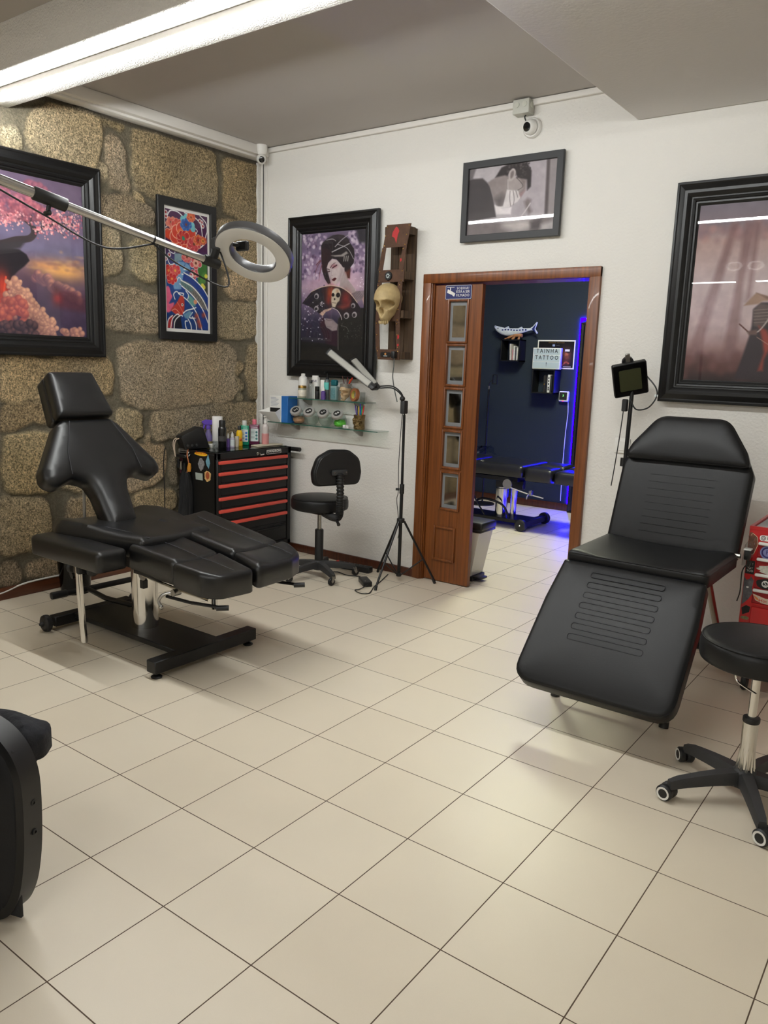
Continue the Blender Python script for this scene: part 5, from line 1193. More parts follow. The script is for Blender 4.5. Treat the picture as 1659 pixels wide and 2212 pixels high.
A.poly([(430, 1510), (480, 1560), (480, 1740), (420, 1800), (320, 1740), (300, 1700), (380, 1600)], (196, 56, 44), 1, 3, True); A.disc((455, 1640), 18, WH); A.disc((455, 1640), 9, (40, 30, 30)); A.line([(380, 1600), (430, 1680), (470, 1760)], 6, (230, 150, 120)); A.line([(310, 1720), (360, 1700), (420, 1760)], 6, (240, 190, 160))
A.poly([(280, 1800), (330, 1780), (320, 1970), (245, 1960)], (180, 40, 44), 1, 3); A.poly([(330, 1780), (430, 1790), (460, 1970), (330, 1970)], (34, 34, 44), 1, 3)
for P in ([(250, 1960), (262, 1850), (320, 1790)], [(300, 1965), (320, 1840), (390, 1770), (420, 1800)], [(345, 1975), (360, 1860), (430, 1790), (460, 1800)]): A.line(P, 13, WH)
for P in ([(470, 1760), (520, 1720), (600, 1700), (650, 1680)], [(600, 1750), (560, 1820), (640, 1830)], [(530, 1870), (500, 1880), (520, 1980), (560, 2000)], [(540, 1840), (580, 1920), (590, 2000)], [(600, 1810), (650, 1900), (664, 2000)]): A.line(P, 15, WH)
A.poly([(470, 1780), (560, 1720), (600, 1760), (540, 1840), (500, 1830)], (120, 170, 190), .8, 4)
for c_ in ((660, 1800), (690, 1880), (760, 1790), (710, 1940)): A.disc(c_, 34, (196, 70, 44), .8, 8)
A.noise(5, 5, .06, 8)
picture('tall narrow black framed print of koi, waves and flowers with a white border', on_left(XL+.022, 1.582, 1.56), .50, .917, FLAT, A, BLACKP, .018)
# --- woman with a skull fan
A = Art(200, 330, [(100, 165), (1065, 95), (1025, 2143), (101, 2085)], (90, 80, 110))
A.vgrad([(0, (104, 88, 116)), (.3, (130, 108, 142)), (.42, (168, 140, 160)), (.52, (110, 92, 120)), (.7, (48, 42, 62)), (1, (30, 27, 32))])
A.glow((760, 900), 330, (206, 170, 186), .8, 260); A.glow((330, 950), 160, (190, 150, 170), .5, 200)
for i in range(260):
    x, y = (rg.uniform(110, 470), rg.uniform(140, 850)) if i % 2 else (rg.uniform(800, 1060), rg.uniform(130, 760))
    A.disc((x, y), rg.uniform(12, 28), rg.choice([(168, 146, 172), (190, 170, 190), (78, 62, 92), (122, 100, 132), (206, 190, 206)]), .75, 3)
for i in range(60): A.disc((rg.uniform(110, 480), rg.uniform(950, 1500)), rg.uniform(4, 16), rg.choice([(150, 130, 160), (210, 196, 214), (70, 58, 90)]), .7, 2)
A.poly([(910, 90), (1080, 80), (1070, 330), (960, 300)], (38, 36, 44), .95, 10)
HAIR = (36, 29, 33)
A.poly([(390, 350), (410, 300), (480, 240), (560, 190), (640, 175), (730, 190), (800, 250), (830, 320), (885, 400), (895, 490), (885, 620), (835, 690), (825, 860), (780, 850), (740, 720), (690, 640), (620, 560), (555, 550), (500, 610), (480, 700), (520, 850), (540, 930), (500, 940), (450, 860), (410, 740), (395, 560)], HAIR, 1, 2)
A.poly([(480, 250), (560, 195), (700, 190), (790, 250), (800, 300), (640, 240)], (66, 54, 62), .8, 14)
SKN = (186, 170, 170)
A.poly([(690, 880), (725, 740), (770, 760), (800, 880), (910, 1030), (930, 1070), (860, 1110), (740, 1010), (670, 970)], (164, 148, 148), 1, 2)
A.poly([(500, 615), (560, 552), (630, 572), (690, 645), (722, 690), (745, 690), (742, 740), (720, 800), (690, 880), (640, 935), (605, 950), (565, 920), (525, 840), (500, 760), (478, 690)], SKN, 1, 2)
A.poly([(700, 700), (725, 720), (690, 880), (630, 930), (660, 840)], (150, 132, 136), .7, 10); A.poly([(482, 690), (520, 760), (560, 900), (530, 850), (495, 770)], (150, 132, 138), .6, 8)
A.poly([(760, 760), (800, 850), (820, 860), (830, 720)], (120, 50, 36), .8, 10)
A.line([(535, 685), (565, 640), (610, 610)], 13, (56, 24, 30), 1, taper=True); A.glow((590, 665), 46, (150, 60, 74), .7, 26); A.line([(560, 695), (595, 672), (630, 650)], 15, (60, 26, 34)); A.line([(482, 705), (520, 715)], 9, (60, 26, 32)); A.line([(492, 750), (525, 742)], 13, (66, 30, 38)); A.line([(553, 720), (548, 800), (572, 812)], 6, (146, 124, 128)); A.poly([(552, 872), (585, 850), (605, 842), (628, 858), (600, 892), (572, 892)], (72, 16, 24), 1, 1.4)
for P, w_ in (([(600, 365), (700, 260), (800, 185)], 11), ([(555, 445), (680, 385), (815, 320)], 14), ([(640, 330), (750, 370), (820, 440), (880, 560)], 8), ([(470, 260), (560, 245), (610, 275)], 9)): A.line(P, w_, (158, 152, 156))
A.poly([(540, 500), (690, 490), (770, 440), (800, 470), (720, 520), (600, 520)], (140, 132, 128), 1, 3)
for x in (740, 770, 800): A.line([(x, 515), (x-8, 590)], 13, (150, 144, 140))
for P in ([(390, 580), (335, 670), (300, 800)], [(405, 640), (375, 760), (362, 890)], [(380, 570), (320, 640)]): A.line(P, 15, (112, 60, 70), taper=True)
A.poly([(850, 1100), (920, 1062), (1050, 1050), (1032, 1180), (940, 1235)], (128, 112, 118), 1, 2)
for k in range(6): A.line([(870+20*k, 1090-6*k), (930+20*k, 1200-10*k)], 4, (90, 78, 86))
A.poly([(1015, 1190), (1055, 1080), (1048, 1320)], (176, 140, 136), 1, 2)
A.poly([(660, 1480), (700, 1420), (1000, 1320), (1060, 1320), (1030, 2143), (100, 2085), (105, 1800), (480, 1850), (600, 1880), (650, 1560)], (30, 29, 28), 1, 3)
A.poly([(390, 1520), (430, 1440), (480, 1560), (560, 1660), (650, 1640), (645, 1900), (480, 1850), (420, 1680), (385, 1610)], (52, 31, 42), 1, 4)
FAN = [(115, 1225), (250, 1050), (400, 985), (550, 965), (700, 1000), (830, 1090), (940, 1235), (1000, 1340), (990, 1440), (710, 1480), (690, 1420), (640, 1345), (560, 1305), (450, 1330), (375, 1390), (250, 1290)]
A.poly(FAN, (38, 31, 37), 1, 2)
A.glow((540, 1080), 70, (176, 66, 30), .9, 110); A.glow((770, 1170), 80, (140, 36, 36), .85, 110); A.glow((510, 1200), 46, (150, 50, 44), .7, 60); A.poly([(640, 1290), (780, 1260), (840, 1200), (820, 1290), (720, 1330)], (140, 56, 46), .8, 10)
A.disc((622, 1085), 74, (204, 192, 170), 1, 3, 70); A.poly([(556, 1100), (692, 1100), (672, 1200), (640, 1230), (610, 1300), (565, 1290), (550, 1200)], (184, 168, 146), 1, 3); A.disc((576, 1106), 25, (30, 22, 24)); A.disc((652, 1112), 34, (30, 22, 24)); A.disc((600, 1172), 14, (50, 36, 34)); A.line([(565, 1225), (625, 1235)], 6, (70, 54, 50)); A.glow((640, 1050), 30, (160, 100, 60), .5)
A.poly([(375, 1390), (450, 1330), (560, 1305), (545, 1335), (470, 1365), (425, 1430)], (192, 156, 136), 1, 2)
for k in range(5): A.line([(300+60*k, 1010-12*k), (400+30*k, 1400-20*k)], 3, (70, 60, 66))
A.line([(250, 1050), (400, 985), (550, 965), (700, 1000), (830, 1090), (940, 1235)], 8, (206, 178, 150)); A.line([(560, 1305), (640, 1345), (690, 1420), (710, 1490)], 9, (190, 176, 176))
for c_, r_ in (((330, 1120), 40), ((330, 1310), 38), ((780, 1430), 44), ((900, 1420), 40), ((880, 1280), 34), ((400, 1240), 22)): A.disc(c_, r_, (156, 146, 150)); A.disc((c_[0]-6, c_[1]+8), r_*.62, (40, 34, 38))
A.poly([(455, 1470), (480, 1462), (570, 1480), (650, 1560), (640, 1650), (570, 1660), (480, 1600), (455, 1530)], (140, 124, 126), 1, 3); A.line([(470, 1475), (520, 1500), (570, 1490)], 7, (90, 76, 80)); A.line([(490, 1590), (560, 1600)], 5, (96, 82, 86))
A.line([(655, 1560), (660, 1950)], 7, (130, 122, 120)); A.line([(700, 1580), (780, 1610), (820, 1680)], 6, (110, 106, 104))
for i in range(46): A.disc((rg.uniform(690, 1030), rg.uniform(1530, 1780)), rg.uniform(2, 8), (110, 104, 100), .6)
for i in range(34): A.disc((rg.uniform(110, 480), rg.uniform(1180, 1800)), rg.uniform(3, 9), (214, 206, 220), .9)
for i in range(14): A.disc((rg.uniform(900, 1060), rg.uniform(850, 1050)), rg.uniform(3, 8), (236, 220, 236), .9)
A.noise(12, 12, .10, 5)
picture('black framed print of a woman behind a fan painted with a skull', on_back(-1.892, YB-.024, 1.332), .816, 1.116, WIDE, A)
# --- black and white photograph of a masked man at work
A = Art(160, 112, [(208, 962), (1205, 835), (1143, 1648), (165, 1713)], (176, 168, 172))
A.poly([(600, 830), (1075, 840), (1040, 1500), (600, 1500)], (170, 160, 166), 1, 20); A.poly([(1105, 820), (1210, 820), (1150, 1650), (1060, 1650)], (146, 136, 138), 1, 4); A.poly([(1072, 850), (1110, 845), (1075, 1490), (1036, 1490)], (88, 78, 80), 1, 3)
A.poly([(208, 962), (280, 950), (240, 1070), (200, 1090)], (110, 102, 104), 1, 4)
A.poly([(160, 1100), (240, 1070), (350, 1062), (430, 1140), (465, 1290), (495, 1500), (160, 1560)], (70, 64, 66), 1, 3)
A.poly([(405, 1110), (500, 1050), (600, 1010), (650, 1060), (640, 1200), (560, 1390), (510, 1380), (470, 1300), (440, 1190)], (140, 128, 127), 1, 3); A.poly([(470, 1300), (560, 1250), (600, 1280), (550, 1400), (510, 1390)], (82, 74, 76), .8, 14)
A.poly([(640, 1080), (740, 1050), (838, 1080), (832, 1180), (790, 1255), (765, 1275), (740, 1200), (640, 1200)], (160, 148, 146), 1, 3); A.poly([(770, 1060), (835, 1090), (825, 1190), (770, 1280), (750, 1250), (800, 1180)], (120, 106, 106), .8, 6)
A.poly([(490, 1055), (560, 945), (640, 905), (760, 884), (850, 890), (898, 980), (888, 1160), (845, 1205), (845, 1080), (740, 1060), (700, 960), (655, 985), (630, 1040), (600, 1030)], (52, 45, 46), 1, 3)
for i in range(60): A.disc((rg.uniform(620, 890), rg.uniform(890, 1060)), rg.uniform(5, 12), rg.choice([(36, 30, 32), (96, 86, 88), (70, 60, 62)]), .7, 2)
A.poly([(640, 1085), (645, 1000), (690, 952), (720, 980), (712, 1040), (680, 1090), (655, 1098)], (178, 166, 164), 1, 2, True); A.poly([(660, 1060), (665, 1000), (695, 980), (700, 1020), (680, 1060)], (110, 98, 98), .9, 3, True)
A.poly([(620, 1192), (690, 1205), (740, 1200), (775, 1278), (735, 1330), (640, 1390), (540, 1402), (505, 1385), (575, 1380)], (206, 198, 198), 1, 2)
for P in ([(655, 1210), (650, 1290), (660, 1380)], [(690, 1210), (700, 1300), (690, 1365)], [(720, 1205), (740, 1280)]): A.line(P, 9, (130, 120, 122))
A.line([(632, 1080), (632, 1195)], 5, (200, 192, 190)); A.line([(730, 1060), (800, 1150), (740, 1200)], 5, (80, 72, 72)); A.poly([(755, 1240), (830, 1200), (770, 1285)], (150, 120, 122), 1, 3)
A.poly([(480, 1365), (560, 1400), (670, 1390), (660, 1470), (500, 1470)], (214, 206, 208), 1, 3)
A.poly([(810, 1330), (850, 1290), (890, 1310), (870, 1380), (900, 1440), (860, 1480), (830, 1400)], (120, 108, 108), 1, 6); A.line([(880, 1350), (820, 1440), (780, 1490)], 12, (200, 190, 192))
A.poly([(150, 1540), (560, 1560), (760, 1545), (860, 1530), (1000, 1500), (1150, 1520), (1150, 1660), (150, 1730)], (120, 110, 110), 1, 6); A.poly([(570, 1590), (700, 1540), (860, 1545), (880, 1620), (760, 1670), (640, 1650)], (186, 176, 174), 1, 14, True); A.poly([(880, 1560), (1000, 1510), (1000, 1640), (880, 1650)], (84, 76, 78), 1, 8); A.poly([(1000, 1590), (1150, 1540), (1150, 1660), (980, 1660)], (176, 168, 168), 1, 8)
A.noise(9, 9, .07, 2)
picture('small black framed black and white photograph of a masked man, above the doorway', on_back(-.447, YB-.022, 2.192), .655, .462, SLIM, A, pm('frame_charcoal', (38, 38, 40), .5))
# --- warrior in a misty forest
A = Art(190, 300, [(457, 330), (1571, 232), (1352, 1919), (299, 1879)], (150, 122, 120))
A.vgrad([(0, (112, 102, 114)), (.10, (118, 102, 110)), (.2, (166, 136, 130)), (.45, (186, 166, 166)), (.7, (178, 154, 154)), (.85, (120, 84, 82)), (.93, (74, 44, 42)), (1, (40, 26, 28))])
for i in range(60): A.disc((rg.uniform(430, 1600), rg.gauss(560, 46)), rg.uniform(16, 50), rg.choice([(176, 128, 122), (150, 112, 112), (128, 98, 106)]), .5, 8)
TRK = (118, 84, 84)
for P in ([(735, 480), (800, 480), (450, 1640), (340, 1660)], [(850, 470), (950, 470), (840, 1000), (760, 1700), (630, 1720), (770, 1000)], [(940, 470), (990, 470), (900, 1150), (850, 1180)], [(1150, 440), (1240, 430), (1200, 1800), (1090, 1800)], [(1380, 420), (1440, 420), (1400, 1800), (1290, 1800)]): A.poly(P, TRK, .75, 8)
A.glow((560, 1250), 200, (186, 164, 172), .5, 300); A.glow((1050, 1100), 200, (190, 170, 174), .5, 300)
for i in range(40): A.disc((rg.uniform(300, 1400), rg.gauss(1760, 50)), rg.uniform(20, 60), rg.choice([(96, 56, 54), (124, 78, 74), (70, 40, 40)]), .5, 10)
A.poly([(920, 1250), (990, 1190), (1120, 1190), (1230, 1300), (1280, 1500), (1330, 1920), (750, 1870), (830, 1650), (880, 1500), (905, 1400)], (46, 35, 42), 1, 4)
A.poly([(920, 1260), (980, 1200), (1060, 1210), (1080, 1330), (1000, 1420), (920, 1400)], (84, 68, 66), 1, 4)
for k in range(5): A.line([(925, 1260+28*k), (1060, 1250+28*k)], 6, (130, 112, 104))
A.poly([(835, 1220), (900, 1150), (945, 1105), (1010, 1125), (1160, 1170), (1000, 1180), (960, 1205)], (150, 118, 98), 1, 3); A.poly([(945, 1105), (1010, 1125), (1160, 1170), (1040, 1160)], (120, 90, 76), 1, 3)
A.poly([(965, 1400), (1040, 1440), (1080, 1570), (1010, 1700), (1000, 1800), (955, 1800), (1010, 1640), (1000, 1540)], (140, 50, 40), 1, 5); A.poly([(1060, 1380), (1200, 1500), (1180, 1700), (1090, 1560)], (120, 44, 38), .9, 8)
A.line([(798, 1384), (870, 1450)], 12, (90, 50, 44)); A.line([(860, 1460), (960, 1450), (1060, 1330)], 12, (170, 156, 150)); A.poly([(860, 1450), (950, 1430), (950, 1480), (880, 1480)], (96, 72, 66), 1, 3); A.line([(950, 1500), (1100, 1600)], 5, (170, 130, 110))
A.noise(14, 14, .08, 6)
picture('large black framed print of a warrior in a straw hat, cut by the right edge', on_back(.855, YB-.024, 1.293), .81, 1.115, WIDE, A, bow=.0095)
# ================================================================== WALL THINGS, LAMPS, BACK ROOM, RIGHT EDGE
RUST = pm('rusted_iron', (84, 58, 42), .7, metal=.25, bump=(60, .5, .004), var=(26, .5))
OLDWOOD = wood_mat('dark_old_wood', (44, 32, 22), (92, 70, 48), .8, (70, 70, 2.5))
BRASS = pm('brass_nail', (200, 160, 90), .3, metal=1.0)
# ---------------- coffin-shaped ornament with a skull
YFc = 2.40
co = thing('coffin_ornament', 'rusty coffin-shaped wall ornament of iron straps and dark planks, left of the doorway', 'wall ornament', (-.89, YB, 1.47))
for x0, x1 in ((-.985, -.923), (-.920, -.857), (-.854, -.79)):
    obj('back_plank', MB().bx(x0, x1, YB-.022, YB-.002, 1.475, 2.305, .002, 1), OLDWOOD, co)
for z, xr in ((2.285, -.792), (2.005, -.792), (1.762, -.796), (1.50, -.80)):
    obj('spacer_block', MB().bx(-.965, xr, YFc+.008, YB-.02, z-.024, z+.024, .002, 1), OLDWOOD, co)
def strap(pts, name='iron_strap', d=0.0):
    return obj(name, MB(on_back(0, YFc+.004-d, 0)).prism(pts, 0, .006, None, .001, 1), RUST, co)
strap([(-.967, 2.178), (-.782, 2.178), (-.752, 2.316), (-.942, 2.318)], 'top_plate', .002)
strap([(-.999, 1.962), (-.795, 1.962), (-.792, 2.040), (-.995, 2.040)], 'iron_strap', .002); strap([(-1.012, 1.716), (-.818, 1.716), (-.812, 1.800), (-1.010, 1.800)], 'iron_strap', .002); strap([(-.985, 1.470), (-.808, 1.470), (-.808, 1.537), (-1.0, 1.537)], 'iron_strap', .002)
strap([(-1.003, 2.04), (-.967, 2.04), (-.944, 2.178), (-.974, 2.178)], 'left_rail'); strap([(-1.014, 1.80), (-.978, 1.80), (-.972, 1.962), (-1.006, 1.962)], 'left_rail'); strap([(-1.004, 1.537), (-.972, 1.537), (-.983, 1.716), (-1.016, 1.716)], 'left_rail')
strap([(-.838, 2.04), (-.802, 2.04), (-.782, 2.178), (-.812, 2.178)], 'right_rail'); strap([(-.848, 1.80), (-.812, 1.80), (-.805, 1.962), (-.842, 1.962)], 'right_rail'); strap([(-.838, 1.537), (-.808, 1.537), (-.816, 1.716), (-.850, 1.716)], 'right_rail')
for x, z in ((-.935, 2.305), (-.765, 2.305), (-.955, 2.19), (-.793, 2.19), (-.948, 2.25), (-.782, 2.25), (-.968, 2.16), (-.805, 2.165), (-.985, 2.03), (-.806, 2.03), (-.99, 1.972), (-.812, 1.972), (-.995, 1.945), (-.822, 1.945), (-.825, 1.88), (-.828, 1.815), (-.83, 1.79), (-.832, 1.725), (-1.0, 1.705), (-.836, 1.70), (-.995, 1.63), (-.83, 1.63), (-.988, 1.55), (-.822, 1.55), (-.985, 1.525), (-.82, 1.525), (-.972, 1.48)):
    obj('nail', MB().ball((x, YFc-.006, z), (.0042, .003, .0042), 8), BRASS, co)
PAINTRED = pm('red_paint', (176, 38, 40), .6)
obj('red_mark', MB(on_back(0, YFc-.0045, 0)).prism([(-.862, 2.20), (-.876, 2.235), (-.898, 2.245), (-.892, 2.27), (-.866, 2.303), (-.852, 2.295), (-.840, 2.275), (-.852, 2.25)], 0, .001), PAINTRED, co)
for z0, z1 in ((2.085, 2.11), (1.60, 1.635), (1.555, 1.575)): obj('red_mark', MB(on_back(0, YFc-.0025, 0)).prism(blob(-.832, -.814, z0, z1, 10, 3, .3), 0, .001), PAINTRED, co)
bd_ = obj('round_badge', MB().lathe([(0, 0), (.028, 0), (.029, .004), (.026, .008), (0, .009)], (-.913, YFc-.005, 2.002), (0, -1, 0), 28), INK, co)
BADGE = pm('badge_silver', (190, 200, 200), .4)
obj('badge_emblem', MB().ring((-.913, YFc-.0145, 2.002), .009, .002, (0, 1, 0), 20, 6), BADGE, bd_)
em = MB()
for k in range(8):
    a_ = k*PI/4; em.box((0, .0125, 0), (.0035, .007, .001), 0, 1, xf((-.913, YFc-.0145, 2.002), (math.cos(a_), 0, math.sin(a_)), (-math.sin(a_), 0, math.cos(a_)), (0, -1, 0)))
obj('badge_rays', em, BADGE, bd_)
pl2 = obj('small_plate', MB(on_back(0, YFc-.003, 0)).prism(rounded([(-.952, 1.487), (-.882, 1.487), (-.874, 1.502), (-.882, 1.518), (-.952, 1.518), (-.96, 1.502)], .006, 3), 0, .006), INK, co)
obj('plate_emblem', MB(on_back(0, YFc-.009, 0)).prism(circle(-.917, 1.507, .008, 14), 0, .001), pm('amber_emblem', (190, 130, 70), .5), pl2)
obj('plate_text', MB(on_back(0, YFc-.009, 0)).bx(-.932, -.902, 1.4925, 1.4955, 0, .001), LABEL, pl2)
pg = thing('lamp_plug', 'black plug with a hanging lead at the foot of the coffin ornament', 'plug', (-.838, YFc-.01, 1.50))
obj('plug_body', MB().box((-.838, YFc-.022, 1.502), (.032, .034, .046), .008, 2), BLACKP, pg)
obj('lead', MB().tube(spline([(-.835, YFc-.02, 1.48), (-.838, YFc-.02, 1.42), (-.85, YFc-.01, 1.36), (-.84, YFc, 1.28), (-.80, YFc-.02, 1.2)], 6), .0035, 8), pm('grey_lead', (84, 88, 86), .5), pg)
sko = skull(xf((-.900, 2.37, 1.836), Vector((.99, .12, 0)).normalized(), Vector((-.12, .99, .0)).normalized(), (0, 0, 1)) @ Matrix.Rotation(math.radians(10), 4, 'X'), BONE, co, 1.22, True, None, 'skull'); sko['label'] = 'brown resin skull mounted on the straps'

# ---------------- security cameras, boxes, leads on the wall
c1 = thing('security_camera', 'white security camera hanging in the ceiling corner above the stone wall', 'security camera', (-2.12, 2.44, ZC))
obj('mount', MB().lathe([(0, 0), (.043, 0), (.043, -.012), (.036, -.06), (.030, -.066), (0, -.066)], (-2.12, 2.44, ZC), n=30), WHITEP, c1)
hb = obj('head', MB().ball((-2.12, 2.44, ZC-.092), (.035, .035, .035), 24), WHITEP, c1)
dv = Vector((.72, -.62, -.32)).normalized()
obj('lens', MB().lathe([(0, .0), (.021, 0), (.021, .004), (.017, .006), (0, .007)], Vector((-2.12, 2.44, ZC-.092))+dv*.0285, dv, 22), pm('lens_black', (10, 10, 14), .08, spec=.7), hb)
one('camera_lead', MB().tube([(-2.178, YB-.012, 2.85), (-2.180, YB-.012, 2.2), (-2.176, YB-.012, 1.5), (-2.170, YB-.012, .9), (-2.168, YB-.012, .06)], .003, 8), DARKP, 'thin dark lead running down the white wall beside the stone corner', 'cable', (-2.17, YB-.012, .06))
one('white_conduit', MB().bx(-2.155, -2.138, YB-.010, YB, .06, 2.90, .003, 1), WHITE_TRIM, 'white cable duct running down the wall beside the stone corner', 'cable duct', (-2.146, YB, .06))
jb = thing('junction_box', 'grey junction box under the ceiling above the photograph', 'junction box', (-.06, YB, 2.91))
obj('box', MB().bx(-.115, -.012, YB-.075, YB-.002, 2.868, 2.945, .004, 2), pm('box_grey', (190, 190, 180), .5), jb)
for x in (-.088, -.04): obj('knockout', MB().cyl((x, YB-.074, 2.916), (x, YB-.0785, 2.916), .015, n=20), pm('box_grey2', (196, 196, 184), .5), jb)
obj('knockout', MB().cyl((-.013, YB-.04, 2.916), (-.008, YB-.04, 2.916), .015, n=20), MATS['box_grey2'], jb)
c2 = thing('security_camera', 'white dome security camera on the wall below the grey junction box', 'security camera', (-.02, YB, 2.80))
obj('base', MB().lathe([(0, 0), (.056, 0), (.056, .014), (.05, .022), (0, .024)], (-.015, YB-.001, 2.80), (0, -1, 0), 34), WHITEP, c2)
dv = Vector((-.22, -.95, -.16)).normalized(); p0 = Vector((-.015, YB-.03, 2.80))
hd2 = obj('head', MB().lathe([(0, -.02), (.03, -.02), (.044, 0), (.042, .016), (.034, .03), (.029, .034), (0, .034)], p0, dv, 30), WHITEP, c2)
obj('lens', MB().lathe([(0, 0), (.025, 0), (.025, .003), (0, .004)], p0+dv*.034, dv, 24), MATS['lens_black'], hd2)
obj('lead', MB().tube(spline([(-.05, YB-.03, 2.87), (-.052, YB-.04, 2.855), (-.045, YB-.035, 2.835)], 5), .004, 8), DARKP, c2)
sw = thing('wall_switch', 'white switch plate on the wall behind the treatment bed', 'switch', (.671, YB, 1.03))
obj('plate', MB().bx(.628, .714, YB-.010, YB-.001, .99, 1.075, .003, 2), WHITEP, sw); obj('rocker', MB().bx(.648, .694, YB-.014, YB-.009, 1.005, 1.06, .002, 1), WHITEP, sw)

# ---------------- ring light on a long boom
rlt = thing('ring_light', 'grey ring lamp held out on a long silver boom from the left', 'ring light', (-.15, -2.02, 0))
rc_ = Vector((.313, .002, 1.769)); rn = Vector((.155, -.539, -.828)).normalized()
obj('ring_body', MB().lathe([(.076, -.030), (.122, -.030), (.1265, -.026), (.1265, -.004), (.124, 0), (.076, 0), (.074, -.004), (.074, -.026), (.076, -.030)], rc_, rn, 56), pm('ring_grey', (96, 96, 98), .35, metal=.3), rlt)
obj('diffuser_ring', MB().lathe([(.0775, -.002), (.0775, .0025), (.080, .0035), (.119, .0035), (.1225, .0025), (.1225, -.002), (.0775, -.002)], rc_, rn, 56), pm('milky_diffuser', (206, 204, 200), .5), rlt)
mt = Vector((.211, -.078, 1.746)); bd0 = Vector((.097, -.697, 1.886)); bdir = (bd0-mt).normalized()
end = mt+bdir*1.45
def bp(t): return mt+bdir*t
obj('boom', MB().cyl(bp(.01), bp(.50), .0112, n=20), pm('satin_silver', (186, 184, 182), .22, metal=1.0), rlt)
obj('boom', MB().cyl(bp(.48), bp(.86), .0138, n=20), MATS['satin_silver'], rlt); obj('boom', MB().cyl(bp(.84), bp(2.08), .0165, n=20), MATS['satin_silver'], rlt)
for t_, r_ in ((.515, .0185), (.70, .0145), (.86, .022), (.205, .0118)):
    L_ = .045 if r_ > .016 else .004
    cp = obj('coupler', MB().cyl(bp(t_-L_), bp(t_+L_), r_, n=18, bev=.002), BLACKP, rlt)
    if r_ > .016:
        kd = bdir.cross(Vector((0, 0, 1))).normalized().cross(bdir).normalized()*-1
        if kd.z > 0: kd = -kd
        obj('knob', MB().cyl(bp(t_)+kd*.014, bp(t_)+kd*.032, .006, n=10), BLACKP, cp)
        obj('knob_wing', MB().box((0, 0, 0), (.034, .010, .014), .004, 1, Matrix.Translation(bp(t_)+kd*.038)), BLACKP, cp)
hj_ = MB(); hj_.cyl(bp(-.025), bp(.03), .016, n=16, bev=.002); obj('boom_tip', hj_, BLACKP, rlt)
b1_ = mt+Vector((.0, .02, .045)); obj('ball_head', MB().cyl(mt, b1_, .013, n=14), BLACKP, rlt)
obj('ball_lock', MB().lathe([(0, -.015), (.02, -.015), (.022, -.01), (.022, .008), (.016, .012), (0, .012)], b1_+Vector((0, 0, .012)), (.5, -.8, .2), 22), DARKP, rlt)
edge = rc_+(b1_-rc_).normalized()*.125
obj('ring_bracket', MB().tube([b1_[:], (edge-rn*.02)[:], (rc_+(edge-rc_)*.9-rn*.02)[:]], .011, 8), BLACKP, rlt)
obj('phone_clamp', MB().box((0, 0, 0), (.05, .018, .03), .004, 1, Matrix.Translation(rc_-rn*.03+(edge-rc_)*.35)), BLACKP, rlt)
obj('clamp_arm', MB().tube([(edge-rn*.025)[:], (rc_-rn*.03+(edge-rc_)*.4)[:]], .006, 8), BLACKP, rlt)
obj('lead', MB().tube(spline([(edge-rn*.02)[:], (mt+Vector((.05, .02, -.075)))[:], (mt+bdir*.12+Vector((0, 0, -.045)))[:], (bp(.205)-Vector((0, 0, .013)))[:]], 8)+spline([(bp(.205)-Vector((0, 0, .013)))[:], (bp(.36)-Vector((0, 0, .075)))[:], (bp(.52)-Vector((0, 0, .05)))[:], (bp(.70)-Vector((0, 0, .013)))[:]], 8), .0028, 8), BLACKP, rlt)
P_s = bp(2.02)
obj('stand_pole', MB().cyl((P_s.x, P_s.y, .25), (P_s.x, P_s.y, P_s.z+.05), .014, n=16), BLACKM, rlt)
for k in range(3):
    a_ = math.radians(210+120*k); obj('stand_leg', MB().tube([(P_s.x, P_s.y, .55), (P_s.x+.28*math.cos(a_), P_s.y+.28*math.sin(a_), .012)], .011, 8), BLACKM, rlt)
obj('boom_clamp', MB().box((0, 0, 0), (.06, .06, .07), .01, 2, Matrix.Translation(P_s)), BLACKP, rlt)
obj('counterweight', MB().cyl(bp(2.08), bp(2.2), .04, n=20, bev=.006), BLACKP, rlt)

# ---------------- double bar lamp on a tripod, left of the doorway
TX, TY = -.726, 2.365
tl = thing('bar_lamp', 'black tripod lamp with two grey bars on thin necks, left of the doorway', 'lamp', (TX, TY, 0))
obj('pole', MB().cyl((TX, TY, .05), (TX, TY, .64), .0115, n=16), BLACKM, tl); obj('pole', MB().cyl((TX, TY, .62), (TX-.003, TY, 1.12), .009, n=16), BLACKM, tl)
obj('collar', MB().cyl((TX, TY, .60), (TX, TY, .665), .016, n=16, bev=.003), BLACKP, tl)
obj('collar_knob', MB().cyl((TX-.014, TY-.01, .63), (TX-.034, TY-.022, .63), .009, n=10), BLACKP, tl)
obj('leg_hub', MB().cyl((TX, TY, .405), (TX, TY, .435), .026, n=18, bev=.004), BLACKP, tl)
obj('brace_hub', MB().cyl((TX, TY, .035), (TX, TY, .058), .018, n=16, bev=.003), BLACKP, tl)
for fx, fy in ((-.707, 2.08), (-.512, 2.485), (-.968, 2.452)):
    d_ = Vector((fx-TX, fy-TY, 0)).normalized()
    lg = obj('leg', MB().tube([(TX+d_.x*.024, TY+d_.y*.024, .415), (fx, fy, .012)], .0075, 8), BLACKM, tl)
    obj('rubber_foot', MB().cyl((fx-d_.x*.012, fy-d_.y*.012, .03), (fx, fy, .001), .0095, n=10), BLACKP, lg)
    mid = Vector((TX+d_.x*.024, TY+d_.y*.024, .415)).lerp(Vector((fx, fy, .012)), .62)
    obj('brace', MB().tube([(TX+d_.x*.016, TY+d_.y*.016, .046), mid[:]], .0045, 8), BLACKM, tl)
obj('top_clamp', MB().box((TX-.003, TY-.005, 1.17), (.034, .045, .085), .006, 2), DARKP, tl)
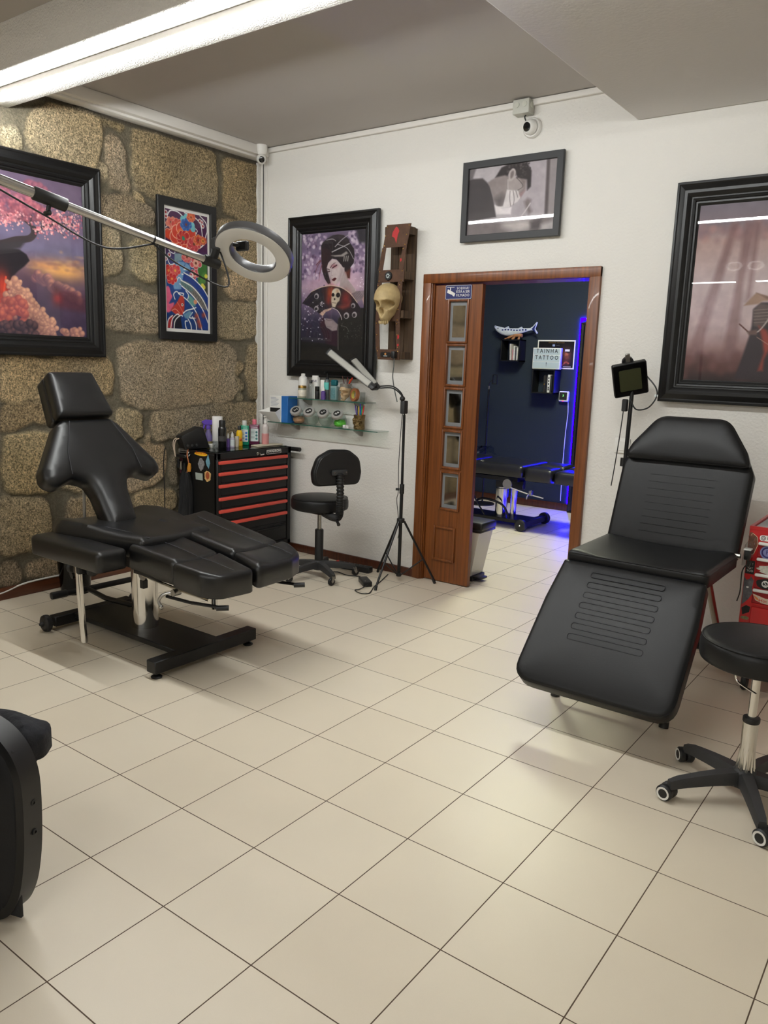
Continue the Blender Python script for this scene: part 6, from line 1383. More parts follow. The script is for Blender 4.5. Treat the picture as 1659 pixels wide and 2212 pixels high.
obj('clamp_ball', MB().ball((TX-.008, TY-.02, 1.225), .018, 14), BLACKP, tl)
JX, JY, JZ = -.925, 2.30, 1.292
for o_ in (0, .012):
    obj('neck', MB().tube(spline([(TX-.004, TY-.01, 1.20+o_), (TX-.02, TY-.02, 1.25+o_), (TX-.08, TY-.04, 1.29+o_), (JX+.02, JY, JZ-.008+o_)], 7), .0045, 8), BLACKP, tl)
obj('neck', MB().tube(spline([(TX, TY, 1.10), (TX+.01, TY-.02, 1.16), (TX-.003, TY-.01, 1.20)], 6), .005, 8), BLACKP, tl)
obj('joint', MB().cyl((JX-.004, JY-.028, JZ), (JX-.004, JY+.028, JZ), .022, n=18, bev=.004), BLACKP, tl)
GREYLENS = pm('milky_bar', (168, 166, 158), .45); BARB = pm('bar_grey', (120, 120, 118), .4, metal=.4)
def bar(p, q, face):
    p, q, face = Vector(p), Vector(q), Vector(face); u = (q-p).normalized(); s_ = u.cross(face).normalized(); n_ = s_.cross(u)
    M = xf(p, u, s_, n_); L_ = (q-p).length
    b_ = obj('light_bar', MB(M).bx(.028, L_-.012, -.024, .024, -.011, .006, .004, 2), BARB, tl)
    obj('bar_lens', MB(M).bx(.032, L_-.016, -.019, .019, .004, .0105, .003, 2), GREYLENS, b_)
    obj('bar_end', MB(M).bx(-.012, .030, -.02, .02, -.012, .010, .004, 2), BLACKP, b_); obj('bar_end', MB(M).bx(L_-.016, L_+.004, -.0235, .0235, -.012, .008, .003, 2), BLACKP, b_)
bar((JX, JY-.02, JZ), (-1.322, 2.285, 1.515), (.55, -.75, .15)); bar((JX, JY+.02, JZ), (-1.225, 2.435, 1.468), (.55, -.7, .35))
obj('lead', MB().tube(spline([(TX-.004, TY-.014, 1.18), (TX-.016, TY-.014, 1.0), (TX-.022, TY-.015, .8), (TX-.018, TY-.015, .62), (TX-.03, TY-.012, .56), (TX-.012, TY-.02, .48), (TX+.004, TY-.02, .36), (TX-.004, TY-.02, .30)], 7), .0026, 6), BLACKP, tl)

# ---------------- camera notice on the door leaf
NVB = pm('notice_blue', (22, 34, 96), .4)
ns = thing('camera_notice', 'blue notice with a camera symbol at the top of the door leaf', 'sign', (-.47, LY-.02, 1.863))
MS = on_back(0, LY-.0185, 0)
obj('plate', MB(MS).prism(rrect(-.567, -.372, 1.857, 1.947, .008), 0, .003), NVB, ns)
obj('border', MB(MS).tube([(p[0], p[1], .0032) for p in rrect(-.5635, -.3755, 1.8605, 1.9435, .007)], .0014, 5, True), WHITEP, ns)
for s_, z in (('SORRIA!', 1.914), ('EST\u00c1 A SER', 1.893), ('FILMADO', 1.871)):
    w_ = {'SORRIA!': 1.18, 'FILMADO': 1.1}.get(s_, .92)
    obj('lettering', MB(MS).text(s_, .0215, Matrix.Translation((-.437, z, .0032)) @ Matrix.Diagonal((1, 1.05, 1, 1)), .0005, 'CENTER', 'BOTTOM', w_), WHITEP, ns)
obj('camera_symbol', MB(MS).bx(-.553, -.500, 1.9315, 1.9345, .003, .0042), WHITEP, ns)
obj('camera_symbol', MB(MS).prism([(-.553, 1.900), (-.508, 1.884), (-.497, 1.898), (-.548, 1.922)], .003, .0042), WHITEP, ns); obj('camera_symbol', MB(MS).prism([(-.512, 1.882), (-.500, 1.876), (-.492, 1.894), (-.503, 1.897)], .003, .0042), WHITEP, ns); obj('camera_symbol', MB(MS).bx(-.532, -.526, 1.914, 1.932, .003, .0042), WHITEP, ns)
# ---------------- pedal bin behind the leaf
pbn = thing('pedal_bin', 'white pedal bin with a black lid, just inside the doorway', 'bin', (-.47, 2.79, 0))
def frustum(x0, x1, y0, y1, z0, X0, X1, Y0, Y1, z1):
    v = [(x0, y0, z0), (x1, y0, z0), (x1, y1, z0), (x0, y1, z0), (X0, Y0, z1), (X1, Y0, z1), (X1, Y1, z1), (X0, Y1, z1)]
    return MB().add(v, [(3, 2, 1, 0), (4, 5, 6, 7), (0, 1, 5, 4), (1, 2, 6, 5), (2, 3, 7, 6), (3, 0, 4, 7)])
obj('body', frustum(-.60, -.365, 2.70, 2.865, .02, -.625, -.305, 2.69, 2.885, .365), pm('bin_white', (214, 210, 202), .45), pbn)
obj('lid', MB().bx(-.63, -.285, 2.685, 2.89, .36, .415, .014, 3), BLACKP, pbn)
obj('lid_rim', MB().bx(-.632, -.292, 2.682, 2.892, .345, .368, .006, 2), BLACKP, pbn)
obj('foot_ring', MB().bx(-.605, -.345, 2.695, 2.87, 0, .035, .006, 2), BLACKP, pbn)
obj('pedal', MB().bx(-.37, -.285, 2.71, 2.80, .018, .034, .005, 2), BLACKP, pbn)
# ---------------- power strip, adapter and leads on the floor
ps = thing('power_strip', 'black power strip with a red switch on the floor behind the backrest stool', 'power strip', (-1.12, 2.385, 0))
MP = T(-1.128, 2.385, 0, math.radians(6))
obj('body', MB(MP).bx(-.155, .14, -.028, .028, .0, .042, .006, 2), BLACKP, ps)
for k in range(6): obj('outlet', MB(MP).cyl((-.108+.044*k, 0, .041), (-.108+.044*k, 0, .0435), .017, n=18), pm('outlet_dark', (12, 12, 13), .6), ps)
obj('rocker', MB(MP).bx(-.15, -.13, -.012, .012, .041, .048, .003, 1), pm('rocker_red', (210, 44, 40), .4), ps)
ad = thing('power_adapter', 'black power adapter lying on the floor between the stool and the lamp tripod', 'adapter', (-.845, 2.14, 0))
MA = T(-.845, 2.15, 0, math.radians(-38))
obj('case', MB(MA).bx(-.072, .072, -.030, .030, 0, .036, .006, 2), BLACKP, ad); obj('led', MB(MA).cyl((.045, -.012, .0355), (.045, -.012, .0368), .003, n=8), PAPER, ad)
one('floor_lead', MB().tube(spline([(-1.30, 2.26, .005), (-1.221, 2.21, .005), (-1.161, 2.248, .005), (-1.065, 2.23, .005), (-.985, 2.262, .005), (-.91, 2.205, .018)], 8), .0032, 8), BLACKP, 'thin black lead running from under the stool to the power adapter', 'cable', (-1.1, 2.23, 0))
one('floor_lead', MB().tube(spline([(-.782, 2.10, .018), (-.79, 2.02, .005), (-.80, 1.985, .005), (-.732, 1.954, .005), (-.69, 1.985, .005), (-.715, 2.05, .005), (-.76, 2.14, .005), (-.80, 2.26, .005), (-.87, 2.44, .005)], 8), .0032, 8), BLACKP, 'thin black lead looping on the floor in front of the lamp tripod', 'cable', (-.76, 2.02, 0))
one('wall_lead', MB().tube(spline([(-2.208, .20, .03), (-2.206, .41, .045), (-2.206, .524, .070), (-2.206, .627, .079), (-2.206, .84, .079), (-2.206, 1.3, .079)], 8), .0055, 8), WHITEP, 'white lead lying along the baseboard of the stone wall', 'cable', (-2.206, .6, .079))
wbk = one('waste_basket', MB().lathe([(0, 0), (.085, 0), (.105, .245), (.108, .245), (.108, .25), (.102, .25), (.083, .006), (0, .006)], (-2.06, .80, 0), n=32), clear_mat('smoke_tint', (44, 44, 46), 1.5, .1), 'smoky see-through waste basket at the foot of the stone wall', 'waste basket', (-2.06, .80, 0))

# ---------------- flood lamp behind the bed
fl_ = thing('flood_lamp', 'black square flood lamp on a thin stand behind the treatment bed', 'flood lamp', (.755, 2.3, 0))
c0 = Vector((.762, 2.30, 1.404)); u = Vector((.155, .08, .04)).normalized(); v = Vector((-.003, -.076, .165)); v = (v-u*v.dot(u)).normalized(); n_ = u.cross(v)
MF = xf(c0, u, v, n_)
obj('case', MB(MF).prism(rrect(-.088, .088, -.092, .092, .012), -.022, .004, None, .003, 1), BLACKM, fl_)
obj('bezel', MB(MF).prism(rrect(-.082, .082, -.086, .086, .008), .004, .006), pm('bezel_gloss', (8, 8, 9), .15, spec=.6), fl_)
obj('lamp_panel', MB(MF).prism(rrect(-.056, .056, -.060, .060, .008), .006, .0072), pm('led_panel_olive', (58, 60, 40), .25, coat=.5), fl_)
obj('bracket', MB(MF).bx(-.012, .012, .08, .135, -.030, -.018, .002, 1), STEEL, fl_); obj('bracket_disc', MB(MF).cyl((0, .085, -.045), (0, .085, -.024), .03, n=20), BLACKP, fl_)
obj('pole', MB().cyl((.752, 2.335, .10), (.766, 2.335, 1.40), .011, n=14), BLACKM, fl_)
obj('driver_box', MB().bx(.725, .752, 2.305, 2.335, 1.235, 1.30, .004, 1), BLACKP, fl_)
obj('driver_lead', MB().tube(spline([(.736, 2.31, 1.235), (.728, 2.31, 1.1), (.716, 2.31, .95), (.705, 2.31, .83)], 6), .003, 6), BLACKP, fl_)
obj('collar', MB().cyl((.751, 2.335, .94), (.752, 2.335, .985), .016, n=14), BLACKP, fl_)
obj('lead_loop', MB().tube(spline([(c0+u*.085-n_*.012)[:], (.885, 2.34, 1.37), (.895, 2.34, 1.32), (.86, 2.33, 1.262), (.80, 2.32, 1.25), (.765, 2.32, 1.30)], 8), .004, 8), BLACKP, fl_)
obj('lead_tag', MB().box((.893, 2.34, 1.325), (.018, .006, .014), .002, 1), LABEL, fl_)
for fx, fy in ((1.15, 2.40), (.60, 2.0), (.45, 2.44)): obj('leg', MB().tube([(.753, 2.335, .50), (fx, fy, .012)], .008, 8), BLACKM, fl_)
obj('rubber_foot', MB().box((1.195, 2.40, .02), (.09, .045, .04), .012, 2), BLACKP, fl_)

# ---------------- red drawer chest at the right edge
rx0, rx1, ry, rz0, rz1 = 1.497, 2.10, 1.93, .12, .77
rcst = thing('red_drawer_chest', 'red tool chest covered in stickers, cut by the right edge behind the stool', 'tool chest', (1.8, 2.15, 0))
obj('carcass', MB().bx(rx0, rx1, ry, 2.36, rz0, rz1, .003, 1), RED, rcst)
obj('lid_rim', frame_mesh(xf((rx0, ry, rz1), (1, 0, 0), (0, 1, 0), (0, 0, 1)), rx1-rx0, .43, [(0, -.002), (0, .012), (.012, .012), (.014, .001)]), RED, rcst)
obj('top_tray', MB().bx(rx0+.016, rx1-.016, ry+.016, 2.344, rz1, rz1+.006, .002, 1), pm('tray_grey', (150, 148, 150), .35), rcst)
DKRED = pm('tool_red_dark', (150, 16, 22), .35, coat=.2)
for zt, nm in ((.709, 'a'), (.637, 'b'), (.565, 'c'), (.493, 'd')):
    d_ = obj('drawer', MB().bx(rx0+.045, rx1-.02, ry-.006, ry+.01, zt-.062, zt+.004, .003, 1), DKRED, rcst)
    obj('drawer_handle', MB().bx(rx0+.046, rx1-.03, ry-.020, ry-.004, zt-.006, zt+.008, .005, 2), WHITEP, d_, label='white drawer handle')
obj('red_lip', MB().bx(rx0+.045, rx1-.02, ry-.008, ry, .425, .432), RED, rcst); obj('lower_panel', MB().bx(rx0+.045, rx1-.02, ry-.004, ry+.002, .14, .415, .003, 1), RED, rcst)
for xx in (rx0+.05, rx1-.05):
    for yy in (ry+.04, 2.30):
        cs_ = MB(); cs_.lathe([(0, -.012), (.034, -.012), (.038, -.006), (.038, .006), (.034, .012), (0, .012)], (xx, yy, .038), (1, 0, 0), 20); cs_.box((xx, yy, .095), (.03, .05, .05), .004, 1); obj('caster', cs_, BLACKP, rcst)
MR = on_back(0, ry-.0005, 0)
lb_ = obj('sticker', MB(MR).prism(rrect(rx0+.046, rx0+.20, .721, .747, .013), 0, .001), PAPER, rcst, label='white oval sticker with black letters')
obj('lettering', MB(MR).text('LI', .026, Matrix.Translation((rx0+.076, .7245, .0011)), .0004, 'LEFT', 'BOTTOM'), INK, lb_)
obj('sticker_mark', MB(MR).ring((rx0+.061, .734, .0012), .009, .0012, (0, 0, 1), 18, 4), INK, lb_); obj('sticker_mark', MB(MR).ring((rx0+.061, .734, .0012), .004, .001, (0, 0, 1), 14, 4), INK, lb_)
MR2 = on_back(0, ry-.0066, 0)
dsk = obj('sticker', MB(MR2).prism(circle(rx0+.085, .672, .030, 28), 0, .0008), pm('disc_blue', (120, 124, 170), .4), rcst, label='blue and lilac disc sticker'); obj('sticker_mark', MB(MR2).ring((rx0+.085, .672, .001), .021, .003, (0, 0, 1), 26, 4), pm('disc_dark', (48, 44, 104), .4), dsk); obj('sticker_mark', MB(MR2).text('F', .028, Matrix.Translation((rx0+.085, .672, .001)), .0004, 'CENTER', 'CENTER'), MATS['disc_dark'], dsk)
bl = obj('sticker', MB(MR2).prism(blob(rx0+.045, rx0+.15, .573, .618, 24, 12, .35), 0, .0008), pm('sticker_bone', (196, 192, 180), .5, var=(70, .6)), rcst, label='pale splayed sticker')
bk_ = obj('sticker', MB(MR2).prism(blob(rx0+.05, rx0+.15, .502, .553, 20, 5, .15), 0, .0008), INK, rcst, label='black sticker with a white emblem'); obj('sticker_mark', MB(MR2).ring((rx0+.093, .528, .001), .013, .0025, (0, 0, 1), 18, 4), WHITEP, bk_); obj('sticker_mark', MB(MR2).text('S', .03, Matrix.Translation((rx0+.093, .528, .001)), .0004, 'CENTER', 'CENTER'), WHITEP, bk_)
hw = obj('sticker', MB(MR2).prism([(rx0+.046, .476), (rx0+.06, .448), (rx0+.09, .438), (rx0+.16, .434), (rx0+.16, .466), (rx0+.10, .462), (rx0+.07, .470)], 0, .0008), pm('sticker_flame', (206, 190, 170), .5), rcst, label='flame shaped sticker with script letters'); obj('lettering', MB(MR2).text('Hot Wheels', .021, Matrix.Translation((rx0+.075, .450, .001)), .0004, 'LEFT', 'CENTER'), RED, hw); obj('sticker_mark', MB(MR2).prism([(rx0+.05, .470), (rx0+.062, .452), (rx0+.08, .446), (rx0+.068, .460)], .0008, .0012), pm('flame_orange', (214, 120, 60), .5), hw)
t1 = obj('sticker', MB(MR).prism(rounded([(rx0+.002, .64), (rx0+.03, .655), (rx0+.043, .70), (rx0+.038, .735), (rx0+.012, .755), (rx0+.002, .75)], .01, 3), 0, .001), pm('sticker_tribal', (110, 66, 44), .45, var=(90, .9)), rcst, label='brown and cream mask sticker')
obj('sticker_mark', MB(MR).tube([(p[0], p[1], .001) for p in rounded([(rx0+.003, .642), (rx0+.029, .656), (rx0+.042, .70), (rx0+.037, .734), (rx0+.012, .754)], .01, 3)], .0012, 4), pm('cream', (224, 200, 170), .5), t1)
tt = obj('sticker', MB(MR).prism(rrect(rx0+.003, rx0+.040, .562, .624, .002), 0, .001), INK, rcst, label='black sticker with small white letters')
obj('lettering', MB(MR).text('!', .014, Matrix.Translation((rx0+.031, .602, .0011)), .0004, 'CENTER', 'BOTTOM'), WHITEP, tt); obj('lettering', MB(MR).text('TAT\nTOO', .0125, Matrix.Translation((rx0+.022, .582, .0011)), .0004, 'CENTER', 'CENTER'), WHITEP, tt)
dg_ = obj('sticker', MB(MR).prism([(rx0+.002, .548), (rx0+.012, .532), (rx0+.026, .540), (rx0+.030, .552), (rx0+.043, .535), (rx0+.040, .50), (rx0+.044, .475), (rx0+.030, .445), (rx0+.014, .425), (rx0+.004, .415)], 0, .001), pm('sticker_demon', (92, 90, 94), .45, var=(70, 1.0)), rcst, label='grey horned demon sticker')
obj('sticker_mark', MB(MR).ball((rx0+.020, .500, .001), (.006, .004, .001), 10), WHITEP, dg_)
obj('sticker', MB(MR).prism([(rx0+.006, .40), (rx0+.024, .415), (rx0+.042, .41), (rx0+.040, .385), (rx0+.012, .368)], 0, .001), INK, rcst, label='black shard sticker'); obj('sticker', MB(MR).prism(blob(rx0+.004, rx0+.044, .345, .364, 14, 9, .2), 0, .001), pm('sticker_moss', (130, 122, 84), .5, var=(80, .7)), rcst, label='small mossy sticker')
wg = thing('wrapped_grip', 'black grip wrapped in clear film hanging on the left side of the red chest', 'wrapped grip', (1.485, ry-.045, .65))
obj('grip', MB().bx(1.497, 1.523, ry-.062, ry-.026, .635, .683, .006, 2), BLACKP, wg)
obj('film', MB().lathe([(.017, -.05), (.021, -.02), (.020, .02), (.022, .045), (.011, .07), (.017, .09)], (1.512, ry-.045, .655), (.1, 0, 1), 9), PLASTIC_CLEAR, wg)
obj('band', MB().bx(1.493, 1.526, ry-.064, ry-.024, .679, .686, .002, 1), WHITEP, wg)
obj('lead', MB().tube(spline([(1.51, ry-.045, .61), (1.498, ry-.04, .59), (1.492, ry-.03, .56), (1.492, ry-.02, .48), (1.482, ry-.012, .43)], 6), .003, 6), BLACKP, wg)

# ---------------- bentwood armchair in the left foreground
fw = Vector((.95, .31, 0)).normalized(); pw_ = Vector((-fw.y, fw.x, 0)); A0 = Vector((.475, -.945, 0))
ac = thing('bentwood_armchair', 'black bentwood armchair with a dark cushion, cut by the left edge in the foreground', 'armchair', (.3, -1.2, 0))
def arm_loop(q):
    side = [(-.70, .50), (-.55, .535), (-.35, .55), (-.18, .545), (-.09, .528), (-.035, .490), (-.006, .44), (.004, .38), (.002, .26), (-.008, .17), (-.025, .10), (-.055, .045), (-.10, .02), (-.18, .013), (-.45, .013), (-.75, .013)]
    pts = spline([(a_, b_, 0) for a_, b_ in side], 6); vs = []; fs = []; n_ = len(pts)
    for i in range(n_):
        a_ = Vector(pts[max(i-1, 0)]); b_ = Vector(pts[min(i+1, n_-1)]); tg = (b_-a_).normalized(); nr = Vector((-tg.y, tg.x, 0))
        for sg, w_ in ((1, 0), (1, 1), (-1, 1), (-1, 0)):
            p = Vector(pts[i])+nr*(.012*sg); P3 = A0+fw*p.x+pw_*(q+.062*w_)+Vector((0, 0, p.y)); vs.append(P3[:])
    for i in range(n_-1):
        for j in range(4): fs.append((i*4+j, i*4+(j+1) % 4, (i+1)*4+(j+1) % 4, (i+1)*4+j))
    fs += [(0, 1, 2, 3), ((n_-1)*4+3, (n_-1)*4+2, (n_-1)*4+1, (n_-1)*4)]
    return MB().add(vs, fs)
BENT = pm('black_bentwood', (20, 19, 19), .45, bump=(60, .1, .002))
a1 = obj('arm_frame', arm_loop(0), BENT, ac, 40)
obj('arm_frame', arm_loop(-.66), BENT, ac, 40)
for z in (.345, .265):
    p = A0+fw*.015+pw_*.034+Vector((0, 0, z)); obj('bolt', MB().lathe([(0, 0), (.0085, 0), (.008, .003), (.004, .0035), (.004, .001), (0, .001)], p, fw, 16), BLACKM, a1)
MX = xf(A0, fw, pw_, (0, 0, 1))
obj('seat_rail', MB(MX).bx(-.135, -.075, -.595, -.004, .385, .412, .006, 2), BENT, ac)
obj('seat_frame', MB(MX).bx(-.62, -.10, -.04, -.006, .36, .385, .004, 1).bx(-.62, -.10, -.59, -.555, .36, .385, .004, 1), BENT, ac)
cu_ = pm('navy_cushion', (24, 25, 31), .85, bump=(30, .5, .02), var=(16, .4))
cs2 = rounded([(-.66, -.59), (-.06, -.59), (-.045, -.30), (-.06, -.008), (-.66, -.008)], .05)
def lump(V, d): return .012*np.sin(V[:, 0]*28)*np.sin(V[:, 1]*17)-.01*np.exp(-((V[:, 0]+.2)/.1)**2)
obj('seat_cushion', MB().pad(cs2, .085, .035, MX @ Matrix.Translation((0, 0, .488)), .01, lump), cu_, ac, 60)
bkM = xf(A0+fw*(-.60)+Vector((0, 0, .47)), pw_, Vector((-.42*fw.x, -.42*fw.y, .9)).normalized(), fw)
obj('back_cushion', MB().pad(rrect(-.585, -.01, -.02, .58, .06), .08, .03, bkM, .02), cu_, ac, 60)
obj('side_panel', MB(MX).bx(-.60, -.014, .004, .016, .03, .49, .004, 1), CLOTH, ac)
obj('side_ledge', MB(MX).bx(-.60, -.055, .063, .135, .392, .416, .005, 2), BENT, ac)
gm_ = rounded([(-.62, .058), (-.03, .060), (-.012, .115), (-.04, .175), (-.62, .19)], .03)
def folds(V, d): return .010*np.sin(V[:, 0]*34+V[:, 1]*40)+.008*np.sin(V[:, 0]*17)
one('folded_garment', MB().pad(gm_, .088, .034, MX @ Matrix.Translation((0, 0, .507)), .012, folds, .015), cu_, 'dark navy folded garment lying on the ledge of the armchair at the left edge', 'garment', (A0+fw*(-.3)+pw_*.12+Vector((0, 0, .419)))[:], sharp=60)

# ---------------- dark blue back room
DB = 'black wall cube shelves in the dark blue room'
CUBE = pm('cube_black', (14, 14, 15), .5)
def cube(label, x0, x1, z0, z1, d):
    t = thing('cube_shelf', label, 'shelf', ((x0+x1)/2, YFAR, z0), DB); w_ = .012
    for nm, a in (('side_panel', (x0, x0+w_, z0, z1)), ('side_panel', (x1-w_, x1, z0, z1)), ('top_panel', (x0, x1, z1-w_, z1)), ('bottom_panel', (x0, x1, z0, z0+w_))):
        obj(nm, MB().bx(a[0], a[1], YFAR-d, YFAR-.001, a[2], a[3], .001, 1), CUBE, t)
cube('black cube shelf under the ceramic fish', -1.794, -1.575, 1.508, 1.732, .147)
cube('black cube shelf under the lettered light box', -1.415, -1.165, 1.195, 1.440, .147)
def book(label, x, w, h, z, col, g, tilt=0.0):
    o = one('book', MB(xf((x, YFAR-.085, z), Vector((math.cos(tilt), 0, math.sin(tilt))), (0, 1, 0), Vector((-math.sin(tilt), 0, math.cos(tilt))))).bx(0, w, -.055, .06, 0, h, .001, 1), col, label, 'book', (x, YFAR-.085, z), g)
    return o
for i, (x, w, h, c, l) in enumerate(((-1.685, .018, .165, (196, 190, 184), 'pale book leaning left in the cube under the fish'), (-1.662, .014, .11, (176, 130, 130), 'short pinkish book beside the leaning one'), (-1.645, .016, .145, (210, 206, 202), 'white book near the right side of the cube under the fish'), (-1.626, .012, .135, (70, 68, 72), 'dark book between two white ones under the fish'), (-1.611, .016, .13, (200, 196, 196), 'last white book at the right side of the cube under the fish'))):
    book(l, x, w, h, 1.521, pm('book_%d' % i, c, .5, var=(40, .3)), 'books in the cube under the fish', .05 if i == 0 else 0)
for i, (x, w, h, c, l) in enumerate(((-1.285, .022, .17, (40, 38, 34), 'black book with a gold disc, leftmost in the lower cube'), (-1.260, .016, .165, (24, 24, 26), 'thin black book left of the white spine'), (-1.241, .026, .178, (220, 218, 210), 'book with a white spine in the lower cube'), (-1.213, .020, .172, (34, 36, 38), 'dark book right of the white spine'))):
    bo2 = book(l, x, w, h, 1.208, pm('book2_%d' % i, c, .5), 'books in the lower cube')
    if i == 2:
        for q in (.145, .115, .085, .05, .03): obj('spine_print', MB().bx(x+.007, x+.019, YFAR-.1412, YFAR-.1398, 1.208+q-.008, 1.208+q+.008), INK, bo2)
    if i == 0: obj('gold_disc', MB().cyl((x+.011, YFAR-.141, 1.29), (x+.011, YFAR-.1395, 1.29), .007, n=12), GOLD, bo2)
# ceramic fish
cf_ = thing('ceramic_fish', 'white and blue ceramic fish on a driftwood stand, on top of the upper cube shelf', 'ornament', (-1.68, YFAR-.075, 1.733))
fy = YFAR-.075
FISH = pm('fish_glaze', (206, 212, 226), .2, coat=.5, var=(34, .25)); FISHB = pm('fish_blue', (40, 50, 120), .3, var=(50, .6))
cen = [(-1.915, 1.862), (-1.885, 1.842), (-1.83, 1.82), (-1.76, 1.808), (-1.68, 1.812), (-1.60, 1.822), (-1.53, 1.832), (-1.49, 1.838)]
rv = [.012, .028, .038, .041, .036, .026, .016, .011]
fb = MB(); vs = []; fs = []
cc = spline([(a_, b_, 0) for a_, b_ in cen], 5); nn = len(cc); m_ = 16
for i, p in enumerate(cc):
    r_ = np.interp(i/(nn-1)*7, range(8), rv)
    for k_ in range(m_): a_ = 2*PI*k_/m_; vs.append((p[0], fy+.55*r_*math.sin(a_), p[1]+r_*math.cos(a_)))
for i in range(nn-1):
    for k_ in range(m_): fs.append((i*m_+k_, i*m_+(k_+1) % m_, (i+1)*m_+(k_+1) % m_, (i+1)*m_+k_))
fs += [tuple(range(m_)), tuple((nn-1)*m_+k_ for k_ in range(m_))]
fbo = obj('fish_body', fb.add(vs, fs), FISH, cf_, 70)
MFi = on_back(0, fy+.006, 0)
tf = obj('tail_fin', MB(MFi).prism([(-1.50, 1.826), (-1.46, 1.825), (-1.425, 1.79), (-1.415, 1.80), (-1.445, 1.84), (-1.425, 1.905), (-1.435, 1.91), (-1.475, 1.865), (-1.50, 1.85)], 0, .012, None, .003, 1), FISH, cf_)
obj('fin_rays', MB(MFi).prism([(-1.485, 1.838), (-1.435, 1.803), (-1.452, 1.838), (-1.438, 1.89)], .012, .0135), FISHB, tf)
obj('dorsal_fin', MB(MFi).prism([(-1.80, 1.848), (-1.755, 1.868), (-1.74, 1.845)], 0, .012, None, .003, 1), FISH, cf_); obj('dorsal_fin', MB(MFi).prism([(-1.64, 1.848), (-1.60, 1.862), (-1.585, 1.843)], 0, .012, None, .003, 1), FISH, cf_)
for i in range(9): obj('painted_scale', MB().ball((-1.81+.033*i, fy-.021+.0008*i, 1.828+.003*math.sin(i)), (.011, .003, .008), 10), FISHB, fbo)
obj('fish_eye', MB().ball((-1.868, fy-.0155, 1.845), (.007, .004, .007), 10), INK, fbo)
obj('painted_scale', MB().ball((-1.90, fy-.006, 1.862), (.012, .006, .004), 10), FISHB, fbo)
obj('driftwood', MB().tube(spline([(-1.79, fy, 1.738), (-1.74, fy, 1.752), (-1.69, fy, 1.770), (-1.63, fy, 1.775), (-1.59, fy, 1.772)], 6), [.006]*5+[.012]*8+[.018]*12, 10), pm('driftwood', (176, 122, 84), .7, var=(30, .4)), cf_)
obj('driftwood', MB().cyl((-1.70, fy, 1.733), (-1.66, fy, 1.778), .014, n=10), MATS['driftwood'], cf_); obj('driftwood', MB().cyl((-1.63, fy, 1.733), (-1.615, fy, 1.775), .012, n=10), MATS['driftwood'], cf_)
# award and light box
aw = thing('award_poster', 'black award poster with a white border and gold lettering behind the light box', 'poster', (-1.235, YFAR, 1.447))
MWF = on_back(0, YFAR-.0015, 0)
obj('sheet', MB(MWF).bx(-1.440, -1.030, 1.447, 1.733, 0, .004), PAPER, aw)
AWA = Art(130, 90, [(0, 0), (130, 0), (130, 90), (0, 90)], (22, 20, 22))
AWA.glow((104, 46), 16, (150, 84, 44), .9, 22); AWA.glow((100, 72), 18, (120, 60, 40), .7, 12); AWA.glow((106, 30), 9, (90, 60, 50), .8, 8); AWA.poly([(92, 26), (112, 20), (120, 34), (108, 42)], (48, 36, 34), .9, 3); AWA.disc((104, 44), 6, (176, 104, 60), .8, 4); AWA.line([(92, 80), (104, 70), (114, 74)], 5, (170, 84, 60)); AWA.noise(7, 7, .3, 3)
AWA.build('print', MWF @ Matrix.Translation((-1.428, 1.459, .0045)), .386, .262, PRINT, aw)
obj('lettering', MB(MWF).text('WINNER TATTOO', .021, Matrix.Translation((-1.235, 1.697, .005)), .0004, 'CENTER', 'BOTTOM'), GOLD, aw)
obj('lettering', MB(MWF).text('1', .018, Matrix.Translation((-1.262, 1.673, .0052)), .0004, 'CENTER', 'BOTTOM'), INK, aw); obj('place_tab', MB(MWF).bx(-1.275, -1.249, 1.671, 1.690, .0045, .005), pm('tab_blue', (160, 176, 206), .5), aw)
obj('lettering', MB(MWF).text('PLACE', .014, Matrix.Translation((-1.240, 1.674, .005)), .0004, 'LEFT', 'BOTTOM'), pm('faded_grey', (110, 108, 112), .5), aw); obj('lettering', MB(MWF).text('No. 12, 2021', .012, Matrix.Translation((-1.10, 1.466, .005)), .0004, 'CENTER', 'BOTTOM') if False else MB(MWF).bx(-1.148, -1.062, 1.467, 1.474, .005, .0054), pm('print_pale', (176, 170, 166), .5), aw)
obj('white_bar', MB(MWF).bx(-1.135, -1.085, 1.622, 1.643, .005, .0055), PAPER, aw)
lbx = thing('light_box', 'white letter light box reading TAINHA TATTOO ! on the lower cube shelf', 'light box', (-1.30, YFAR-.10, 1.441))
bx0, bx1, bz0, bz1, by = -1.43, -1.128, 1.441, 1.651, YFAR-.125
obj('case', MB().bx(bx0, bx1, by, by+.045, bz0, bz1, .004, 2), WHITEP, lbx)
LBX = pm('lit_face', (160, 172, 180), .5, emit=(206, 222, 232), estr=.05)
for k in range(3):
    z0 = bz0+.008+k*.066; fc = obj('letter_row', MB().bx(bx0+.007, bx1-.007, by-.0015, by+.001, z0, z0+.062), LBX, lbx)
    s_ = ('!', 'TATTOO', 'TAINHA')[k]
    obj('lettering', MB(on_back((bx0+bx1)/2+.004, by-.0015, z0+.010)).text(s_, .057, Matrix.Diagonal((.86, 1, 1, 1)), .0005, 'CENTER', 'BOTTOM', 1.42 if k else 1, .012), INK, fc)
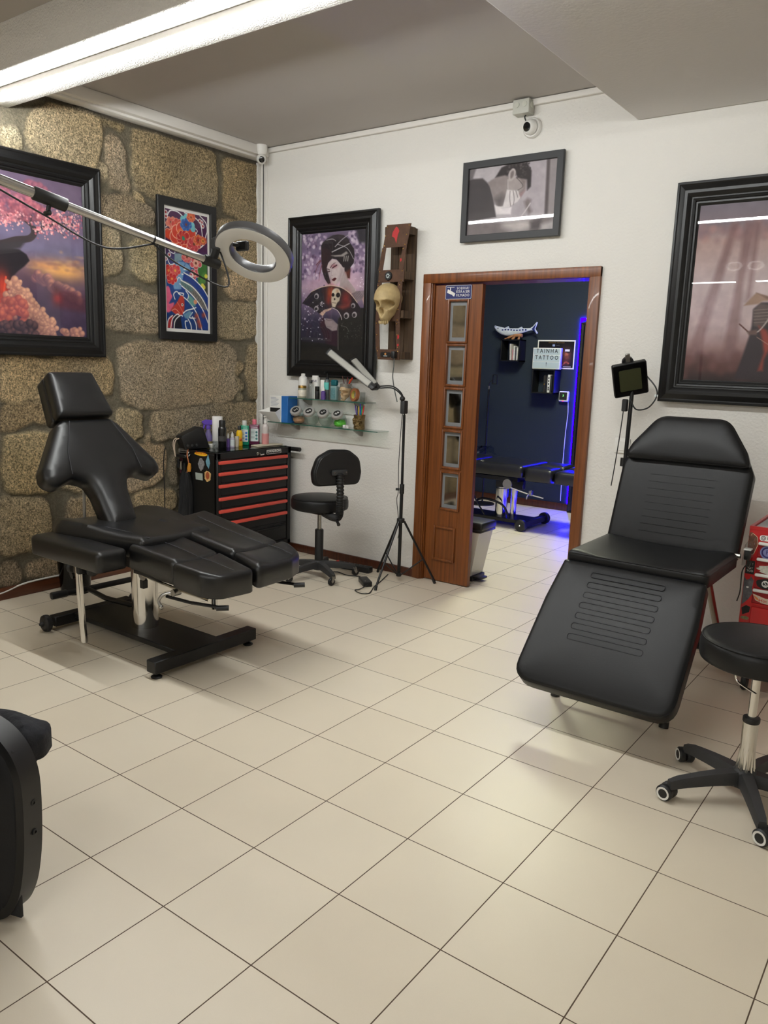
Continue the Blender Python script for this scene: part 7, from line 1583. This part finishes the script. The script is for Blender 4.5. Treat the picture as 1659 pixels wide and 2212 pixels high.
# thermostat
th = thing('thermostat', 'small white thermostat with a dark screen on the dark blue wall', 'thermostat', (-1.105, YFAR, 1.17))
obj('case', MB().bx(-1.155, -1.05, YFAR-.04, YFAR-.001, 1.12, 1.225, .012, 3), WHITEP, th)
obj('screen', MB().bx(-1.146, -1.064, YFAR-.0415, YFAR-.039, 1.138, 1.216, .004, 1), pm('screen_dark', (40, 42, 40), .3), th)
obj('screen_digit', MB(on_back(-1.105, YFAR-.0416, 1.167)).text('3', .028, None, .0004, 'CENTER', 'BOTTOM'), emit_mat('digit_green', (120, 240, 120), 1.2), th)
obj('red_led', MB().bx(-1.113, -1.096, YFAR-.0412, YFAR-.039, 1.124, 1.129), emit_mat('led_red', (255, 60, 60), 1.6), th)
obj('lead', MB().tube(spline([(-1.06, YFAR-.012, 1.13), (-1.052, YFAR-.012, 1.0), (-1.062, YFAR-.012, .8), (-1.066, YFAR-.012, .5), (-1.062, YFAR-.012, .10)], 7), .004, 8), WHITEP, th)
# black tall panel with blue strip behind its edge
tp_ = thing('tall_black_mirror', 'tall black framed panel against the dark blue wall, edged with blue light', 'mirror', (-.5, YFAR-.06, 0))
obj('frame', frame_mesh(on_back(-.957, YFAR-.045, 0.0), .86, 1.905, [(0, 0), (0, .030), (.012, .034), (.03, .028), (.045, .034), (.06, .030), (.062, .012)]), pm('panel_black', (12, 12, 13), .35), tp_, 20)
obj('panel', MB().bx(-.91, -.14, YFAR-.062, YFAR-.05, .05, 1.86), pm('panel_dark', (16, 17, 20), .2), tp_)
obj('back_board', MB().bx(-.94, -.11, YFAR-.045, YFAR-.02, .02, 1.89), BLACKP, tp_)
BLUE = emit_mat('blue_led', (4, 0, 255), LED_E)
led = thing('blue_light_strip', 'glowing blue light strip along the edge of the tall black panel', 'light strip', (-.965, YFAR-.01, 0))
obj('strip', MB().bx(-.995, -.966, YFAR-.010, YFAR-.002, .08, 1.925, .002, 1), BLUE, led); obj('strip', MB().bx(-.995, -.10, YFAR-.010, YFAR-.002, 1.925, 1.95, .002, 1), BLUE, led)
led2 = thing('blue_light_strip', 'blue floor-level light strip behind the right door frame in the back room', 'light strip', (.30, 4.6, 0))
obj('strip', MB().bx(-.09, -.065, 4.0, 5.3, .03, .05, .002, 1), BLUE, led2)
obj('channel', MB().bx(-.06, -.02, 4.0, 5.3, 0, .07, .003, 1), BLACKP, led2)
# phone stand
pst = thing('phone_stand', 'black phone holder on a thin floor stand by the dark blue wall', 'phone stand', (-1.826, 5.45, 0))
obj('pole', MB().cyl((-1.828, 5.45, .02), (-1.824, 5.45, 1.24), .009, n=12), BLACKM, pst)
obj('neck', MB().tube(spline([(-1.824, 5.45, 1.24), (-1.82, 5.45, 1.285), (-1.795, 5.45, 1.305), (-1.775, 5.45, 1.31)], 6), .005, 8), BLACKP, pst)
obj('neck_sleeve', MB().cyl((-1.824, 5.45, 1.215), (-1.824, 5.45, 1.25), .011, n=12), STEEL, pst)
obj('holder', frame_mesh(xf((-1.782, 5.45, 1.27), Vector((.9, -.3, 0)).normalized(), (0, 0, 1), Vector((-.3, -.9, 0)).normalized()), .07, .10, [(0, 0), (0, .012), (.007, .012), (.007, 0), (0, 0)]), BLACKP, pst)
obj('base', MB().lathe([(0, 0), (.13, 0), (.13, .012), (.02, .022), (0, .022)], (-1.828, 5.45, 0), n=30), BLACKM, pst)
# second tattoo bed
fbd = thing('tattoo_bed', 'black tattoo bed laid flat in the dark blue room behind the doorway', 'tattoo bed', (-1.2, 4.69, 0))
LEA3 = pm('black_vinyl_gloss', (26, 26, 28), .3, spec=.5, bump=(120, .08, .002))
def fpad(name, x0, x1, y0, y1, z, t, r=.03, rad=.05): return obj(name, MB().pad(rrect(x0, x1, y0, y1, rad), t, r, Matrix.Translation((0, 0, z)), .012), LEA3, fbd, 50)
fpad('seat', -1.42, -.865, 4.41, 4.97, .590, .105); fpad('leg_rest', -.86, -.585, 4.415, 4.675, .580, .115); fpad('leg_rest', -.86, -.585, 4.69, 4.95, .590, .115); fpad('foot_rest', -.58, -.22, 4.40, 4.675, .575, .105, .03, .08); fpad('foot_rest', -.58, -.22, 4.69, 4.96, .585, .105, .03, .08)
fpad('armrest', -.90, -.42, 4.27, 4.36, .545, .06) if False else None
obj('backrest', MB().pad(rounded([(-2.1, 4.45), (-1.44, 4.42), (-1.44, 4.96), (-2.1, 4.93)], .06), .10, .03, Matrix.Translation((0, 0, .60)), .012), LEA3, fbd, 50)
obj('underframe', MB().bx(-1.55, -.95, 4.50, 4.88, .43, .47, .004, 1), BLACKM, fbd); obj('lift_arm', MB().bx(-1.2, -.92, 4.55, 4.60, .36, .44, .004, 1), BLACKM, fbd)
obj('column', MB().lathe([(.058, .07), (.058, .33), (.05, .335), (.05, .44), (0, .44)], (-1.2, 4.69, 0), n=34), CHROME, fbd); obj('column', MB().cyl((-1.09, 4.72, .07), (-1.09, 4.72, .44), .03, n=24), CHROME, fbd)
obj('base', MB().bx(-1.95, -.86, 4.56, 4.82, .04, .075, .004, 1), BLACKM, fbd); obj('rear_crossbar', MB().bx(-.895, -.845, 4.47, 4.92, .03, .085, .004, 1), BLACKM, fbd); obj('front_crossbar', MB().bx(-1.95, -1.88, 4.36, 5.02, .03, .09, .004, 1), BLACKM, fbd)
for yy in (4.45, 4.94): obj('wheel', MB().lathe([(0, -.022), (.045, -.022), (.055, -.014), (.055, .014), (.045, .022), (0, .022)], (-.87, yy, .055), (0, 1, 0), 26), BLACKP, fbd)
obj('wheel_cap', MB().ball((-.87, 4.426, .055), (.009, .004, .009), 10), CHROME, fbd)
hpd = obj('hinge_disc', MB().cyl((-1.02, 4.43, .415), (-1.02, 4.442, .415), .045, n=26), STEEL, fbd)
obj('support_rod', MB().tube([(-1.02, 4.44, .395), (-.80, 4.45, .345), (-.67, 4.45, .33)], .007, 8), CHROME, fbd); obj('lever', MB().tube([(-.80, 4.44, .365), (-.815, 4.42, .33), (-.815, 4.42, .305)], [.007, .008, .011], 8), CHROME, fbd); obj('lever_hub', MB().box((-.79, 4.45, .36), (.03, .04, .05), .004, 1), STEEL, fbd)
obj('arm_post', MB().cyl((-1.425, 4.40, .14), (-1.395, 4.40, .40), .013, n=14), CHROME, fbd); obj('post_bracket', MB().box((-1.41, 4.41, .40), (.09, .05, .03), .004, 1), STEEL, fbd)
obj('pedal_arm', MB().tube(spline([(-1.42, 4.62, .20), (-1.3, 4.55, .235), (-1.12, 4.55, .20), (-1.05, 4.56, .09)], 7), .011, 8), BLACKM, fbd); obj('pedal_arm', MB().tube([(-1.48, 4.5, .40), (-1.35, 4.5, .19), (-1.28, 4.52, .09)], .008, 8), BLACKM, fbd)
# clear plastic sheet on the bed head
def crumple():
    n_, m_ = 16, 10; r_ = random.Random(4); vs = []
    for i in range(n_):
        for j in range(m_):
            u_, w_ = i/(n_-1), j/(m_-1)
            vs.append((-1.62+.27*u_+r_.uniform(-.01, .01), 4.58+.22*w_+r_.uniform(-.01, .01), .612+.012+.07*math.sin(PI*w_)*(.6+.5*u_)+r_.uniform(0, .022)-(0 if 0 < w_ < 1 else .008)))
    fs = [(i*m_+j, i*m_+j+1, (i+1)*m_+j+1, (i+1)*m_+j) for i in range(n_-1) for j in range(m_-1)]
    return MB().add(vs, fs)
one('plastic_wrap', crumple(), clear_mat('blue_film', (206, 214, 236), 1.6, .12), 'crumpled clear plastic wrap lying at the head of the far bed', 'plastic wrap', (-1.5, 4.69, .612), sharp=10)
